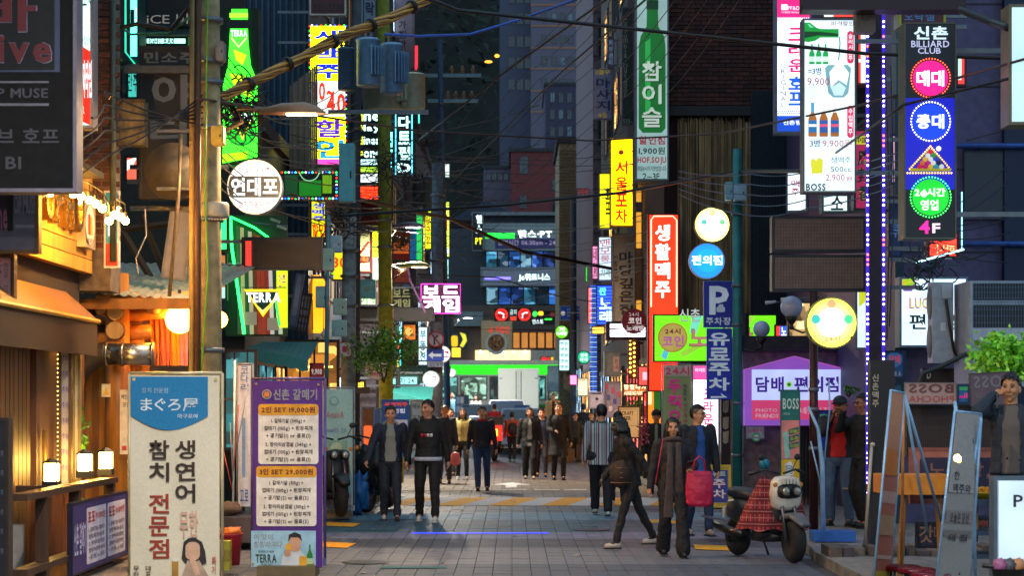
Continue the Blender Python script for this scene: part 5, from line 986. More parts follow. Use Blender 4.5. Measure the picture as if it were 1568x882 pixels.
# empty LED boards high on the right
for nm,y0,y1 in (('upper of two big blank LED boards with a wire grid',331,386),('lower of two big blank LED boards with a wire grid',390,446)):
    s=sg('blank_grid_led_board',nm,1182,y0,1326+(4 if y0 > 350 else 0),y1,25.2,D('241a1a',.5),.22,'1c1c22',side='R',reach=5.3,rim=.04)
    m=MB();gm=D('9a8070',.5)
    x0,z1=s.xz(1187,y0+5);x1,z0=s.xz(1321,y1-5)
    for i in range(60): q=x0+(x1-x0)*i/59;m.box(q-.002,q+.002,-.02,-.012,z0,z1,gm)
    for j in range(22): q=z0+(z1-z0)*j/21;m.box(x0,x1,-.02,-.012,q-.002,q+.002,gm)
    stuff(m.build('wire_grid',s.t))
# near right: pub corner
s=sg('mirrored_boss_board','pinkish translucent board with mirrored BOSS PHOCHA letters',1385,586,1464,619,19.4,D('a88880',.6),.02,'8a7870',rim=.006);s.text('BOSS',1391,588,1460,602,'6a3c30',off=.07,mirror=True);s.text('PHOCHA',1391,606,1460,616,'b04840',off=.02,mirror=True)
s=sg('dark_mirrored_boss_board','mauve board with white mirrored BOSS 2F letters before the green bush',1486,570,1556,621,19.0,D('5a4650',.6),.02,'4a3840',rim=.006);s.t.rotation_euler=(0,math.radians(-3),0);s.text('BOSS',1492,575,1550,594,'b0a8b4',.1,.05,mirror=True,shear=0);s.text('2F',1493,602,1503,609,'b0a8b4',.1,.02,mirror=True);s.text('PHOCHA',1514,600,1546,607,'a04048',.1,mirror=True)
s=sg('small_neon_sticker_panel','small blue and magenta sticker panel between the two mirrored boards',1464,588,1486,620,20.5,D('1a5a90',.5),.03,'10304a');s.patch(1466,606,1484,610,'c02090',.5);s.text('18',1476,602,1484,608,'e05080',.5,y=-.014);s.patch(1466,592,1484,598,'20a060',.4)
s=sg('perforated_led_board','long dark perforated board behind the banner frames',1388,620,1532,700,19.8,D('24140e',.5),.1,'1a100c')
m=MB();pmt=D('5a3a2a',.5)
for i in range(48):
    for j in range(26):
        a_,z_=s.xz(1392+i*2.95,624+j*2.9);m.box(a_-.0035,a_+.0035,-.014,-.009,z_-.0035,z_+.0035,pmt)
stuff(m.build('perforations',s.t))
s=sg('salmon_karaoke_board','salmon framed dark board with large pale Korean letters',1393,686,1560,772,19.2,D('a05a48',.55),.06,'8a4a3c');s.patch(1408,701,1552,764,'1c1230',r=5);s.text('노래방, 미',1421,708,1550,734,'c07868',.1,.04,y=-.014)
s=sg('gat_word_board','dark blue board with tan Korean letters under the counter',1402,800,1440,840,18.8,D('15162c',.55),.04,'101020');s.text('갓',1407,805,1428,832,'c08868',.1,.03);s.text('미',1430,806,1438,828,'c08868',.1)
s=sg('red_mark_board','dark shelf panel with a row of red painted strokes',1484,790,1524,812,18.6,D('1c1c2a',.55),.04,'303848');s.text('VMMA',1490,796,1520,808,'c06058',.1,.03)
s=sg('ph_lightbox','white lit sign box at the lower right corner with the letters Ph',1521,730,1640,884,15.4,('c4dcec',.85),.14,'4a5a6a',sample=True,cat='lightbox');s.line([(1528,900),(1528,736),(1640,736)],.5,'2a3038',y=-.012,name='printed_line');s.text('Ph',1551,758,1582,777,'1c2028',off=.04)
# ================= STREET LAMPS =================
def street_lamp(label,px,py,d,pole_px,side,z_drop=0,power=400,col=(1,.62,.3),group='street lamps',hot='ffd0a0',w=1.0,shade='8a6a50'):
    """cobra-head lamp: head centred on (px,py) at depth d, arm back to its pole"""
    h=P(px,py,d) if not isinstance(px,Vector) else px
    t=thing('street_lamp',label,'street lamp',h,0,group);m=MB()
    n=12;vs=[]
    prof=[(-.38,.0,.02),(-.3,.07,.07),(-.1,.13,.12),(.15,.15,.13),(.3,.10,.08),(.38,.02,.02)]
    for a,r,hh in prof:
        for j in range(n): q=PI*j/(n-1);vs.append((side*a,-r*math.cos(q),hh*math.sin(q)))
    m.add(vs,[(i*n+j,i*n+j+1,(i+1)*n+j+1,(i+1)*n+j) for i in range(len(prof)-1) for j in range(n-1)],D(shade,.4,.3));m.build('lamp_shade',t,True)
    m=MB();m.box(min(side*-.05,side*.28),max(side*-.05,side*.28),-.06,.06,-.014,.0,E(hot,12,False));m.build('lit_lens',t)
    m=MB();e=Vector(((pole_px if abs(pole_px) < 20 else X(pole_px,d))-h.x,.15,-.25));m.tube([(side*-.3,0,.05),(side*-.6,.03,.06),e*.6+Vector((0,0,.08)),e],.028,D('6a5a4a',.5,.4),8);m.build('arm',t,True)
    l=bpy.data.lights.new('lamp_light','AREA');l.shape='DISK';l.size=.35;l.energy=power;l.color=col;lo=bpy.data.objects.new('lamp_light',l);C.objects.link(lo);lo.parent=t;lo.location=(side*.05,0,-.05)
    return t
street_lamp('large warm street lamp reaching right from the concrete pole',446,174,21.6,318,1,power=170)
street_lamp('grey street lamp head hanging off the leaning yellow pole',625,348,45,592,1,power=420,col=(1,.85,.7),hot='fff0e0',shade='6a5a6a')
street_lamp('olive street lamp head lower on the leaning yellow pole',634,409,44,604,1,power=180,col=(1,.85,.6),shade='8a8a50')
# further lamps of the same row, behind the photographer's back and overhead
for i,(x,y,s_,px_) in enumerate(((-1.6,11,1,-3.2),(1.6,4,-1,3.6),(-1.6,-6,1,-3.2))):
    street_lamp('warm street lamp outside the view, number %s back along the left and right kerbs' % ('one','two','three')[i],Vector((x,y,6.2)),0,y,px_,s_,power=(360,500,380)[i],col=(1,.9,.82))
    m=MB();m.tube([(px_,y+.15,0),(px_,y+.15,8)],[.13,.1],D('6a6660',.7,0,'concrete'),12);tag(m.build('lamp_pole',None,True),'concrete lamp pole outside the view, %s along the street' % ('nearest','second','third')[i],'pole')
t=street_lamp('slim grey lamp head over the junction by the blue pole',712,487,75,696,1,power=420,col=(.9,.95,1),hot='e0f0ff',shade='8a8a90')
# ================= POLES =================
def pole(label,px0,px1,d,ytop,dpx=0,r=.15,mat=None,name='utility_pole',ybot=None,bands=(),n=16,top_r=None):
    t=thing(name,label,'pole',(X((px0+px1)/2,d),d,ground(d) if ybot is None else Z(ybot,d)))
    h=Z(ytop,d)-t.location.z;m=MB();rr=(px1-px0)/2*d/F if r is None else r
    m.tube([(0,0,0),(dpx*d/F,0,h)],[rr,top_r or rr*.85],mat or D('6f6a62',.75,0,'concrete'),n);m.build('shaft',t,True)
    for y in bands:
        z=Z(y,d)-t.location.z;f=z/h;m=MB();m.tube([(dpx*d/F*f,0,z),(dpx*d/F*f,0,z+.05)],rr*1.12,STEEL,n);m.build('steel_band',t,True)
    return t
pc=pole('thick ochre concrete utility pole beside the tuna banner',303,339,20.6,-60,-3,.145,D('8d7b55',.75,0,'concrete'),bands=(35,98,130,200,340,540))
pole('dark brown conduit pipe running up the concrete pole',297,305,20.3,-60,2,.04,D('4a3018',.5,.2),'conduit_pipe',n=10)
pole('yellow grey conduit pipe left of the dark conduit',289,297,20.4,-60,2,.035,D('9a8450',.5,.2),'conduit_pipe',n=10)
t=thing('pole_clamp_box','pale grey strap box around the concrete pole','box',P(321,331,20.4));m=MB();m.lathe([(.17,0),(.175,.02),(.175,.14),(.16,.16)],D('a09a88',.5,.2),(0,.2,0),18);m.build('box_body',t,True)
m=MB()
for i in range(12): m.ball((-.16+.03*i,.02,-.03),.012,D('b8b0a0',.4,.5),4)
stuff(m.build('chain',t))
pole('grey concrete pole with meter boxes beside the LED board',522,541,37.2,330,4,.15,D('8a8a86',.75,0,'concrete'),bands=(385,425,470))
pole('dark concrete pole carrying the transformers',534,550,37.8,-60,4,.11,D('3e4248',.75,0,'concrete'),bands=(200,330))
pole('leaning pole lit yellow green by the signs',581,603,43,-60,-6,.16,D('7c8420',.7,0,'concrete'),bands=(340,380,470,520))  # sign light put into the concrete's colour
pole('grey pole holding the arrow and roundel traffic signs',658,678,52.5,250,2,.17,D('5a626c',.7,0,'concrete'),bands=(300,400,560))
pole('slim bluish pole at the left edge of the junction',682,692,60,60,-14,.10,D('2c4460',.6,.1,'concrete'),bands=(160,300))
pole('teal green painted pole behind the parking signs',1121,1137,31.8,228,0,.085,D('2c7a78',.5,.2),'steel_pole',bands=(330,440,500,620,700))
pole('dark cable wrapped pole behind the teal pole',1132,1148,32.6,480,0,.09,D('2a2024',.6,.1),'steel_pole',bands=(540,640))
pole('dark pole at the ribbed right hand corner',872,884,80,300,0,.14,D('2a2c34',.7,0,'concrete'),bands=(400,480))
pole('slender maroon lamp column carrying the yellow disc',1238,1254,25,446,0,.06,D('3a1c1c',.4,.4),'lamp_column',bands=(600,630,690))
# LED wrapped column
t=thing('led_column','dark column wrapped with rows of violet and red LEDs','column',P(1341,815,24.6));k=24.6/F
m=MB();m.box(-.10,.10,0,.15,0,810*k+.6,D('1a1014',.45,.3));m.build('shaft',t)
m=MB();A_=E('a088ff',12);B_=E('ff4030',8)
for s_,x in ((0,-.105),(1,.095)):
    for i in range(98):
        z=(815-770)*k+i*7.6*k;mt=B_ if (i//3) % 7 == (2+s_) and i > 40 else A_
        if i % 4 != 3: m.ball((x,-.02,z),.015,mt,4)
o=m.build('led_string',t);stuff(o)
m=MB();m.box(-.125,-.085,-.012,0,.6,810*k,E('3818d0',.7,True));m.box(.075,.115,-.012,0,.6,810*k,E('3818d0',.7,True));stuff(m.build('led_channel',t))  # channels glow in place of the dots, to throw violet light
# top right dark signboard frame and beige box
m=MB();m.box(X(1230,22),X(1480,22),22,22.3,Z(14,22),Z(-30,22),D('34141a',.5));tag(m.build('dark_soffit'),'dark red and black sign soffit along the top right edge','canopy')
t=thing('beige_wall_box','beige metal box under the dark soffit','box',P(1326,48,22.3));m=MB();m.box(-.11,.11,0,.2,0,.3,D('8a786a',.6,.1,'rust',.1));m.build('box_body',t);m=MB();m.lathe([(.05,0),(.045,-.012),(.01,-.015)],D('7a6a5c',.6),(0,0,.17),16,'y');m.build('round_port',t)
# globe lamps on the right columns (unlit, bluish)
for px,py,r,d,lb in ((1212,470,17,26,'larger unlit bluish globe lamp beside the yellow disc'),(1166,504,13,30,'smaller unlit bluish globe lamp in front of the lime green signboard')):
    t=thing('globe_street_lamp',lb,'lamp',P(px,py+r+18,d));k=d/F
    m=MB();m.ball((0,0,(r+18)*k),r*k,D('9aa8c8',.25,0,'paint',.04),12);m.build('globe',t,True)
    m=MB();m.lathe([(.02,0),(.035,.03),(.02,.06),(.05,.1),(.085,.16),(.07,.18)],BLACK,n=12);m.build('holder',t,True)
    m=MB();e=(1246-px)*k if px > 1200 else (1140-px)*k;m.tube([(0,0,.02),(e*.5,0,-.04),(e,0,.0)],.014,BLACK,6);m.build('arm',t,True)
for px,py,d in ((1196,459,30),(1172,464,31)):
    m=MB();m.tube([P(px,py,d),P(px+70,py-4,d)],.012,STEEL,6);m.tube([P(px,py,d),P(px+16,py-2,d)],[.03,.02],D('c8c8c8',.4),8);tag(m.build('sign_arm_lamp'),'thin %s arm lamp above the unlit globes' % ('upper' if py < 460 else 'lower'),'lamp')
# ================= TRANSFORMERS AND BOXES =================
def transformer(label,px,y0,y1,wpx,d,c_,fins=0):
    t=thing('transformer',label,'transformer',P(px,y1,d),0,'pole mounted transformers');k=d/F;r=wpx/2*k;h=(y1-y0)*k;mt=D(c_,.45,.2)
    m=MB();m.lathe([(r*.9,0),(r,.03),(r,h*.92),(r*1.06,h*.93),(r*1.06,h*.96),(r*.8,h)],mt,n=22);m.build('tank',t,True)
    if fins:
        m=MB()
        for i in range(6):
            a=math.radians(200+fins*10+i*10);m.box(r*.9,r*1.55,-.008,.008,h*.2,h*.8,mt,Matrix.Rotation(math.radians(-75+i*11 if fins > 0 else -165+i*11),3,'Z'))
        stuff(m.build('cooling_fins',t))
    for i in (-1,0,1): m=MB();m.lathe([(.025,0),(.045,.02),(.02,.05),(.045,.07),(.02,.1),(.03,.13)],D('3a3634',.4),(i*r*.5,-.1,h),8);m.build('bushing',t,True)
    return t
transformer('pale blue transformer can, tallest of the pole pair',564,58,132,36,37,'7a9cb8',1)
transformer('blue transformer can with deep cooling fins',600,66,144,36,37.4,'7a9cbc',1)
transformer('dark slate transformer can at the far left of the pair',530,72,138,26,36.8,'3c5468')
transformer('cream grey transformer hanging behind the blue ones',586,118,170,60,38.6,'a8b4a0',0)
transformer('cream ribbed transformer right of the blue ones',632,112,168,38,38.5,'b8b8a0',-1)
transformer('grey transformer tank on the far pole',662,270,322,30,60,'6a7478',1)
transformer('small grey transformer left on the far pole',642,272,318,20,60.5,'5a646a',0)
m=MB();m.box(X(500,37),X(655,37),37.3,37.4,Z(170,37),Z(164,37),STEEL);tag(m.build('transformer_bracket'),'steel beam carrying the row of transformers','beam')
def small_box(name,label,x0,y0,x1,y1,d,c_,latch=True,window=False):
    t=thing(name,label,'box',P((x0+x1)/2,y1,d));k=d/F;w_=(x1-x0)*k;h=(y1-y0)*k;mt=D(c_,.45,.1)
    m=MB();m.prism(rrect(-w_/2,w_/2,0,h,.02,3),0,.16,mt);m.build('box_body',t);m=MB();m.prism(rrect(-w_/2+.015,w_/2-.015,.015,h-.015,.015,3),-.012,0,mt);dr=m.build('door',t)
    if latch: m=MB();m.box(w_*.2,w_*.3,-.025,-.012,h*.4,h*.52,DARK);m.build('latch',dr)
    if window: m=MB();m.box(-w_*.25,w_*.25,-.016,-.0125,h*.25,h*.6,D('9ab0c0',.2));m.build('meter_window',dr)
    return t
small_box('long_pole_box','long turquoise box hanging right of the dot matrix display',519,219,543,309,30,'4f98a0')
for a in ((506,360,523,386,31,'7aa8b8',1),(492,380,511,414,30.5,'8fb0a0',0),(483,438,503,471,32,'8fb8b4',0),(510,457,530,482,33,'9ab4a4',0),(508,490,530,515,33,'8fb4ac',0)):
    small_box('meter_box','pale green meter box, %s' % {360: 'with a window, topmost beside the LED board',380: 'butting against the right end of the LED board',438: 'left of the vertical pipe under the LED board',457: 'upper of two on the pole above the small tree',490: 'lower of two on the pole above the small tree'}[a[1]],*a[:6],window=bool(a[6]))
m=MB();m.tube([P(503,330,31.5),P(501,440,31.5),P(500,580,31.5)],.035,D('6a98a0',.5,.3),8);tag(m.build('meter_pipe',None,True),'pale blue vertical pipe joining the meter boxes','pipe')
small_box('yellow_cable_box','small yellow cable box on the right side of the concrete pole',323,192,342,221,20.2,'b09a30')
small_box('grey_splice_box','small grey splice box near the bottle neon',330,62,343,92,20.4,'7a7a78')
small_box('pole_top_box','left of two pale boxes on the teal pole',1111,278,1122,306,31.6,'8ab0b8');small_box('pole_top_box','right of two pale boxes on the teal pole',1124,281,1143,307,31.5,'9ab8c8')
for y in (22,74):
    small_box('bracket_box','%s blue grey box on the bracket of the green bottle lightbox' % ('upper' if y == 22 else 'lower'),1024,y,1052,y+30,44,'3c5a70',False)
# high tension crossarms
for (x0,x1,y,d,lb) in ((634,737,115,60,'upper steel crossarm with insulators on the bluish pole'),(655,732,154,60,'lower steel crossarm on the bluish pole')):
    t=thing('pole_crossarm',lb,'crossarm',P((x0+x1)/2,y,d));k=d/F;w_=(x1-x0)*k;m=MB();m.box(-w_/2,w_/2,-.04,.04,-.05,.05,D('6a8a9a',.5,.4));m.build('beam',t)
    for i in range(4):
        m=MB();m.lathe([(.03,.05),(.07,.1),(.03,.14),(.08,.18),(.03,.24),(.04,.3)],D('8a6a4a',.3),(-w_*.1+i*w_*.16,0,0),8);m.build('insulator',t,True)
# ================= CABLES =================
def cable(label,pts,r=.012,c_='0c0c10',sag=0,group=None,name='cable',n=6):
    """pts: (px, py, depth)"""
    V_=[P(*p) for p in pts];out=[]
    for a,b in zip(V_,V_[1:]):
        for i in range(8): q=i/8;out.append(a.lerp(b,q)-Vector((0,0,sag*4*q*(1-q))))
    out.append(V_[-1])
    m=MB();m.tube(out,r,D(c_,.5),n);tag(m.build(name,None,True),label,'cable',group)
bl_=P(0,0,1)
cable('thick black cable sagging across the top from centre to right edge',[(-60,-140,16),(560,-40,20),(700,15,22),(1010,48,24),(1330,82,23),(1640,92,22)],.024)
cable('brown cable crossing the whole view at mid height',[(300,150,20),(640,200,28),(900,215,30),(1100,205,28),(1320,160,22),(1640,70,18)],.014,'3a241c')
cable('teal black cable bundle rising from left to the boss lightbox',[(520,330,34),(760,315,36),(950,295,36),(1130,262,32),(1240,262,26)],.03,'0c1c24')
cable('bright blue cable looping across the top centre',[(590,52,26),(640,55,27),(720,52,28),(800,28,28),(890,-4,26),(960,-40,24)],.02,'2a5ab8')
cable('long diagonal black cable running down left from the top centre',[(940,-10,30),(780,105,36),(640,215,44),(480,300,50)],.02)
cable('second diagonal black cable beneath the longest one',[(1010,-20,30),(860,110,38),(760,210,46),(660,310,56)],.018)
cable('heavy black cable dropping from the left poles to the grey brush sign',[(530,300,38),(640,325,42),(690,335,44),(800,385,48),(940,412,50),(1080,428,44)],.045)
cable('black cable low over the junction sloping right',[(640,420,52),(760,425,55),(860,455,58),(960,470,55),(1080,470,48)],.02)
cable('dark cable bundle curving down from the billiard sign to the far right',[(1240,262,26),(1384,160,20),(1545,120,19)],.015)
cable('black cable hanging from the soffit to the blank lightbox',[(1470,14,20),(1520,34,19.5),(1545,42,19)],.04)
for i,(a,b,c_,e) in enumerate(((1330,70,1330,300),(1355,90,1358,520),(1364,100,1362,500),(1480,215,1560,190))):
    cable('thin black wire hanging near the LED wrapped column',[(a,b,23.5),((a+c_)/2+6,(b+e)/2,23.5),(c_,e,23.5)],.007,group='wires near the LED column')
# golden twisted cable bundle
t=thing('bundled_cable','thick tan bundle of twisted cables crossing the upper left','cable',P(340,150,21.5));B0=t.location
path=[(296,178,21),(340,150,21.5),(420,108,22.2),(520,58,23),(600,25,23.6),(700,-25,24.5)]
V_=[P(*p)-B0 for p in path];fine=[]
for a,b in zip(V_,V_[1:]):
    for i in range(10): fine.append(a.lerp(b,i/10))
fine.append(V_[-1])
for s_ in range(9):
    m=MB();pts=[]
    for i,p in enumerate(fine): q=i*.35+s_*2*PI/9+random.uniform(-.2,.2);rr=.045+.012*math.sin(i*.7+s_);pts.append(p+Vector((0,math.cos(q)*rr,math.sin(q)*rr)))
    m.tube(pts,random.uniform(.012,.022),D(('b88438','8a5c24','c8963c','6a4418')[s_ % 4],.5),5);m.build('strand',t,True)
for i in (8,15,22,29,36,43):
    p=fine[i];dr_=(fine[i+1]-fine[i-1]).normalized();m=MB();m.tube([p-dr_*.02,p+dr_*.02],.085,BLACK,10);m.build('tie',t,True)
# fans of thin wires
random.seed(21)
for i in range(10):
    x0=730+i*26+random.uniform(-8,8);cable('thin grey wire fanning up to the right past the apartment tower',[(x0+190,-30,26),(x0+40,110+i*6,40),(560+i*12,360+i*5,56)],.0075,'1c1c26',.15,'thin wires fanning up to the right',n=4)
for i in range(16):
    y=210+i*17;cable('thin black wire sagging across the street',[(480+random.uniform(-40,30),y+random.uniform(-20,20),34+i),(760,y+30+random.uniform(-10,10),42+i),(1000+random.uniform(-20,60),y+random.uniform(-30,30),38)],.0075,'101016',.12,'thin wires sagging across the street',n=4)
for i in range(14):
    cable('dark wire drooping between the concrete pole and the transformers',[(330,60+i*17,21),(420+random.uniform(-20,20),170+i*11+random.uniform(-20,20),26),(540+i*4,120+i*18,36)],.009,('101014','1c2420','2a1a10')[i % 3],.1,'wires from concrete pole to transformers',n=4)
for i in range(6):
    cable('dark wire climbing out of the top left corner to the concrete pole',[(20+i*30,320-i*35,17.5),(160,240-i*20,19),(310,145+i*9,20.4)],.01,'161210',.05,'wires from the pub corner to the concrete pole',n=5)
for i in range(9):
    cable('thin wire tangled around the small transformers of the far pole',[(590+random.uniform(-30,30),180+i*18,48),(650,215+i*16+random.uniform(-20,20),54),(760+random.uniform(-60,90),160+i*30,62)],.012,'14161c',.1,'wires around the far transformers',n=4)
for i in range(7):
    cable('loose wire strung before the purple grey wall',[(1370+i*8,300+i*12,24),(1450+random.uniform(-20,20),330+i*8,24.5),(1545,260+i*24+random.uniform(-10,10),25)],.007,'0a0e1a',.06,'loose wires before the purple wall',n=4)
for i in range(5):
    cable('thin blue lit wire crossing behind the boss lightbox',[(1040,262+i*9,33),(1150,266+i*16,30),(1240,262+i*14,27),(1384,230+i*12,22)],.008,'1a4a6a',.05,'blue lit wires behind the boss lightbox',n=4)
def tangle(label,px,py,d,rpx,n,cols,r=.008):
    t=thing('cable_tangle',label,'cables',P(px,py,d));k=d/F*rpx
    for j,c_ in enumerate(cols):
        m=MB()
        for i in range(n):
            p=Vector([random.gauss(0,.35)*k for _ in range(3)]);v=Vector([random.gauss(0,1) for _ in range(3)]).normalized();pts=[]
            for q in range(12):
                v=(v+Vector([random.gauss(0,.55) for _ in range(3)])-p/k*.35).normalized();p=p+v*k*.22;p.y *= .7;pts.append(p.copy())
            m.tube(pts,r*random.uniform(.6,1.3),D(c_,.5),4)
        stuff(m.build('loose_wires',t))
tangle('messy knot of black, green and copper wires in front of the bottle neon',366,165,22.5,40,16,('0c0c0e','16302a','4a2c18','101a20'))
tangle('tangle of wires wrapped round the pole above the meter boxes',520,340,36,34,12,('0c0c0e','1c2420','2a2018'))
tangle('knot of wires on the leaning yellow pole',612,372,43,20,10,('0c0c0e','3a4a1c','4a3a24'))
tangle('cloud of thin wires over the cyan signs',600,255,42,45,12,('0a1014','141c20'),.011)
tangle('knot of cable under the billiard sign on the canopy',1430,405,24,40,10,('0a0a10','10182a'))
tangle('wire coil near the far left transformers',655,215,55,28,7,('0c0e12','1a1c24'),.012)
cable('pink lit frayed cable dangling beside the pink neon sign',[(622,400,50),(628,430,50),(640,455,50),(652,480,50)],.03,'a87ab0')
cable('green cable running down the front of the concrete pole',[(318,-20,20.3),(314,300,20.3),(318,420,20.3),(308,570,20.3)],.01,'5a9a20')
cable('green cable looping behind the black ice board',[(184,40,22.4),(200,52,22.3),(260,50,22.3),(302,16,21)],.014,'1a6a48')
cable('thick black cable drooping between pier and concrete pole',[(184,42,22),(210,36,22),(262,44,22),(290,10,21.5)],.025)
cable('white hook cord hanging under the bulbs',[(222,320,22),(224,360,22),(208,396,22),(212,420,22)],.008,'9a9488')
# ================= PLANTS =================
def foliage(label,name,px,py,d,rx,ry,rz,n,cols,stem=True,leaf=.05,shape=None,trunk_to=None,cat='plant'):
    t=thing(name,label,cat,P(px,py,d));k=d/F
    for j,c_ in enumerate(cols):
        m=MB();mt=D(c_,.5,0,'paint',.3,30)
        cl=[Vector((random.uniform(-1,1),random.uniform(-1,1),random.uniform(-1,1))) for _ in range(9)]
        for i in range(n//len(cols)):
            c0=random.choice(cl);p=c0.normalized()*c0.length*.5+Vector([random.gauss(0,.24) for _ in range(3)]);lf_=leaf*random.uniform(.5,1.25);p=Vector((p.x*rx*k,p.y*ry,p.z*rz*k))
            a=Vector([random.gauss(0,1) for _ in range(3)]).normalized()*lf_;b=a.cross(Vector([random.gauss(0,1) for _ in range(3)])).normalized()*lf_*.45
            m.add([p-a,p+b+a*.1,p+a,p-b+a*.1],[(0,1,2,3)],mt)
        stuff(m.build('leaves',t))
    if stem:
        m=MB()
        for i in range(7): e=Vector((random.uniform(-.8,.8)*rx*k,random.uniform(-.5,.5)*ry,random.uniform(-.6,.8)*rz*k));m.tube([(0,0,-rz*k*1.1),e*.5+Vector((0,0,-.05)),e],[.01,.007,.003],D('3a2a1a',.8,0,'wood'),5)
        stuff(m.build('twigs',t))
    if trunk_to: m=MB();m.tube([(0,0,-rz*k*1.2),(.05,0,-rz*k*2),(0,.0,trunk_to-t.location.z)],[.03,.04,.06],D('4a3626',.8,0,'wood'),8);m.build('trunk',t,True)
    return t
foliage('small green street tree in front of the leaning pole','street_tree',588,536,36,60,.6,46,2000,('5a8a20','38601a','7aaa30'),trunk_to=0,leaf=.045,cat='tree')
foliage('yellow green bush behind the meter pipe','bush',486,545,36,24,.4,34,500,('6a7a18','3e5214'),leaf=.04)
foliage('bright lime green bush at the right edge above the phone man','bush',1545,548,21,60,.5,42,2200,('8ad830','5aaa20','a8e848'),leaf=.05)
foliage('climbing vine with heart shaped leaves beside the menu strip','vine',120,690,20.7,16,.1,72,120,('5a9a1c','3a7014'),leaf=.055)
foliage('dim greenery hanging below the orange lager sign','hanging_plant',982,622,40,26,.3,15,420,('5a7a20','36521a'),leaf=.05)
foliage('sprig of leaves over the capped man','sprig',1300,598,27,14,.2,9,50,('4a8a30','2c5a20'),leaf=.045)
foliage('pot of pink flowers beside the craft beer board','flower_pot',986,665,35,10,.2,26,260,('c84858','8a3040','e07080'),leaf=.04)
# ================= AC UNITS =================
t=thing('air_conditioner','tall white outdoor air conditioner seen from the side','air conditioner',P(1444,556,23.2));k=23.2/F
m=MB();w_=32*k;h=124*k;m.box(-w_/2,w_/2,0,.28,0,h,D('8f98a4',.45,.1));m.build('casing',t)
for z in (h*.27,h*.75):
    m=MB();m.ball((-w_/2,.14,z),1,D('5a626c',.5,.2),10,(.035,.12,h*.21));m.build('fan_grille',t,True)
m=MB();m.box(-.02,w_/2-.03,-.03,0,h*.8,h*.97,D('a0a8b2',.4));m.build('service_cover',t);m=MB();m.box(-.03,.03,-.006,0,h*.4,h*.5,D('b8bcc4',.5));m.build('rating_label',t)
m=MB();m.tube([(.03,-.03,h*.78),(.06,-.06,h*.5),(.12,-.05,h*.15),(.2,0,0)],.018,BLACK,8);m.build('hose',t,True)
s=sg('large_air_conditioner','large pale outdoor air conditioner with dark grilles and a small red logo',1485,430,1600,592,22.6,D('9aa4b4',.45),.8,'8a94a4',cat='air conditioner');s.patch(1489,434,1598,460,'141c28');s.patch(1489,467,1598,502,'120f14');s.round(1496,525,4.5,'b01838',.2);s.text('LG',1503,520,1514,529,'30343c')
m=MB()
for i in range(26): a_,z_=s.xz(1490+i*4.3,434);m.box(a_-.002,a_+.002,-.016,-.0106,s.xz(0,502)[1],z_,D('5a7088',.4,.5))
for y in (440,448,456,463,474,484,494): a_,z_=s.xz(1489,y);m.box(a_,s.xz(1598,0)[0],-.016,-.0106,z_-.002,z_+.002,D('5a7088',.4,.5))
stuff(m.build('wire_grille',s.t))
cable('black corrugated hose arching under the air conditioners',[(1405,592,22.5),(1412,572,22.5),(1440,562,22.5),(1480,542,22.5),(1500,552,22.5)],.03,'141c20')
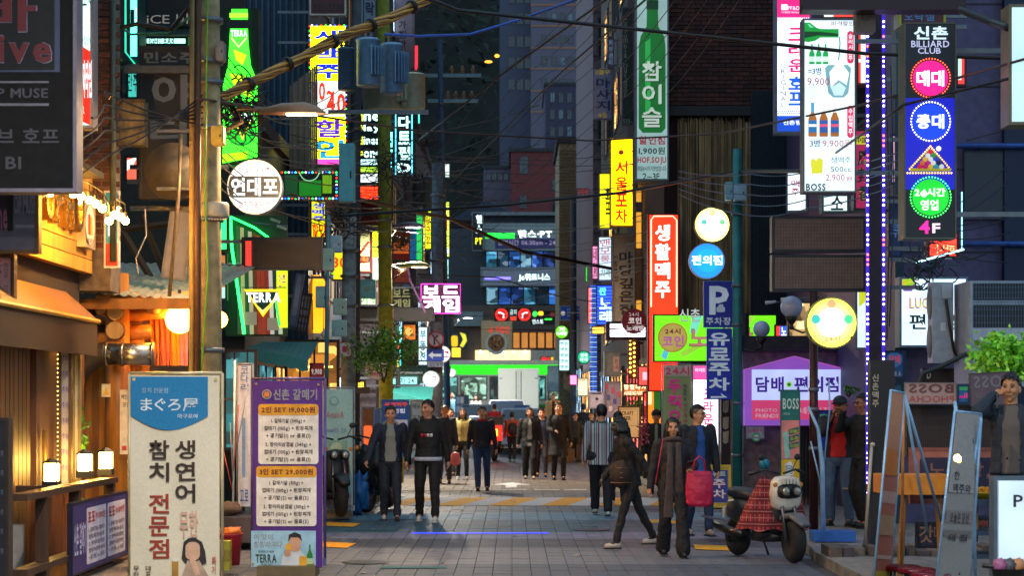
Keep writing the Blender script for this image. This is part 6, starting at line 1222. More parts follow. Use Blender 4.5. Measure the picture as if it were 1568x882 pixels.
# ================= TWO-WHEELERS =================
def wheel(mb_t,parent,c,r,w_,yaw=0,rimc='3a3a3e',name='wheel'):
    m=MB();prof=[]
    for i in range(9): q=PI*i/8;prof.append((r-w_*.55+math.sin(q)*w_*.55,-w_/2*math.cos(q)))
    R_=Matrix.Translation(c) @ Matrix.Rotation(yaw,4,'Z');m.T=R_
    m.lathe([(r*.62,-w_*.42)]+prof+[(r*.62,w_*.42)],D('101012',.85),n=26,axis='y')
    o=m.build('tyre',parent,True)
    q=MB(R_);q.lathe([(r*.1,-w_*.5),(r*.58,-w_*.3),(r*.63,-w_*.42),(r*.63,w_*.42),(r*.58,w_*.3),(r*.1,w_*.5)],D(rimc,.35,.7),n=18,axis='y');q.build('rim',o,True)
def scooter(label,loc,yaw,body='c8bfae',blanket=True,dark=False,hl=False,scale=1,name='scooter'):
    """length along local x, front toward +x"""
    t=thing(name,label,'scooter',loc,yaw);B_=D(body,.35,.05);K=D('16161a',.5)
    wheel(None,t,(.62,0,.24),.24,.15,math.radians(-8));wheel(None,t,(-.58,0,.23),.23,.15)
    def bd(name,fn,mt,sm=True):
        m=MB();fn(m,mt);return m.build(name,t,sm)
    def loft(secs):  # (x, half width, z0, z1)
        def fn(m,mt):
            vs=[];n=12
            for x,hw,z0,z1 in secs:
                for j in range(n): q=2*PI*j/n;c_,s_=math.cos(q),math.sin(q);vs.append((x,hw*math.copysign(abs(c_)**.6,c_),(z0+z1)/2+(z1-z0)/2*math.copysign(abs(s_)**.6,s_)))
            m.add(vs,[(i*n+j,i*n+(j+1) % n,(i+1)*n+(j+1) % n,(i+1)*n+j) for i in range(len(secs)-1) for j in range(n)]+[tuple(range(n)),tuple(range((len(secs)-1)*n,len(secs)*n))],mt)
        return fn
    bd('rear_body',loft([(-.72,.06,.5,.6),(-.64,.12,.42,.66),(-.4,.15,.36,.7),(-.1,.14,.3,.66),(.02,.1,.26,.5)]),K if dark else D('24262c',.4))
    bd('seat',loft([(-.7,.06,.68,.74),(-.6,.13,.67,.8),(-.3,.14,.66,.78),(-.02,.09,.64,.74)]),D('1a1c22',.55))
    bd('floorboard',loft([(-.1,.13,.2,.32),(.15,.14,.2,.28),(.36,.12,.22,.34)]),K)
    bd('leg_shield',loft([(.30,.08,.25,.8),(.36,.19,.28,.86),(.42,.15,.36,.84),(.45,.08,.45,.8)]),K)
    bd('front_fender',loft([(.36,.05,.38,.48),(.48,.09,.46,.54),(.66,.1,.49,.56),(.86,.06,.4,.46)]),D('5a5a5e',.4) if not dark else K)
    for s_ in (-1,1):
        m=MB();m.tube([(.62,s_*.09,.24),(.52,s_*.08,.55),(.44,s_*.06,.85)],.022,D('5a5a60',.3,.8),8);m.build('fork',t,True)
        m=MB();m.tube([(.36,s_*.03,.98),(.33,s_*.2,1.02),(.27,s_*.33,.98)],.013,K,8);hb=m.build('handlebar',t,True);m=MB();m.tube([(.31,s_*.25,1.01),(.26,s_*.36,.97)],.022,BLACK,8);m.build('grip',hb,True)
        m=MB();m.tube([(.34,s_*.16,1.02),(.33,s_*.22,1.13)],.006,K,5);m.ball((.33,s_*.23,1.16),.045,K,7,(.35,1,.8));m.build('mirror',t,True)
        m=MB();m.ball((.5,s_*.16,.86),.028,E('d08018',.25),6);m.build('indicator',t,True)
        m=MB();m.lathe([(.062,0),(.066,.02),(.05,.06)],BLACK,(.525,s_*.072,.785),16,'x');hl_=m.build('headlight',t,True);m=MB();m.lathe([(.052,.062),(.03,.072),(.001,.076)],D('9a9488',.12,.6),(.525,s_*.072,.785),14,'x');m.build('lens',hl_,True)
    if not dark:
        bd('front_cowl',loft([(.36,.13,.62,.93),(.42,.19,.56,.96),(.49,.185,.57,.95),(.52,.16,.62,.92)]),B_);bd('lamp_surround',loft([(.49,.15,.70,.87),(.53,.155,.705,.865),(.545,.14,.72,.85)]),K)
        for i in range(5): m=MB();m.box(.50,.56,-.09+i*.042,-.065+i*.042,.87,.93,B_);m.build('cowl_rib',t)
    m=MB();m.tube([(-.2,-.16,.28),(-.45,-.19,.3),(-.72,-.2,.36)],[.035,.055,.06],D('4a4642',.35,.8),12);m.build('exhaust',t,True)
    m=MB();m.tube([(-.6,.14,.24),(-.62,.15,.6)],.03,D('4a4a50',.4,.6),8);m.build('shock_absorber',t,True)
    m=MB();m.tube([(-.25,.1,.3),(-.3,.24,.02)],.014,STEEL,6);m.build('kickstand',t,True)
    m=MB();m.box(-.76,-.71,-.1,.1,.44,.56,D('b0b0a8',.5));m.build('licence_plate',t)
    if blanket:
        k_='plaid';m_=bpy.data.materials.new('plaid');m_.use_nodes=True;nn=m_.node_tree.nodes;ll=m_.node_tree.links;bb=nn['Principled BSDF'];bb.inputs['Roughness'].default_value=.85
        tc=nn.new('ShaderNodeTexCoord');prev=None
        for ax,off_ in ((1,0),(2,0)):
            sx=nn.new('ShaderNodeSeparateXYZ');ll.new(tc.outputs['Object'],sx.inputs[0])
            a_=nn.new('ShaderNodeMath');a_.operation='ADD';ll.new(sx.outputs[ax],a_.inputs[0]);ll.new(sx.outputs[0],a_.inputs[1]) if ax == 1 else a_.inputs.__getitem__(1).__setattr__('default_value',0)
            f_=nn.new('ShaderNodeMath');f_.operation='PINGPONG';f_.inputs[1].default_value=.035;ll.new(a_.outputs[0],f_.inputs[0])
            g_=nn.new('ShaderNodeMath');g_.operation='LESS_THAN';g_.inputs[1].default_value=.006;ll.new(f_.outputs[0],g_.inputs[0])
            h_=nn.new('ShaderNodeMath');h_.operation='PINGPONG';h_.inputs[1].default_value=.07;ll.new(a_.outputs[0],h_.inputs[0]);i_=nn.new('ShaderNodeMath');i_.operation='LESS_THAN';i_.inputs[1].default_value=.03;ll.new(h_.outputs[0],i_.inputs[0])
            mxa=nn.new('ShaderNodeMix');mxa.data_type='RGBA';ll.new(i_.outputs[0],mxa.inputs[0]);mxa.inputs[6].default_value=lin('8a1420')+(1,);mxa.inputs[7].default_value=lin('5a0c16')+(1,)
            if prev is not None: ll.new(prev,mxa.inputs[6])
            mxb=nn.new('ShaderNodeMix');mxb.data_type='RGBA';ll.new(g_.outputs[0],mxb.inputs[0]);ll.new(mxa.outputs[2],mxb.inputs[6]);mxb.inputs[7].default_value=lin('9a5a54')+(1,);prev=mxb.outputs[2]
        ll.new(prev,bb.inputs['Base Color'])
        m=MB();n=26;q_=12;vs=[]
        for j in range(q_+1):
            f_=j/q_
            for i in range(n+1):
                a_=math.radians(-125+250*i/n);rr=.22+.2*f_;fold=1+.1*math.sin(i*1.3+f_*2)*f_
                vs.append((.30+rr*.75*math.cos(a_)*fold*.6-(.10 if abs(a_) > 1.2 else 0)*f_-.12*f_*abs(math.sin(a_)),rr*math.sin(a_)*fold,.93-.58*f_+.02*math.sin(i*1.3)))
        m.add(vs,[(j*(n+1)+i,j*(n+1)+i+1,(j+1)*(n+1)+i+1,(j+1)*(n+1)+i) for j in range(q_) for i in range(n)],m_)
        m.build('plaid_leg_cover',t,True)
    t.scale=(scale,)*3
    return t
sc1=scooter('cream scooter with twin round headlights and a red plaid leg cover',(X(1172,22.0),22.1,0),-66)
scooter('dark parked scooter behind the purple banner with a glowing dash',(X(505,29.5),29.3,0.09),-70,blanket=False,dark=True,body='18181c',scale=1.15)
scooter('dark covered motorbike parked left of the man in the navy jacket',(X(578,31.5),31.6,0.02),-100,blanket=False,dark=True,body='1c1c20',scale=1.2)
t=thing('motorbike_cover','black rumpled cover over the parked motorbike seat','cover',(X(574,31.0),31.0,.6));m=MB();m.ball((0,0,.15),.36,D('14141a',.5,0,'fabric',.2,5),14,(.8,.9,.9),.5);m.build('cloth',t,True)
t=thing('blue_tarpaulin','crumpled bright blue tarpaulin on the kerb beside the mint banner','tarpaulin',(X(548,30.6),30.6,.08));m=MB();m.ball((0,0,.26),.3,D('1c5a98',.5,0,'fabric',.2,5),14,(.55,.6,1.0),.6);m.build('cloth',t,True)
rt=scooter('delivery motorbike with a red glowing tail sign far down the street',(X(757,58),58,.02),90,blanket=False,dark=True,scale=1.15,name='delivery_motorbike')
m=MB();m.box(-.95,-.55,-.24,.24,.75,1.15,D('2a1418',.5));m.build('cargo_box',rt);m=MB();m.box(-.965,-.951,-.2,.2,.55,.92,E('ff1408',3.5,True));tl=m.build('tail_sign',rt)
m=MB();put_text(m,'78',-.1,.1,.64,.84,0,E('ffd040',3),.05);m.v=[(-.972,-a,c_) for a,b,c_ in m.v];m.build('digits',tl)
# ================= VEHICLES =================
def car(label,loc,body,L=4.5,W=1.8,Hh=1.45,lit=True,cat='car'):
    """seen from behind: length runs away from the camera (+y)"""
    t=thing('parked_car' if not lit else 'car',label,cat,loc);k=D(body,.3,.2);m=MB()
    secs=[(0,.40,.88,.92),(.15,.28,.98,1),(1.0,.25,1.0,1),(1.01,.25,1.0,1),(3.2,.25,.98,1),(4.2,.28,.82,.95),(4.5,.4,.7,.85)];n=14;vs=[]
    for y,z0,z1,ww in secs:
        for j in range(n): q=2*PI*j/n;c_,s_=math.cos(q),math.sin(q);vs.append((W/2*ww*math.copysign(abs(c_)**.45,c_),y,(z0+z1)/2+(z1-z0)/2*math.copysign(abs(s_)**.5,s_)))
    m.add(vs,[(i*n+j,i*n+(j+1) % n,(i+1)*n+(j+1) % n,(i+1)*n+j) for i in range(len(secs)-1) for j in range(n)]+[tuple(range(n)),tuple(range((len(secs)-1)*n,len(secs)*n))],k);m.build('body',t,True)
    m=MB();c0=[(-W*.44,.35,.95),(W*.44,.35,.95),(W*.36,.95,Hh),(-W*.36,.95,Hh),(-W*.44,3.4,.95),(W*.44,3.4,.95),(W*.36,2.5,Hh),(-W*.36,2.5,Hh)]
    m.add(c0,[(3,2,6,7),(0,3,7,4),(1,5,6,2),(4,7,6,5),(0,1,2,3)],k);m.build('cabin',t)
    m=MB();m.add([(-W*.4,.40,1.0),(W*.4,.40,1.0),(W*.335,.90,Hh-.05),(-W*.335,.90,Hh-.05)],[(0,1,2,3)],glass('1a2030',.1));m.v=[(a,b-.012,c_+.004) for a,b,c_ in m.v];m.build('rear_window',t)
    for s_ in (-1,1):
        m=MB();m.box(s_*W*.46-.13,s_*W*.46+.03 if s_ > 0 else s_*W*.46+.13,-.02,.2,.68,.84,E('ff2818',3.5,True));m.build('taillight',t)
        for y in (.85,3.6):
            q=MB();q.lathe([(.18,-.11),(.31,-.11),(.33,0),(.31,.11),(.18,.11)],D('101012',.8),(s_*W*.43,y,.33),20,'x');q.build('wheel',t,True)
        m=MB();m.box(s_*W*.5+(.0 if s_ > 0 else -.16),s_*W*.5+(.16 if s_ > 0 else 0),2.9,3.05,.98,1.12,k);m.build('mirror',t)
    m=MB();m.box(-.26,.26,-.03,.0,.55,.68,D('c8c8c0',.5));m.build('licence_plate',t);m=MB();m.box(-W*.46,W*.46,-.05,.08,.3,.5,k);m.build('bumper',t)
    m=MB();m.box(-.22,.22,.5,.53,1.0,1.05,E('ff3018',4));m.build('brake_light',t)
    return t
t=car('silver blue sedan with blue panels and lit red taillights behind the walkers',(X(800,63),63,ground(63)),'8a98b0');m=MB();m.box(-.9,-.885,.3,3.6,.5,.8,D('1c4aa8',.4));m.build('blue_door_panel',t);m=MB();m.box(-.25,.25,1.5,1.7,1.46,1.56,D('3a6a98',.4));m.build('roof_sign',t)
t=car('white car with glowing taillights queued behind the box truck',(X(776,73),73,ground(73)),'b8b4b0',W=1.75)
t=car('pale sedan half hidden behind the woman in yellow',(X(732,69),69,ground(69)),'8a9098',W=1.7,Hh=1.4)
t=thing('box_truck','white box truck with closed rear doors stopped before the bus','truck',(X(794,79.5),79.5,ground(80)));CR=D('b8bcae',.4,0,'paint',.03)
m=MB();m.box(-.82,.82,0,3.0,.75,2.62,CR);m.build('cargo_box',t);
for s_ in (-1,1): m=MB();m.box(min(.01*s_,.79*s_),max(.01*s_,.79*s_),-.03,-.001,.8,2.58,CR);dr=m.build('rear_door',t);m=MB();m.tube([(s_*.1,-.05,.85),(s_*.1,-.05,2.5)],.014,STEEL,6);m.build('lock_bar',dr);m=MB();m.box(s_*.72-.06,s_*.72+.06,-.045,-.03,2.2,2.24,STEEL);m.build('hinge',dr)
m=MB();m.box(-.75,.75,.1,4.4,.45,.74,DARK);m.build('chassis',t);m=MB();m.box(-.8,.8,3.05,4.4,.5,1.9,CR);m.build('cab',t)
for s_ in (-1,1):
    for y in (.9,3.7): m=MB();m.lathe([(.2,-.1),(.34,-.1),(.35,0),(.34,.1),(.2,.1)],D('101012',.8),(s_*.66,y,.35),18,'x');m.build('wheel',t,True)
    m=MB();m.box(s_*.98-.06,s_*.98+.06,3.9,3.95,1.5,1.85,DARK);m.build('mirror',t)
    m=MB();m.box(s_*.7-.1,s_*.7+.1,.02,.09,.5,.62,E('ff2010',3));m.build('taillight',t)
# bus
bx0,bx1,bd_=-3.9,5.6,87;gz=.5
t=thing('city_bus','long green and white city bus passing on the main road','bus',((bx0+bx1)/2,bd_,gz));bx=(bx0+bx1)/2;BT=Matrix.Translation((-bx,0,0));GR=D('20a818',.4);BW=D('e8f0e0',.4)
def bp_(name,x0,x1,z0,z1,mt,y0=0,y1=.02): m=MB(BT);m.box(x0,x1,y0,y1,z0,z1,mt);return m.build(name,t)
bp_('body',bx0,bx1,.35,2.95,BW,0,2.5);bp_('roof',bx0+.1,bx1-.1,2.96,3.12,BW,.1,2.4);bp_('green_band',bx0,bx1,2.48,2.9,E('22d818',1.6),-.015,-.002);bp_('green_skirt',2.2,bx1,.4,2.3,E('18a01c',.8),-.015,-.002);bp_('lower_stripe',bx0,2.2,.95,1.15,GR,-.015,-.002)  # green band and skirt glow in place of light falling on them
for i in range(7):
    a=bx0+.3+i*1.3;w_=bp_('window',a,a+1.2,1.35,2.4,D('14181a',.3),-.02,-.003);m=MB(BT);m.box(a+.05,a+1.15,-.026,-.021,1.4,2.35,interior(('60b0a8','a0d8b8','305050')[i % 3],.7,2));m.build('pane',w_)
bp_('lit_ad_panel',bx0+.2,1.2,.5,.94,E('e8f4d8',1.0),-.016,-.003)  # added glow stands in for the crossing's light on the bus side
for x in (bx0+1.6,bx1-2): m=MB(BT);m.lathe([(.28,-.02),(.48,-.02),(.5,.1),(.48,.2),(.28,.2)],D('101012',.8),(x,.1,.48),20,'y');m.build('wheel',t,True)
# ================= STREET STUFF, LEFT =================
# low teal awning and small shop light of the teal shopfront
for (x0,x1,y0,y1,d,c_,lb) in ((398,472,523,552,30,'1c6a6a','teal scalloped awning over the teal shopfront'),(604,660,592,616,47,'1c7a78','turquoise awning over a bright stall right of the tree'),(610,660,560,580,52,'14483c','dark green awning above the turquoise awning')):
    m=MB();a=P(x0,y0,d+1.2);b=P(x1,y1,d-.2);n=10;vs=[]
    for i in range(n+1):
        q=i/n;x=a.x+(b.x-a.x)*q;vs += [(x,d+1.4,a.z),(x,d-.2,a.z+(b.z-a.z)*(.4+.6*q)),(x,d-.22,a.z+(b.z-a.z)*(.4+.6*q)-.16-.03*(i % 2))]
    m.add(vs,[(i*3+j,i*3+j+1,(i+1)*3+j+1,(i+1)*3+j) for i in range(n) for j in range(2)],D(c_,.7,0,'fabric'));tag(m.build('awning'),lb,'awning')
s=sg('bright_stall_opening','glaring white stall opening under the turquoise awning',604,598,642,616,48.5,('e8fff4',2.2),.1,'8aa0a0',sample=True,cat='stall')
s=sg('teal_glass_front','teal glazed shop front lit from inside behind the blue white banner',342,535,394,690,26.5,interior('2a98a0',.55,1.2),.06,'2a2420',rim=.04,cat='shop front',facname='glass_panel');
for x in (358,378): s.patch(x,537,x+2.5,688,'2a1c14',y=-.03,name='mullion',t=.02)
s.patch(344,610,392,613,'5a4a40',y=-.03,name='transom',t=.02)
s=sg('timber_post_shop','dark timber framed restaurant front lit warm behind the small banners',436,520,520,640,33,interior('ffa838',.9,1.5),.06,'3a2010',rim=.05,cat='shop front',facname='glass_panel')
for x in (458,480,500): s.patch(x,522,x+3,638,'2a180c',y=-.03,name='mullion',t=.02)
s.dots([(468+i*5,562) for i in range(9)],1.6,'ffc850',6)
m=MB();m.box(X(534,31),X(566,31),31,31.1,Z(603,31),Z(593,31),D('4a2c14',.6,0,'wood'));m.box(X(534,31),X(541,31),31.01,31.09,.1,Z(603,31)-.002,D('5a3818',.6,0,'wood'));tag(stuff(m.build('timber_frame')),'brown timber frame beside the mint banner','frame')
for (px,y0,y1,d,w_,h_,c_,lb) in ((512,640,700,33,.5,1.6,'2a2430','dark advertising column behind the parked scooter'),):
    pass
# small piles: yellow box, red bin, goods
t=thing('red_bin','red plastic bin holding an orange bag behind the tuna banner','bin',(X(352,20.2),20.2,.09));m=MB();m.lathe([(.1,0),(.13,.32),(.14,.33),(.12,.3)],D('a01c28',.5),n=16);m.build('bin_body',t,True);m=MB();m.ball((0,0,.34),.12,D('c86820',.6,0,'fabric'),8,(1,1,.45),.5);m.build('bag',t,True)
t=thing('yellow_carton','yellow printed carton stack in front of the red bin','carton',(X(344,19.6),19.6,.09))
for i in range(3): m=MB();m.box(-.06,.06,-.08,.08,i*.1,i*.1+.096,D(('9a9020','8a7a1c')[i % 2],.6));m.build('carton_box',t)
t=thing('stone_step','grey stone step with a dark sack left of the purple banner','step',(X(366,24),24,.09));m=MB();m.box(-.5,.35,-.6,.6,0,.3,D('3c3a44',.8,0,'concrete'));m.build('slab',t);m=MB();m.ball((-.15,-.2,.38),.16,D('5a4a40',.8,0,'fabric'),9,(1.3,.8,.6),.4);m.build('sack',t,True)
t=thing('bunting_pole','thin white pole with slanting cords behind the tuna banner','pole',P(357,770,22));m=MB();m.tube([(0,0,0),(.02,0,1.6)],.012,D('c0d0d0',.4),6);m.build('rod',t,True)
for i in range(4): m=MB();m.tube([(0,0,.1+i*.1),(-.12+.1*i,-.1,.7+.2*i)],.006,D(('b84838','8a8a90')[i % 2],.5),4);m.build('cord',t,True)
# motor of roof lights beside round pub sign
t=thing('flood_lamp','pair of small spotlights on an arm above the LED board','lamp',P(430,352,27.5))
for dx,dz in ((-.1,.08),(.02,.02)): m=MB();m.box(dx-.09,dx+.05,-.03,.03,dz,dz+.035,D('7a9a88',.4,.3),Matrix.Rotation(math.radians(20),3,'Y'));m.build('lamp_head',t)
m=MB();m.tube([(-.4,0,.1),(.1,0,.05)],.01,STEEL,5);m.build('arm',t)
# ================= STREET STUFF, RIGHT =================
t=thing('blue_banner_stand','pale blue metal banner stand with a curved post and a blue water base','stand',(X(1263,23.6),23.6,.1));BS=D('8ab0d0',.4,.3)
m=MB();m.tube([(-.02,0,.1),(-.03,0,.9),(-.08,0,1.35),(-.2,0,1.62)],[.03,.03,.022,.015],BS,8);m.build('post',t,True)
m=MB();m.box(-.16,.34,-.2,.2,0,.12,D('1c5aa8',.5));m.build('water_base',t)
m=MB();m.tube([(-.03,0,.75),(.06,0,1.6),(.05,0,1.95)],.01,BS,6);m.tube([(-.03,0,.6),(-.17,0,1.2)],.01,BS,6);stuff(m.build('stays',t,True))
m=MB();m.ball((0,0,0),.075,D('1c90a8',.3,0,'paint',.05),10);tag(m.build('balloon',None,True,P(1171,711,28)),'small round turquoise balloon left of the green banner','balloon')
t=thing('metal_panel','tilted grey metal sheet lying on the kerb left of the scooter','panel',P(1106,797,25));m=MB();m.box(-.28,.24,-.2,.2,0,.02,D('6a7078',.3,.7),Matrix.Rotation(math.radians(10),3,'Y'));m.build('sheet',t)
t=thing('door_plinth','dark doorway column with vertical lettering right of the two standing men','column',(X(1348,21.8),21.8,.09));k=21.8/F;m=MB();m.box(-.11,.16,0,.2,0,2.15,D('1a1214',.5));m.build('shaft',t);m=MB();put_text(m,'신촌맥주',-.09,-.02,1.62,2.0,-.006,D('b8a890',.5),.03,True);m.build('lettering',t)
m=MB();m.tube([(-.14,-.08,0.05),(-.06,-.08,1.2)],.018,D('b8a898',.4,.4),8);m.ball((-.05,-.08,1.21),.028,D('b8a898',.4),6);tag(m.build('leaning_rod',None,True,t.location+Vector((-.05,0,0))),'pale metal rod leaning on the dark doorway column','rod')
m=MB()
for i in range(14): m.box(-.9+i*.14+random.uniform(-.02,.02),-.78+i*.14,random.uniform(-.3,.0),.3,0,random.uniform(.05,.12),D(('5a4c44','4a4040','6a5a50')[i % 3],.8,0,'concrete'))
o=m.build('rubble',None,loc=(X(1392,21.5),21.5,.09));tag(stuff(o),'low heap of broken kerb stones beside the scooter','rubble')
# leaning banner frames
def frame_banner(label,tl,bl,wpx,d0,d1,c_,y2):
    """narrow banner on a tube frame, seen almost edge on; tl, bl are (px,py) of its left edge"""
    t=thing('leaning_banner_frame',label,'banner frame',(X(bl[0],d0),d0,0));O=t.location
    a0=P(tl[0],tl[1],d0)-O;a1=P(bl[0],bl[1],d0)-O;b0=P(tl[0]+wpx,tl[1]+y2,d1)-O;b1=P(bl[0]+wpx*1.3,bl[1]+y2*.3,d1)-O
    m=MB();vs=[];n=3;q=12
    for j in range(q+1):
        for i in range(n+1): p=a0.lerp(a1,j/q).lerp(b0.lerp(b1,j/q),i/n);vs.append(p+Vector((0,.01*math.sin(j*1.4+i),0)))
    m.add(vs,[(j*(n+1)+i,j*(n+1)+i+1,(j+1)*(n+1)+i+1,(j+1)*(n+1)+i) for j in range(q) for i in range(n)],D(c_[0],.6,0,'fabric',.12));m.build('cloth',t,True)
    for f0,f1,cc in c_[1]:
        m=MB();p=lambda u,v: a0.lerp(a1,v).lerp(b0.lerp(b1,v),u)+Vector((0,-.016,0));m.add([p(.06,f0),p(.94,f0),p(.94,f1),p(.06,f1)],[(0,1,2,3)],D(cc,.6,0,'fabric'));m.build('printed_band',t)
    for u,v in ((a0,a1),(b0,b1),(a0,b0)): m=MB();m.tube([u,v],.011,BS,8);m.build('frame_tube',t,True)
    return t,a0,a1,b0,b1
t,a0,a1,b0,b1=frame_banner('left leaning banner frame with a salmon and orange cloth',(1364,598),(1336,905),20,16.6,17.4,('b86850',[(.0,.3,'d08860'),(.28,.42,'d87820'),(.5,.56,'c8a090'),(.62,.72,'b8906a'),(.82,.84,'d0b0a0'),(.9,1,'d0b020')]),4)
for e in ((1442,800),(1380,880),(1420,815)): m=MB();m.tube([b0,P(e[0],e[1],18)-t.location],.014,BS if e[0] > 1400 else D('b87840',.4,.3),8);m.build('stay',t,True)
t,a0,a1,b0,b1=frame_banner('right leaning banner frame with a pale grey printed cloth',(1462,630),(1432,905),40,16.2,17.0,('9a9088',[(.0,.45,'a89c94'),(.55,.62,'8a7c74'),(.66,.7,'7c7068')]),4)
T_=[('술한잔',.14,.2),('막걸리',.2,.27),('한국의',.33,.38),('맥주와',.4,.45),('오늘은 당신',.56,.62),('의 집',.68,.72)]
m=MB()
for tx,f0,f1 in T_:
    vs,fs=glyphs(tx,.05);pp=lambda u,v: a0.lerp(a1,v).lerp(b0.lerp(b1,v),u)+Vector((0,-.02,0));m.add([pp(.2+.6*a,f1+(f0-f1)*b) for a,b in vs],fs,D('3a3030',.6))
m.build('lettering',t)
for p in ((1462,615),(1502,640)):
    for e in ((1492,905),(1478,905)): 
        m=MB();m.tube([P(p[0],p[1],16.8)-t.location,P(e[0],790,17)-t.location,P(e[0]+2,e[1],17.2)-t.location],.014,BS,8);m.build('stay',t,True)
m=MB();m.ball((0,0,0),.03,E('ffd870',18,True),6);m.ball((.02,.03,-.02),.02,E('ffc050',5),5);tag(m.build('bright_bulb',None,True,P(1466,702,15.9)),'bright little bulb hanging before the pale grey cloth','bulb')
# counter, orange table, shelf rack, stools, dish
t=thing('orange_table','orange topped wooden table behind the banner frames','table',(X(1410,18.6),18.6,.1));k=18.6/F
m=MB();m.box(-.36,.3,-.15,.5,.8,.98,D('c87818',.5));m.build('table_top',t)
for x in (-.2,.2): m=MB();m.tube([(x,0,0),(x*.8,0,.8)],.03,D('8a5a20',.6,0,'wood'),6);m.build('leg',t)
t=thing('yellow_dish','yellow dish of snacks on the counter right of the orange table','dish',P(1503,770,18));m=MB();m.lathe([(.05,0),(.19,.09),(.2,.1),(.17,.09)],D('b8a818',.4),n=20);m.build('bowl',t,True)
m=MB()
for i in range(60): a_=random.uniform(0,6.28);r_=random.uniform(0,.15);m.tube([(r_*math.cos(a_),r_*math.sin(a_),.09),(r_*math.cos(a_)+random.uniform(-.05,.05),r_*math.sin(a_)+random.uniform(-.04,.04),.14)],.006,D('c88818',.5),4)
stuff(m.build('snacks',t))
t=thing('steel_shelf_rack','dark steel shelf rack behind the white Ph box','shelf',(X(1510,17.6),17.6,.05));k=17.6/F
for py in (765,812,848): m=MB();m.box(-.22,.35,0,.4,Z(py,17.6)-.1,Z(py,17.6)-.06,D('2c3c50',.5,.4));m.build('shelf',t)
for x in (.06,): m=MB();m.box(x-.03,x+.0,-.02,.02,0,1.1,D('7a90a8',.4,.5));m.build('upright',t)
for i,(px,py) in enumerate(((1478,874),(1496,878),(1515,873))):
    pass
t=thing('folding_a_frame','tan wooden folding easel behind the pale grey banner','easel',(X(1465,17.8),17.8,0))
for x0,x1 in ((-.12,.1),(.14,-.06)): m=MB();m.box(-.02,.02,-.02,.02,.0,.95,D('8a6a40',.6,0,'wood'),Matrix.Rotation(math.radians(12 if x0 < 0 else -12),3,'Y'));m.v=[(a+x0,b,c_) for a,b,c_ in m.v];m.build('leg',t)
m=MB();m.box(-.05,.2,.03,.05,.5,.82,D('8a7a4a',.6));m.build('board',t)
for i,(px,py,d) in enumerate(((1380,866,17.2),(1402,870,16.9),(1425,878,16.5),(1440,874,16.8))):
    t=thing('bar_stool','round maroon stool, %s in the row under the table' % ('leftmost','second from the left','front','rightmost')[i],'stool',(X(px,d),d,0),0,'maroon stools under the banner frames');h=Z(py,d)
    m=MB();m.lathe([(.15,h-.05),(.17,h-.03),(.17,h-.01),(.15,h),(.01,h+.004)],D('6a1020',.25,.1),n=24);m.build('seat',t,True)
    for j in range(4): q=PI/4+j*PI/2;m=MB();m.tube([(.1*math.cos(q),.1*math.sin(q),h-.05),(.14*math.cos(q),.14*math.sin(q),0)],.012,STEEL,6);m.build('leg',t,True)
t=thing('utensil_tub','black tub holding cloths and bottles in the lower right corner','tub',P(1545,905,14.8));m=MB();m.lathe([(.1,0),(.13,.16),(.14,.17),(.12,.15)],BLACK,n=18);m.build('tub_body',t,True)
for i,c_ in enumerate(('8a4a70','3a3a40','a06a40')): m=MB();m.ball((-.07+i*.07,0,.18),.055,D(c_,.5,0,'fabric'),8,(1,1,1.2),.4);m.build('cloth',t,True)
m=MB();m.tube([(-.2,0,.19),(.1,0,.16)],.018,BLACK,8);m.build('handle',t,True)
# food stall on the right
t=thing('food_stall','low food stall with teal cloth, stacked trays and brown crates below','stall',P(870,700,58));t.location.z=ground(58);k=58/F
m=MB();m.box(-.7,.7,-.3,.6,.1,.82,D('4a3424',.7,0,'wood'));m.build('counter',t);m=MB();m.box(-.76,.76,-.36,.66,.83,.93,D('1c6a62',.7,0,'fabric'));m.build('cloth',t)
for i in range(5): m=MB();m.box(-.65+i*.27,-.42+i*.27,-.3,.1,.94,1.0+.05*(i % 3),D(('8a7a68','a8a498','6a5a48')[i % 3],.6));m.build('tray',t)
for i in range(3): m=MB();m.box(-.78+i*.5,-.32+i*.5,-.62,-.38,.0,.5-.12*(i % 2),D(('5a3a20','6a4828','4a3020')[i],.7,0,'wood'));m.build('crate',t)
s=sg('notice_stand','busy poster covered notice stand at the left edge of the junction',697,605,718,640,70,D('5a6878',.6),.06,'3a444e',cat='board')
for i in range(6): s.patch(699+(i % 3)*6,608+(i//3)*14,704+(i % 3)*6,618+(i//3)*14,('a8b0c0','d8d0c0','40506a')[i % 3],y=-.012)
t=thing('pink_bag','pink plastic carrier bag held by the man in the dark coat on the left','bag',P(697,712,42));m=MB();m.ball((0,0,.12),.14,D('b85860',.4),9,(.8,.5,1.1),.2);m.build('bag_body',t,True)
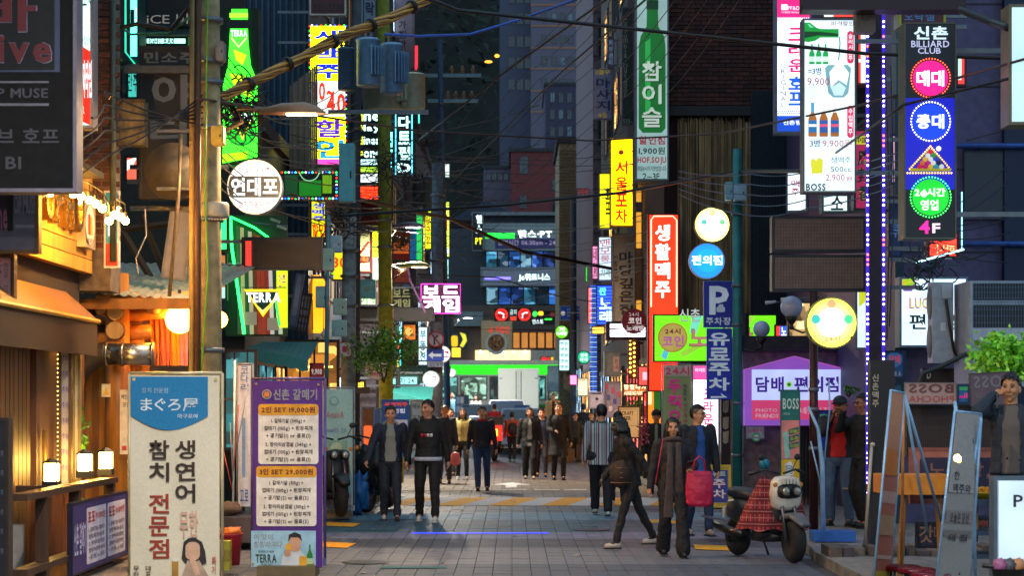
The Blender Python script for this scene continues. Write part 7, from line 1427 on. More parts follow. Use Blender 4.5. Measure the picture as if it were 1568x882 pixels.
# ================= PEOPLE =================
JOBS=[]
def ik(a,b,l1,l2,hint):
    d=b-a;L=min(d.length,(l1+l2)*.999);d.normalize();b=a+d*L
    x=(l1*l1-l2*l2+L*L)/(2*L);h=math.sqrt(max(0,l1*l1-x*x));u=(hint-d*hint.dot(d)).normalized()
    return a+d*x+u*h,b
def limb(mb,p0,p1,r0,r1,m):
    d=p1-p0;q=max(3,int(d.length/.05));pts=[p0+d*(i/q) for i in range(q+1)]
    mb.tube(pts,[r0+(r1-r0)*i/q for i in range(q+1)],m,10)
    mb.ball(p0,r0*.99,m,6);mb.ball(p1,r1*.99,m,6)
def rings(mb,secs,m,n=18):
    """secs: (x,y,z,rx,ry)"""
    vs=[(x+rx*math.cos(2*PI*j/n),y+ry*math.sin(2*PI*j/n),z) for x,y,z,rx,ry in secs for j in range(n)];k=len(secs)
    mb.add(vs,[(i*n+j,i*n+(j+1) % n,(i+1)*n+(j+1) % n,(i+1)*n+j) for i in range(k-1) for j in range(n)]+[tuple(range(n))[::-1],tuple((k-1)*n+j for j in range(n))],m)
def soft(o,vox,fold=.0,it=3,fs=.1):
    a=o.modifiers.new('join','REMESH');a.mode='VOXEL';a.voxel_size=vox
    s=o.modifiers.new('relax','SMOOTH');s.iterations=it;s.factor=.5
    if fold:
        key='fold%d' % int(fs*1000);tx=bpy.data.textures.get(key)
        if not tx: tx=bpy.data.textures.new(key,'CLOUDS');tx.noise_scale=fs;tx.noise_depth=2
        d=o.modifiers.new('folds','DISPLACE');d.texture=tx;d.strength=fold;d.mid_level=.5
    return o
def person(label,px,d,h,face=0,skin='c48c6c',top='1a1a20',bot='14141a',shoe='c8c8c8',hair='0c0a0a',longhair=0,lf=(.1,-.12),rf=(-.1,.14),lw=None,rw=None,inner=None,opening=.07,hem=.86,sleeve=1,fold=.02,headturn=0,lean=0,cap=None,glasses=False,z0=None,print_=None,hood=False,collar=None,wide=1.0,hemband=None,near=True,liftr=0,liftl=0,topmat=None,shoe2=None,scarf=None,group=None,lookup=0,ripped=False,flare=0,y=None,Xw=None,legw=1):
    """local frame: faces -y; +x is the person's left. feet lf / rf = (x, y). wrists lw / rw relative to the ground"""
    k=h/1.75;z=ground(d)+.004 if z0 is None else z0
    t=thing('person',label,'person',(X(px,d) if Xw is None else Xw,d,z),face,group)
    vox=.0085 if near else .015;S_=D(skin,.5,0,'paint',.05,12)
    V=lambda a,b,c: Vector((a,b+lean*max(0,(c/k-.9))*1.0,c))*1.0
    def W(v): return V(v[0]*k,v[1]*k,v[2]*k)
    hip=[W((s*.09*wide,0,.93)) for s in (1,-1)];feet=[Vector((lf[0]*k,lf[1]*k,(.085+liftl)*k)),Vector((rf[0]*k,rf[1]*k,(.085+liftr)*k))]
    knee=[];ank=[]
    for i in (0,1): a,b=ik(hip[i],feet[i],.44*k,.43*k,Vector((0,-1,0)));knee.append(a);ank.append(b)
    sh=[W((s*.185*wide,0,1.425)) for s in (1,-1)];wr=[lw or (.27*wide,-.04,.86),rw or (-.27*wide,.02,.86)];el=[];wri=[]
    for i,s in ((0,1),(1,-1)): a,b=ik(sh[i],W(wr[i]),.29*k,.26*k,Vector((s*.45,.8,-.45)) if wr[i][2] < 1.3 else Vector((s*.55,-.15,-1)));el.append(a);wri.append(b)
  # ---- body: one continuous surface
    m=MB();hc=W((0,-.01,1.625));R_=Matrix.Rotation(math.radians(headturn),3,'Z') @ Matrix.Rotation(math.radians(-lookup),3,'X')
    def HT(v): return hc+R_ @ (Vector(v)*k)
    hv=MB();hv.ball((0,.005,.01),1,S_,12,(.077,.095,.11));hv.ball((0,-.02,-.055),1,S_,8,(.056,.066,.062));hv.ball((0,-.05,-.098),.026,S_,6);hv.tube([(0,-.088,.018),(0,-.112,-.022)],[.010,.018],S_,8);hv.ball((0,-.104,-.026),.0165,S_,6);hv.ball((0,-.082,-.062),1,S_,6,(.028,.014,.012))
    for s in (1,-1): hv.ball((s*.079,.01,-.012),1,S_,6,(.012,.02,.034));hv.ball((s*.04,-.066,-.022),.03,S_,6);hv.ball((s*.034,-.084,.032),1,S_,6,(.026,.012,.008))
    m.add([HT(v) for v in hv.v],hv.f,S_)
    limb(m,W((0,.01,1.44)),hc+Vector((0,.015,-.05))*k,.062*k,.056*k,S_)
    B=[(.95,.155,.10),(1.03,.135,.092),(1.15,.145,.10),(1.3,.165,.11),(1.40,.16,.095),(1.45,.10,.07),(1.47,.06,.055)]
    rings(m,[(*W((0,0,z_))[:2],z_*k,a*wide*k,b*wide*k) for z_,a,b in B],S_)
    for i,s in ((0,1),(1,-1)):
        limb(m,sh[i],el[i],.047*k,.038*k,S_);limb(m,el[i],wri[i],.038*k,.026*k,S_);limb(m,hip[i],knee[i],.075*k,.05*k,S_);limb(m,knee[i],ank[i],.05*k,.036*k,S_);limb(m,ank[i]-Vector((0,0,.01)),ank[i]+Vector((0,-.12*k,-.05*k)),.036*k,.028*k,S_)
  # hand: palm, four fingers of unequal length, thumb from its side
        f=(wri[i]-el[i]).normalized();side_=f.cross(Vector((0,0,1)) if abs(f.z) < .8 else Vector((0,-1,0))).normalized();nrm=side_.cross(f)*(-1 if i else 1)
        if abs(f.z) > .8: side_=Vector((0,-1,0));side_=(side_-f*side_.dot(f)).normalized();nrm=Vector((-s,0,0))
        pc_=wri[i]+f*.045*k;limb(m,wri[i],wri[i]+f*.075*k,.025*k,.027*k,S_);limb(m,pc_+side_*.018*k,pc_+side_*.02*k+f*.035*k,.017*k,.015*k,S_);limb(m,pc_-side_*.018*k,pc_-side_*.02*k+f*.03*k,.017*k,.015*k,S_)
        if near:
            for j,(o_,L) in enumerate(((.029,.070),(.010,.078),(-.010,.073),(-.028,.056))):
                b0=wri[i]+f*.08*k+side_*o_*k;b1=b0+(f*.85+nrm*.35).normalized()*L*.5*k;b2=b1+(f*.45+nrm*.85).normalized()*L*.5*k;limb(m,b0,b1,.0095*k,.0085*k,S_);limb(m,b1,b2,.0085*k,.0075*k,S_)
            b0=wri[i]+f*.03*k+side_*.028*k;b1=b0+(f*.7+side_*.7+nrm*.2).normalized()*.035*k;limb(m,b0,b1,.012*k,.010*k,S_);limb(m,b1,b1+(f*.9+nrm*.5).normalized()*.03*k,.010*k,.0085*k,S_)
        else: limb(m,wri[i]+f*.08*k,wri[i]+f*.13*k+nrm*.03*k,.028*k,.018*k,S_)
    body=soft(m.build('body',t,True),vox*.95,0,2)
    ex=MB();K=D('0a0808',.4)
    for s in (1,-1):
        ex.ball(HT((s*.032,-.083,.012)),.0115*k,D('a89c94',.4),6,(1,.6,.6));ex.ball(HT((s*.032,-.0905,.012)),.0072*k,K,5);ex.tube([HT((s*.016,-.094,.034)),HT((s*.036,-.094,.040)),HT((s*.055,-.084,.034))],.0034*k,K,5);ex.tube([HT((s*.018,-.093,.020)),HT((s*.034,-.095,.023)),HT((s*.05,-.086,.018))],.0026*k,K,4)
    ex.tube([HT((-.024,-.093,-.060)),HT((0,-.099,-.058)),HT((.024,-.093,-.060))],.0036*k,D('8a5a4c',.5),5)
    ex.build('face_features',t,True)
  # ---- hair
    hm=D(hair,.45,0,'fabric',.3,20);m=MB();n=14;kk=28;vs=[]
    for i in range(n+1):
        th=PI*.8*i/n
        for j in range(kk):
            q=2*PI*j/kk;v=Vector((math.sin(th)*math.cos(q),math.sin(th)*math.sin(q),math.cos(th)));rr=1+.07*noise.noise(v*4+Vector((px,0,0)))
            vs.append(HT((v.x*.092*rr,.010+v.y*.107*rr,.03+v.z*.112*rr)))
    fs=[]
    for i in range(n):
        for j in range(kk):
            q=2*PI*(j+.5)/kk;th=PI*.8*(i+.5)/n;fy=math.sin(th)*math.sin(q)
            zc=math.cos(th);lim=.52+.12*math.sin(j*2.1)
            if (fy < -.45 and zc < lim) or (fy < .25 and zc < -.02 and not longhair) or (fy < -.2 and zc < .1): continue
            fs.append((i*kk+j,i*kk+(j+1) % kk,(i+1)*kk+(j+1) % kk,(i+1)*kk+j))
    m.add(vs,fs,hm)
    for i in range(60 if near else 20):  # tufts
        q=random.uniform(0,2*PI);th=random.uniform(0,1.15);v=Vector((math.sin(th)*math.cos(q),math.sin(th)*math.sin(q),math.cos(th)))
        if v.y < -.75: continue
        p=(v.x*.090,.010+v.y*.104,.03+v.z*.108);e=(v.x*.105+random.uniform(-.015,.015),.01+v.y*.115-.012,.03+v.z*.118-.02*th);m.tube([HT(p),HT(e)],[.012*k,.003*k],hm,5)
    if longhair:
        for i in range(26): 
            q=math.radians(-35+250*i/25);x_,y_=.088*math.cos(q),.012+.1*math.sin(q);m.tube([HT((x_*.9,y_*.9,.07)),HT((x_,y_,-.03)),HT((x_*1.12,y_*1.05,-.03-longhair*.6)),HT((x_*(1.1+.1*math.sin(i*5)),y_+.01,-.05-longhair))],[.022*k,.024*k,.022*k,.008*k],hm,6)
    m.build('hair',t,True)
    if cap:
        cm=D(cap,.7,0,'fabric');m=MB();cv=MB();cv.lathe([(.1,.02),(.101,.06),(.088,.1),(.05,.132),(.003,.14)],cm,(0,.01,.0),20);q=[(.085*math.cos(a),-.07-.085*math.sin(a)) for a in [PI*i/10 for i in range(11)]]
        cv.add([(a,b,.04) for a,b in q]+[(a,b,.028) for a,b in q],[tuple(range(11)),tuple(range(21,10,-1))]+[(i,i+1,12+i,11+i) for i in range(10)],cm);m.add([HT(v) for v in cv.v],cv.f,cm);m.build('cap',t,True)
    if glasses:
        m=MB()
        for s in (1,-1): m.tube([HT((s*.035+.024*math.cos(a),-.098,.01+.018*math.sin(a))) for a in [2*PI*i/12 for i in range(13)]],.0028*k,K,4);m.tube([HT((s*.058,-.095,.014)),HT((s*.082,.01,.012))],.0028*k,K,4)
        m.tube([HT((-.012,-.1,.014)),HT((.012,-.1,.014))],.0028*k,K,4);m.build('glasses',t)
  # ---- trousers, shoes
    bm_=D(bot,.8,0,'fabric');m=MB();w_=wide*legw
    rings(m,[(*W((0,0,z_))[:2],z_*k,a*wide*k,b*wide*k) for z_,a,b in ((.80,.11,.095),(.88,.168,.125),(.98,.165,.118),(1.06,.148,.108))],bm_)
    for i in (0,1): limb(m,hip[i],knee[i],.098*k*w_,.072*k*w_,bm_);limb(m,knee[i],ank[i]+Vector((0,0,.01)),.072*k*w_,(.056+flare)*k*w_,bm_)
    soft(m.build('trousers',t,True),vox*1.2,fold*.9,2,.09)
    for i,s in ((0,1),(1,-1)):
        sm=D(shoe2 if (shoe2 and i) else shoe,.5,0,'paint',.1);a=ank[i];m=MB();limb(m,a+Vector((0,.025*k,-.04*k)),a+Vector((0,-.13*k,-.048*k)),.042*k,.036*k,sm);limb(m,a,a+Vector((0,.0,-.03*k)),.04*k,.042*k,sm)
        soft(m.build('shoe',t,True),vox*1.1,0,2);m=MB();m.box(a.x-.042*k,a.x+.042*k,a.y-.165*k,a.y+.065*k,a.z-.089*k,a.z-.072*k,D('b8b8b4' if shoe in ('c8c8c8','b8b8b0') else '141414',.7));m.build('sole',t)
  # ---- top
    tm=topmat or D(top,.75,0,'fabric',.14);g=.024*k
    hs=[(z_,a,b) for z_,a,b in ((hem,.17+(.95-hem)*.14,.125+(.95-hem)*.12),((hem+1.05)/2,.165,.120),(1.05,.160,.115),(1.18,.165,.120),(1.3,.182,.128),(1.39,.18,.112),(1.445,.12,.085),(1.485,.075,.068))]
    def topshape(gr,mt,hem_=None,arms=True):
        m=MB();rings(m,[(*W((0,0,z_))[:2],z_*k,(a*wide+gr)*k,(b*wide+gr)*k) for z_,a,b in hs],mt,22)
        if arms:
            for i in (0,1): e2=el[i]+(wri[i]-el[i])*sleeve;limb(m,sh[i],el[i],(.066+gr)*k,(.054+gr)*k,mt);limb(m,el[i],e2,(.054+gr)*k,(.042+gr*.6)*k,mt)
        return m
    if inner:
        soft(topshape(0,D(inner,.75,0,'fabric',.1),arms=False).build('shirt',t,True),vox*1.3,.008,2)
        o=soft(topshape(.014,tm).build('jacket',t,True),vox*1.3,fold,2,.12);JOBS.append((o,opening*k,lean))
    else: soft(topshape(.006,tm).build('top',t,True),vox*1.3,fold,2,.12)
    if hood:
        m=MB();c0=W((0,.03,1.49));m.tube([c0+Vector((.098*math.cos(a),.085*math.sin(a)-.01*(a > PI),-.015+.03*math.sin(a)))*k for a in [2*PI*i/20 for i in range(21)]],[(.03+.012*math.sin(2*PI*i/20))*k for i in range(21)],D(hood if isinstance(hood,str) else top,.75,0,'fabric'),8);soft(m.build('hood',t,True),vox*1.2,.01,2)
    if collar: m=MB();c0=W((0,0,1.475));m.tube([c0+Vector((.078*math.cos(a),.078*math.sin(a)-.01,-.012*math.sin(a)-.02*(math.sin(a) < -.7)))*k for a in [2*PI*i/18 for i in range(19)]],.026*k,D(collar,.75,0,'fabric'),8);m.build('collar',t,True)
    if hemband: m=MB();rings(m,[(*W((0,0,z_))[:2],z_*k,(.188*wide+.012)*k,(.14*wide+.012)*k) for z_ in (hem-.045,hem-.02,hem+.01)],D(hemband,.7,0,'fabric'));m.build('shirt_hem',t,True)
    if scarf:
        m=MB();c0=W((0,0,1.48));mt=D(scarf,.85,0,'fabric',.2);m.tube([c0+Vector((.085*math.cos(a),.085*math.sin(a)-.01,-.02*math.sin(a)))*k for a in [2*PI*i/18 for i in range(19)]],.034*k,mt,8)
        for s,zb in ((-1,.50),(1,.62)): rings(m,[(s*(.05+.02*q)*k,(-.135-.02*math.sin(q*5))*k,(1.45-(1.45-zb)*q)*k,(.035+.035*q)*k,.016*k) for q in [i/12 for i in range(13)]][::-1],mt,10)
        soft(m.build('scarf',t,True),vox*1.2,.012,1)
    if ripped: m=MB();m.tube([knee[0]+Vector((-.04,-.08,0))*k,knee[0]+Vector((.04,-.08,0))*k],.012*k,D('9a8a80',.7),6);m.build('torn_patch',t)
    if print_:
        wl=.055 if near else .05
        for j,c_ in enumerate(print_): m=MB();rings(m,[((-.07+j*.045)*k,(-.146)*k,z_*k,.02*k,.012*k) for z_ in (1.225,1.27)],D(c_,.6),8);m.build('chest_print',t,True)
    t['wr']=[list(wri[0]),list(wri[1])]
    return t
def stripes():
    m=bpy.data.materials.new('striped_cloth');m.use_nodes=True;n=m.node_tree.nodes;l=m.node_tree.links;b=n['Principled BSDF'];b.inputs['Roughness'].default_value=.8
    tc=n.new('ShaderNodeTexCoord');sx=n.new('ShaderNodeSeparateXYZ');l.new(tc.outputs['Object'],sx.inputs[0]);f=n.new('ShaderNodeMath');f.operation='WRAP';f.inputs[1].default_value=1;f.inputs[2].default_value=0;mu=n.new('ShaderNodeMath');mu.operation='MULTIPLY';mu.inputs[1].default_value=8.5;l.new(sx.outputs[0],mu.inputs[0]);l.new(mu.outputs[0],f.inputs[0])
    cr=n.new('ShaderNodeValToRGB');cr.color_ramp.interpolation='CONSTANT';l.new(f.outputs[0],cr.inputs[0]);e=cr.color_ramp.elements;e[0].position=0;e[0].color=lin('a8b0b8')+(1,);e[1].position=.3;e[1].color=lin('6a1c34')+(1,)
    for p,c_ in ((.48,'9aa8b4'),(.62,'1c3848'),(.72,'a8b8b8'),(.86,'24504a')): q=e.new(p);q.color=lin(c_)+(1,)
    l.new(cr.outputs[0],b.inputs['Base Color']);return m
# walkers, front to back
person('woman in a dark jacket with long grey brown scarf and wide black trousers walking forward',1030,22.4,1.58,3,skin='b8805c',top='17141a',bot='0e0e12',shoe='0c0a0a',longhair=.10,scarf='4a3c36',lf=(.11,-.18),rf=(-.10,.16),rw=(-.30,-.02,.84),lw=(.20,-.26,1.10),hem=.78,flare=.03,legw=1.12,headturn=-4,fold=.028,liftr=.02)
person('man in an open navy jacket over a light grey hoodie walking with blue black jeans',598,29.3,1.70,4,top='141c30',inner='7a8078',opening=.09,bot='18202e',shoe='1c1c20',shoe2='b8b8b0',hood='7a8078',rw=(-.36,-.18,.92),lw=(.28,.02,.86),lf=(.10,-.2),rf=(-.1,.1),hem=.9,fold=.03)
person('tall young man in a black hoodie with a red and white chest print looking left',655,29.1,1.79,-3,top='0a0a0c',bot='0b0b0e',shoe='c8c8c8',hood=True,headturn=-38,print_=['c02030','b82838','d0d0d0','c8c8cc'],hemband='a8b0bc',hem=.92,lf=(.13,-.2),rf=(-.13,.12),lw=(.29,.06,.88),rw=(-.30,-.04,.88),wide=1.06,fold=.03)
person('man in a striped shirt walking away with his back to the viewer',921,30.6,1.72,178,topmat=stripes(),top='8a90a0',bot='10141e',shoe='a8c0b8',hem=.80,lf=(.10,-.28),rf=(-.10,.22),fold=.02,wide=1.08,legw=1.15,collar='1c5040',headturn=5)
person('person in black with a brown bag striding left across the street',968,23.6,1.58,-72,skin='2a201c',top='0a090b',bot='0b0b0e',shoe='b8a898',lf=(.07,-.26),rf=(-.07,.34),lean=-.22,hem=.84,liftr=.05,wide=.86,longhair=.03,fold=.03,rw=(-.22,-.30,.95),lw=(.22,.22,.92))
person('man with glasses in a navy blazer over a blue sweater looking right',1068,26.0,1.72,18,top='10141e',inner='1c4a90',opening=.07,bot='16284a',shoe='8a8478',glasses=True,headturn=42,lf=(.1,-.15),rf=(-.1,.12),hem=.84,wide=1.02)
person('man in a dark navy coat and orange lit face behind the black hoodie man',681,42.6,1.68,3,skin='b87848',top='161a28',inner='2a2a34',opening=.05,bot='20242e',shoe='2a2620',near=False,rw=(-.27,0,.85),hem=.82)
person('woman with long dark hair in a cream yellow jacket and black trousers',708,44.6,1.62,4,skin='b8886c',top='b8a868',bot='0e0e12',shoe='c8c8c8',longhair=.2,near=False,inner='a08a4c',opening=.05,hem=.93,lw=(.24,-.16,1.0),rw=(-.15,-.26,1.05),wide=.95)
person('man in a dark navy jumper with a red collar and blue jeans',738,39.0,1.67,0,top='14121f',bot='1c3458',shoe='14120f',collar='a81828',near=False,hem=.88,lf=(.11,.16),rf=(-.08,-.2),wide=1.1,fold=.02)
person('man in a baggy black jacket over a white tee with pale shoes',811,44.9,1.63,0,top='0d0d10',inner='8a8684',opening=.06,bot='0d0d11',shoe='a89e80',near=False,hem=.80,wide=1.08,legw=1.2,longhair=.03)
person('man in a slate blue shirt jacket partly behind the baggy black jacket',829,46.2,1.60,2,top='20344e',bot='10141c',shoe='1c1814',near=False,hem=.82,collar='8a7a6a')
person('tall man in a long black overcoat laughing with a phone in his hand',855,44.3,1.74,6,top='09090b',bot='09090b',shoe='0c0a0a',near=False,hem=.55,rw=(-.12,-.3,1.12),inner='0d0d10',opening=.05,lf=(.1,-.1),rf=(-.09,.12),wide=1.05,lookup=10)
person('person in an orange jacket with a dark backpack walking away',784,57.5,1.45,175,top='c04818',bot='14161e',shoe='6ab0a0',near=False,hem=.9,lf=(.09,-.1),rf=(-.09,.12))
person('motorbike courier in a red top and dark helmet seen from behind',757,57.8,1.42,180,top='a01420',bot='141418',shoe='101010',hair='2a1014',near=False,z0=.28,lf=(.16,.02),rf=(-.16,.02),lw=(.2,-.35,1.05),rw=(-.2,-.35,1.05))
person('man in a dark hooded coat walking beside the woman in yellow',690,47,1.6,-8,skin='a87050',top='221a20',bot='14161c',shoe='2a2420',near=False)
person('person in a beige open jacket standing beyond the food stall',847,71,1.72,5,skin='b88a6a',top='b89a68',inner='14141a',opening=.07,bot='20242a',near=False)
person('person with dark hair in a black top sitting with back turned at the stall',893,60,1.66,170,top='101218',bot='14161c',near=False)
person('small pink cheeked person sitting left at the food stall',881,57.6,1.42,10,skin='c89078',top='141c26',bot='14161c',near=False)
person('man in a navy shirt seated in the middle of the food stall',905,56.8,1.45,-5,skin='b88a6a',top='14244a',bot='14161c',near=False)
person('person with auburn hair and dark top leaning right at the food stall',917,55.6,1.40,-60,skin='c09070',hair='4a1810',top='141a2c',bot='14161c',near=False,longhair=.05)
person('woman in a camel coat with ginger hair at the right end of the stall',916,50.5,1.30,60,hair='6a3818',top='7a5a30',bot='1a1a20',near=False,longhair=.1)
person('person in a dark backpack outfit just right of the striped shirt man',946,33.5,1.60,175,top='10141e',bot='10121a',near=False,wide=.9)
person('man in a black brimmed hat and pale shirt beside the yellow banner',1005,36.0,1.62,-5,top='0e1014',inner='8a8a70',opening=.04,bot='0e1014',cap='0a0a0c',near=False)
person('person in a light blue top by the poster stand at the junction',692,76,1.66,20,top='6aa0b0',bot='203040',near=False)
person('woman in a white top with bobbed hair before the bus',729,77,1.55,-10,top='b8b0a4',bot='6a6460',longhair=.08,near=False)
person('person whose dark head shows above the poster stand',708,79,1.70,160,top='1c2434',bot='14161c',near=False)
person('dark haired person half hidden before the silver blue sedan',829,54,1.62,10,top='14141c',bot='14161c',near=False)
# standing men on the right pavement
person('stout man in a dark cap, red shirt and open black jacket holding his mouth',1286,26.6,1.74,-22,z0=.1,skin='9a6248',top='0c0c12',inner='b01018',opening=.11,bot='3a526e',shoe='201c1a',cap='0c1c28',wide=1.18,headturn=-12,rw=(-.06,-.20,1.50),lw=(.12,-.22,1.40),hem=.93,lf=(.14,-.04),rf=(-.13,.0),ripped=True,hair='3a3a3c')
person('man with glasses all in black facing left with a cigarette hand raised',1322,26.1,1.77,-72,z0=.1,skin='a06a50',top='08080b',bot='08080b',shoe='0c0c0c',glasses=True,wide=1.12,rw=(-.06,-.26,1.52),hem=.9,lf=(.12,.0),rf=(-.1,.04))
person('man in a grey suit jacket talking on a phone at the right edge',1548,17.5,1.74,-14,z0=.28,skin='b07850',top='1a2430',inner='5a4e46',opening=.085,bot='0c0c10',shoe='0c0c0c',hair='0a0808',headturn=-14,rw=(-.15,-.09,1.56),lw=(.26,.02,.9),hem=.86,fold=.02)
# held things
def held(name,label,cat,px,py,d,fn):
    t=thing(name,label,cat,P(px,py,d));fn(t);return t
def _ph(t): m=MB();m.prism(rrect(-.036,.036,0,.15,.01,3),0,.01,BLACK);m.build('phone_body',t);m=MB();m.prism(rrect(-.031,.031,.008,.142,.006,3),.0105,.012,D('20242a',.1));m.build('screen',t)
a=held('phone','black phone pressed to the ear of the man in the grey suit jacket','phone',1528,628,17.35,_ph);a.rotation_euler=(0,.25,1.3)
a=held('phone','dark phone in the hand of the woman with the grey brown scarf','phone',1053,716,22.05,_ph);a.rotation_euler=(1.1,0,.2)
a=held('phone','small phone held at chest height by the laughing man in the overcoat','phone',848,660,43.9,_ph)
def _bag(t):
    R_=D('b00c3c',.6,0,'fabric',.1);m=MB();rings(m,[(0,0,z_,rx,ry) for z_,rx,ry in ((0,.11,.05),(.03,.15,.07),(.2,.16,.075),(.36,.15,.05),(.40,.145,.03))],R_,16);soft(m.build('bag_body',t,True),.012,.02,2)
    for y_ in (-.02,.02): m=MB();m.tube([(-.07,y_,.39),(-.05,y_,.52),(0,y_,.57),(.05,y_,.52),(.07,y_,.39)],.009,R_,6);m.build('handle',t,True)
held('tote_bag','crimson red tote bag hanging from the arm of the woman with the scarf','bag',1071,776,22.1,_bag)
def _bp(t): m=MB();m.ball((0,0,.2),.17,D('2a1c14',.8,0,'fabric'),12,(.8,.75,1.0),.15);m.build('bag_body',t,True);m=MB();[m.tube([(-.13,-.03,z_),(0,-.135,z_),(.13,-.03,z_)],.006,D('6a4a38',.6),5) for z_ in (.1,.16,.22,.28)];stuff(m.build('strap',t))
held('brown_bag','brown ribbed bag on the back of the striding person in black','bag',951,752,23.5,_bp)
def _bk(t): m=MB();m.ball((0,0,.2),.17,D('14161e',.7,0,'fabric'),10,(.85,.6,1.2),.1);m.build('bag_body',t,True)
held('backpack','dark backpack on the person in the orange jacket','backpack',785,668,57.2,_bk)
m=MB();m.tube([P(1015,672,22.2),P(1008,715,22.15),P(1004,740,22.2)],.007,D('b01828',.5),5);tag(m.build('bag_strap'),'thin red strap down the front of the woman with the scarf','strap')
# ---- open the jackets down the front, in one evaluation
dg=bpy.context.evaluated_depsgraph_get();dg.update()
for o,op,lean in JOBS:
    me=bpy.data.meshes.new_from_object(o.evaluated_get(dg));o.modifiers.clear();bm=bmesh.new();bm.from_mesh(me)
    zt=max(v.co.z for v in bm.verts)
    dl=[]
    for f in bm.faces:
        c=f.calc_center_median();w_=op*(.55+.45*max(0,min(1,(zt-c.z)/.35)))+.006*math.sin(c.z*40)
        if abs(c.x) < w_ and c.y-lean*max(0,c.z-.9) < -.02 and f.normal.y < -.1: dl.append(f)
    bmesh.ops.delete(bm,geom=dl,context='FACES');bm.to_mesh(me);bm.free();o.data=me
    s_=o.modifiers.new('thick','SOLIDIFY');s_.thickness=.008
# ================= MORE CLUTTER BETWEEN THE SIGNS =================
s=sg('siding_panel','brown horizontal siding panel behind the yellow and blue discs',1046,345,1139,482,37.9,D('5e5046',.7,0,'concrete'),.04,'4a3e36',cat='wall panel',rim=.006)
for i in range(7): s.patch(1047,362+i*17,1138,363.5+i*17,'2a2320',name='joint')
s=sg('cream_shop_panel','cream lit shop panel with orange shelves left of the big yellow disc',1206,462,1262,548,33,interior('ffd890',1.0,2.4),.1,'5a4a3a',cat='shop front',facname='glass_panel')
s=sg('beige_shop_wall','beige strip wall with a yellow edge between the purple kiosk and the LED column',1306,560,1330,700,31.5,D('a8905c',.7,0,'concrete'),.1,'6a5a3a',cat='wall panel')
s=sg('silver_slanted_panel','silver grey panel tilted beside the brown hanging menu',441,418,454,500,32.6,D('7c8296',.35,.4),.04,'5a6070',cat='panel');s.t.rotation_euler=(0,math.radians(9),0)
s=sg('lime_strip_sign','lime yellow strip sign with white foot between the two leaning poles',569,352,582,430,47,('d8e818',1.2),.2,'3a4020',side='L',sample=True);s.patch(570,395,581,428,'e0fff8',1.4);s.text('커피',571,358,580,390,'4a5a10',.3,.04,True)
s=sg('red_bulb_strip','row of orange red bulbs over the lime yellow strip sign',556,338,582,346,46.5,D('401810',.5),.1,'301008');s.dots([(560+i*5,342) for i in range(5)],1.6,'ff7020',5)
s=sg('crimson_wave_board','dark red and grey board with wave pattern behind the second leaning pole',546,404,584,466,47.5,D('6a2028',.6),.1,'3a1418',side='L');s.round(572,420,13,'7a7078',y=-.012);s.patch(548,440,582,448,'8a8088',y=-.012);s.text('숯불',550,425,580,438,'c0a8a0',.3,.04)
s=sg('green_glow_board','green lit board behind the concrete pole beside the round pub sign',334,330,350,385,28.6,('20e060',1.0),.1,'0a3018',sample=True)
s=sg('teal_side_wall','weathered teal board wall left of the neon frame',338,392,366,505,29.9,D('3a6a68',.7,0,'concrete',.3),.05,'2a4a48',cat='wall panel',rim=.004)
s=sg('amber_glow_window','amber window with lattice right of the ribbed lantern',494,520,520,590,38.3,interior('ff9a20',1.2,2.2),.05,'2a1c10',cat='window',facname='glass_panel')
s=sg('red_menu_poster','red poster with a white price in front of the timber framed shop',474,556,496,590,31,D('b02028',.6),.02,'801820',cat='poster');s.text('9,900',477,565,493,575,'f0e8e0',.4,.05)
s=sg('cyan_glass_sign','cyan lit glass sign low between the poles and the green awning',600,576,640,590,49.5,('90f0f0',1.2),.1,'2a5a5a',sample=True);s.text('포차 24',604,578,634,588,'1a6a70',.3,.03)
s=sg('white_stack_sign','stack of small white lit signs on the ribbed corner building',856,520,872,568,84,('c8f8f8',1.3),.2,'4a6a70',sample=True);
for i in range(5): s.text('병원',858,523+i*9,870,529+i*9,'2a6a78',.3,.03)
s=sg('crowded_plate_sign','crowded grey information plates under the green leafy corner',838,560,856,600,84.5,D('8a9aa0',.5),.1,'4a5a60')
s=sg('long_white_facade_lightbox','long pale lightbox band along the mauve block above the stalls',640,500,655,560,62,('c8f0f8',1.2),.2,'4a5a68',side='L',reach=-3.1,sample=True);s.text('부동산',643,504,652,555,'2050a0',.4,.04,True)
s=sg('orange_drum_sign','orange lit square sign past the blue one way sign',640,596,652,612,64,('ff9030',1.3),.2,'5a3010')
s=sg('pink_vertical_sign','pink lit vertical sign beside the round crimson coin sign',906,376,916,428,60,('f890c8',1.1),.2,'6a3050',side='R',reach=3.0);s.text('네일',908,380,914,420,'902060',.4,.04,True)
s=sg('green_pharmacy_cross','small green lit leaf emblem on the white pole',896,408,904,432,72,('30e040',1.4),.2,'2a5a30')
s=sg('amber_shopfront_band','amber lit band of shop lettering under the lilac menu sign',906,500,926,512,58,('ffb040',1.2),.2,'5a3a10',side='R',reach=3.0,sample=True);s.text('포장마차',908,502,924,510,'803010',.4,.04)
s=sg('red_lit_doorway','red lit bar doorway with hanging strings behind the flower pot',984,600,1000,690,38,interior('ff3830',1.0,2.4),.05,'2a0c0c',cat='doorway',facname='lit_panel')
s=sg('blue_notice_panel','deep blue notice panel with green words behind the capped man',1252,628,1276,690,28,D('1828a0',.5),.05,'101860');s.text('안내',1255,634,1272,642,'40c040',.5,.04);s.text('일반',1258,650,1272,660,'a0b0e0',.3,.02)
s=sg('violet_wall_sign','blue signage strip between the LED column and the tobacco sign',1352,586,1384,612,26,D('1a5a78',.5),.05,'103040')
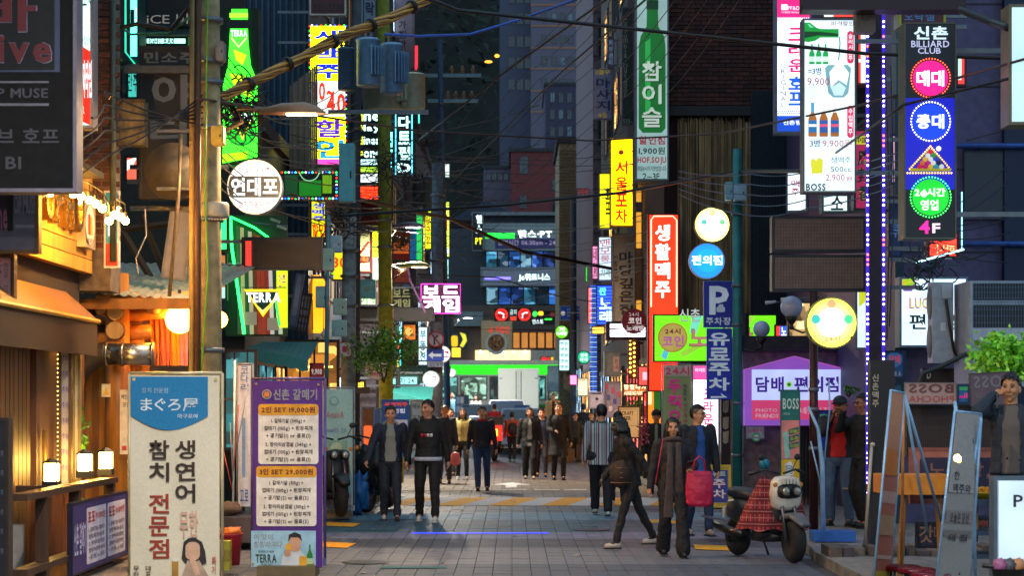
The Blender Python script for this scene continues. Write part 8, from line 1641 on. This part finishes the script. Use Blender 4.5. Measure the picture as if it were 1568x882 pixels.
t=thing('window_grille','dark window with a pale curtain on the purple grey wall','window',P(1510,330,27.1));m=MB();m.box(-.3,.3,0,.05,0,1.0,D('10182a',.3));m.build('pane',t);m=MB();m.box(-.33,.33,.01,.08,-.05,-.001,D('2a2c40',.5));m.build('sill',t)
# small litter and drain covers on the paving
for px,py,lb in ((560,862,'round iron manhole cover in the near left paving'),(905,812,'round iron manhole cover near the striding person')):
    d=5340/(py-615);m=MB();m.lathe([(.26,.001),(.27,.006),(.22,.008),(.2,.006),(.02,.007)],D('34343a',.5,.6,'rust'),n=28);tag(m.build('manhole_cover',None,False,(X(px,d),d,.001)),lb,'manhole cover')
lt=MB();random.seed(4)
for i in range(140):
    d=random.uniform(19.8,45);x=random.uniform(edge(d,-1)+.1,edge(d,1)-.1);a=random.uniform(.008,.03);q=random.uniform(0,3);z=.009
    lt.add([(x+a*math.cos(q+j*1.57)*(1+.4*(j % 2)),d+2*a*math.sin(q+j*1.57),z+.006*(j % 2)) for j in range(4)],[(0,1,2,3)],D(('8a8478','2a2826','a8a090','5a4a3a')[i % 4],.8))
stuff(lt.build('litter'));bpy.data.objects['litter']['label']='scraps of paper and dried gum scattered over the paving';bpy.data.objects['litter']['category']='litter'

for nm,lb,x0,y0,x1,y1,d,c_,tx,tc,v,sd in (
    ('green_letter_sign','green lit sign with white cafe letters above the small street tree',552,446,578,468,45.5,'c0ffb0','카페','108040',0,'L'),
    ('white_vertical_sign','slim white lit sign with blue letters left of the yellow strip signs',640,330,648,392,61,'e8f8ff','부동산','2050c0',1,'L'),
    ('cyan_vertical_sign','cyan lit vertical sign between the slate column and the cyan lettering',590,200,603,262,46,'60f0ff','노래','083848',1,'L'),
    ('orange_pub_sign','orange lit pub sign beneath the red shutter panel',548,392,566,402,46,'ff8030','호프','401008',0,'L'),
    ('teal_word_sign','teal lit word sign under the lower blank LED board near the tree',603,520,616,534,50,'40f0c0','술집','0a4030',0,'L'),
    ('yellow_square_sign','yellow lit square sign low beside the dark pole above the mint banner',546,583,560,596,37,'ffe040','족발','a02010',0,'L'),
    ('white_wide_sign','wide white lit sign low behind the arrow sign pole',676,560,690,572,66,'f0ffff','약국','10a050',0,None),
    ('magenta_square_sign','magenta lit square sign over the food stall people',872,574,884,590,66,'ff60b0','꽃','fff0ff',0,None),
    ('red_vertical_strip','red lit vertical strip sign between the lilac sign and the ribbed corner',900,440,907,496,66,'ff4030','고기집','ffe8c0',1,'R'),
    ('green_vertical_strip','green lit vertical strip sign under the pale teal lettered board',669,496,676,530,70,'40ff80','당구','063818',1,None)):
    s=sg(nm,lb,x0,y0,x1,y1,d,(c_,1.3),.18,'23262a',side=sd,reach=-3.1 if sd == 'L' else 2.75,sample=True,arms=1)
    s.text(tx,x0+1.6,y0+2,x1-1.6,y1-2,tc,.5,.05,bool(v))
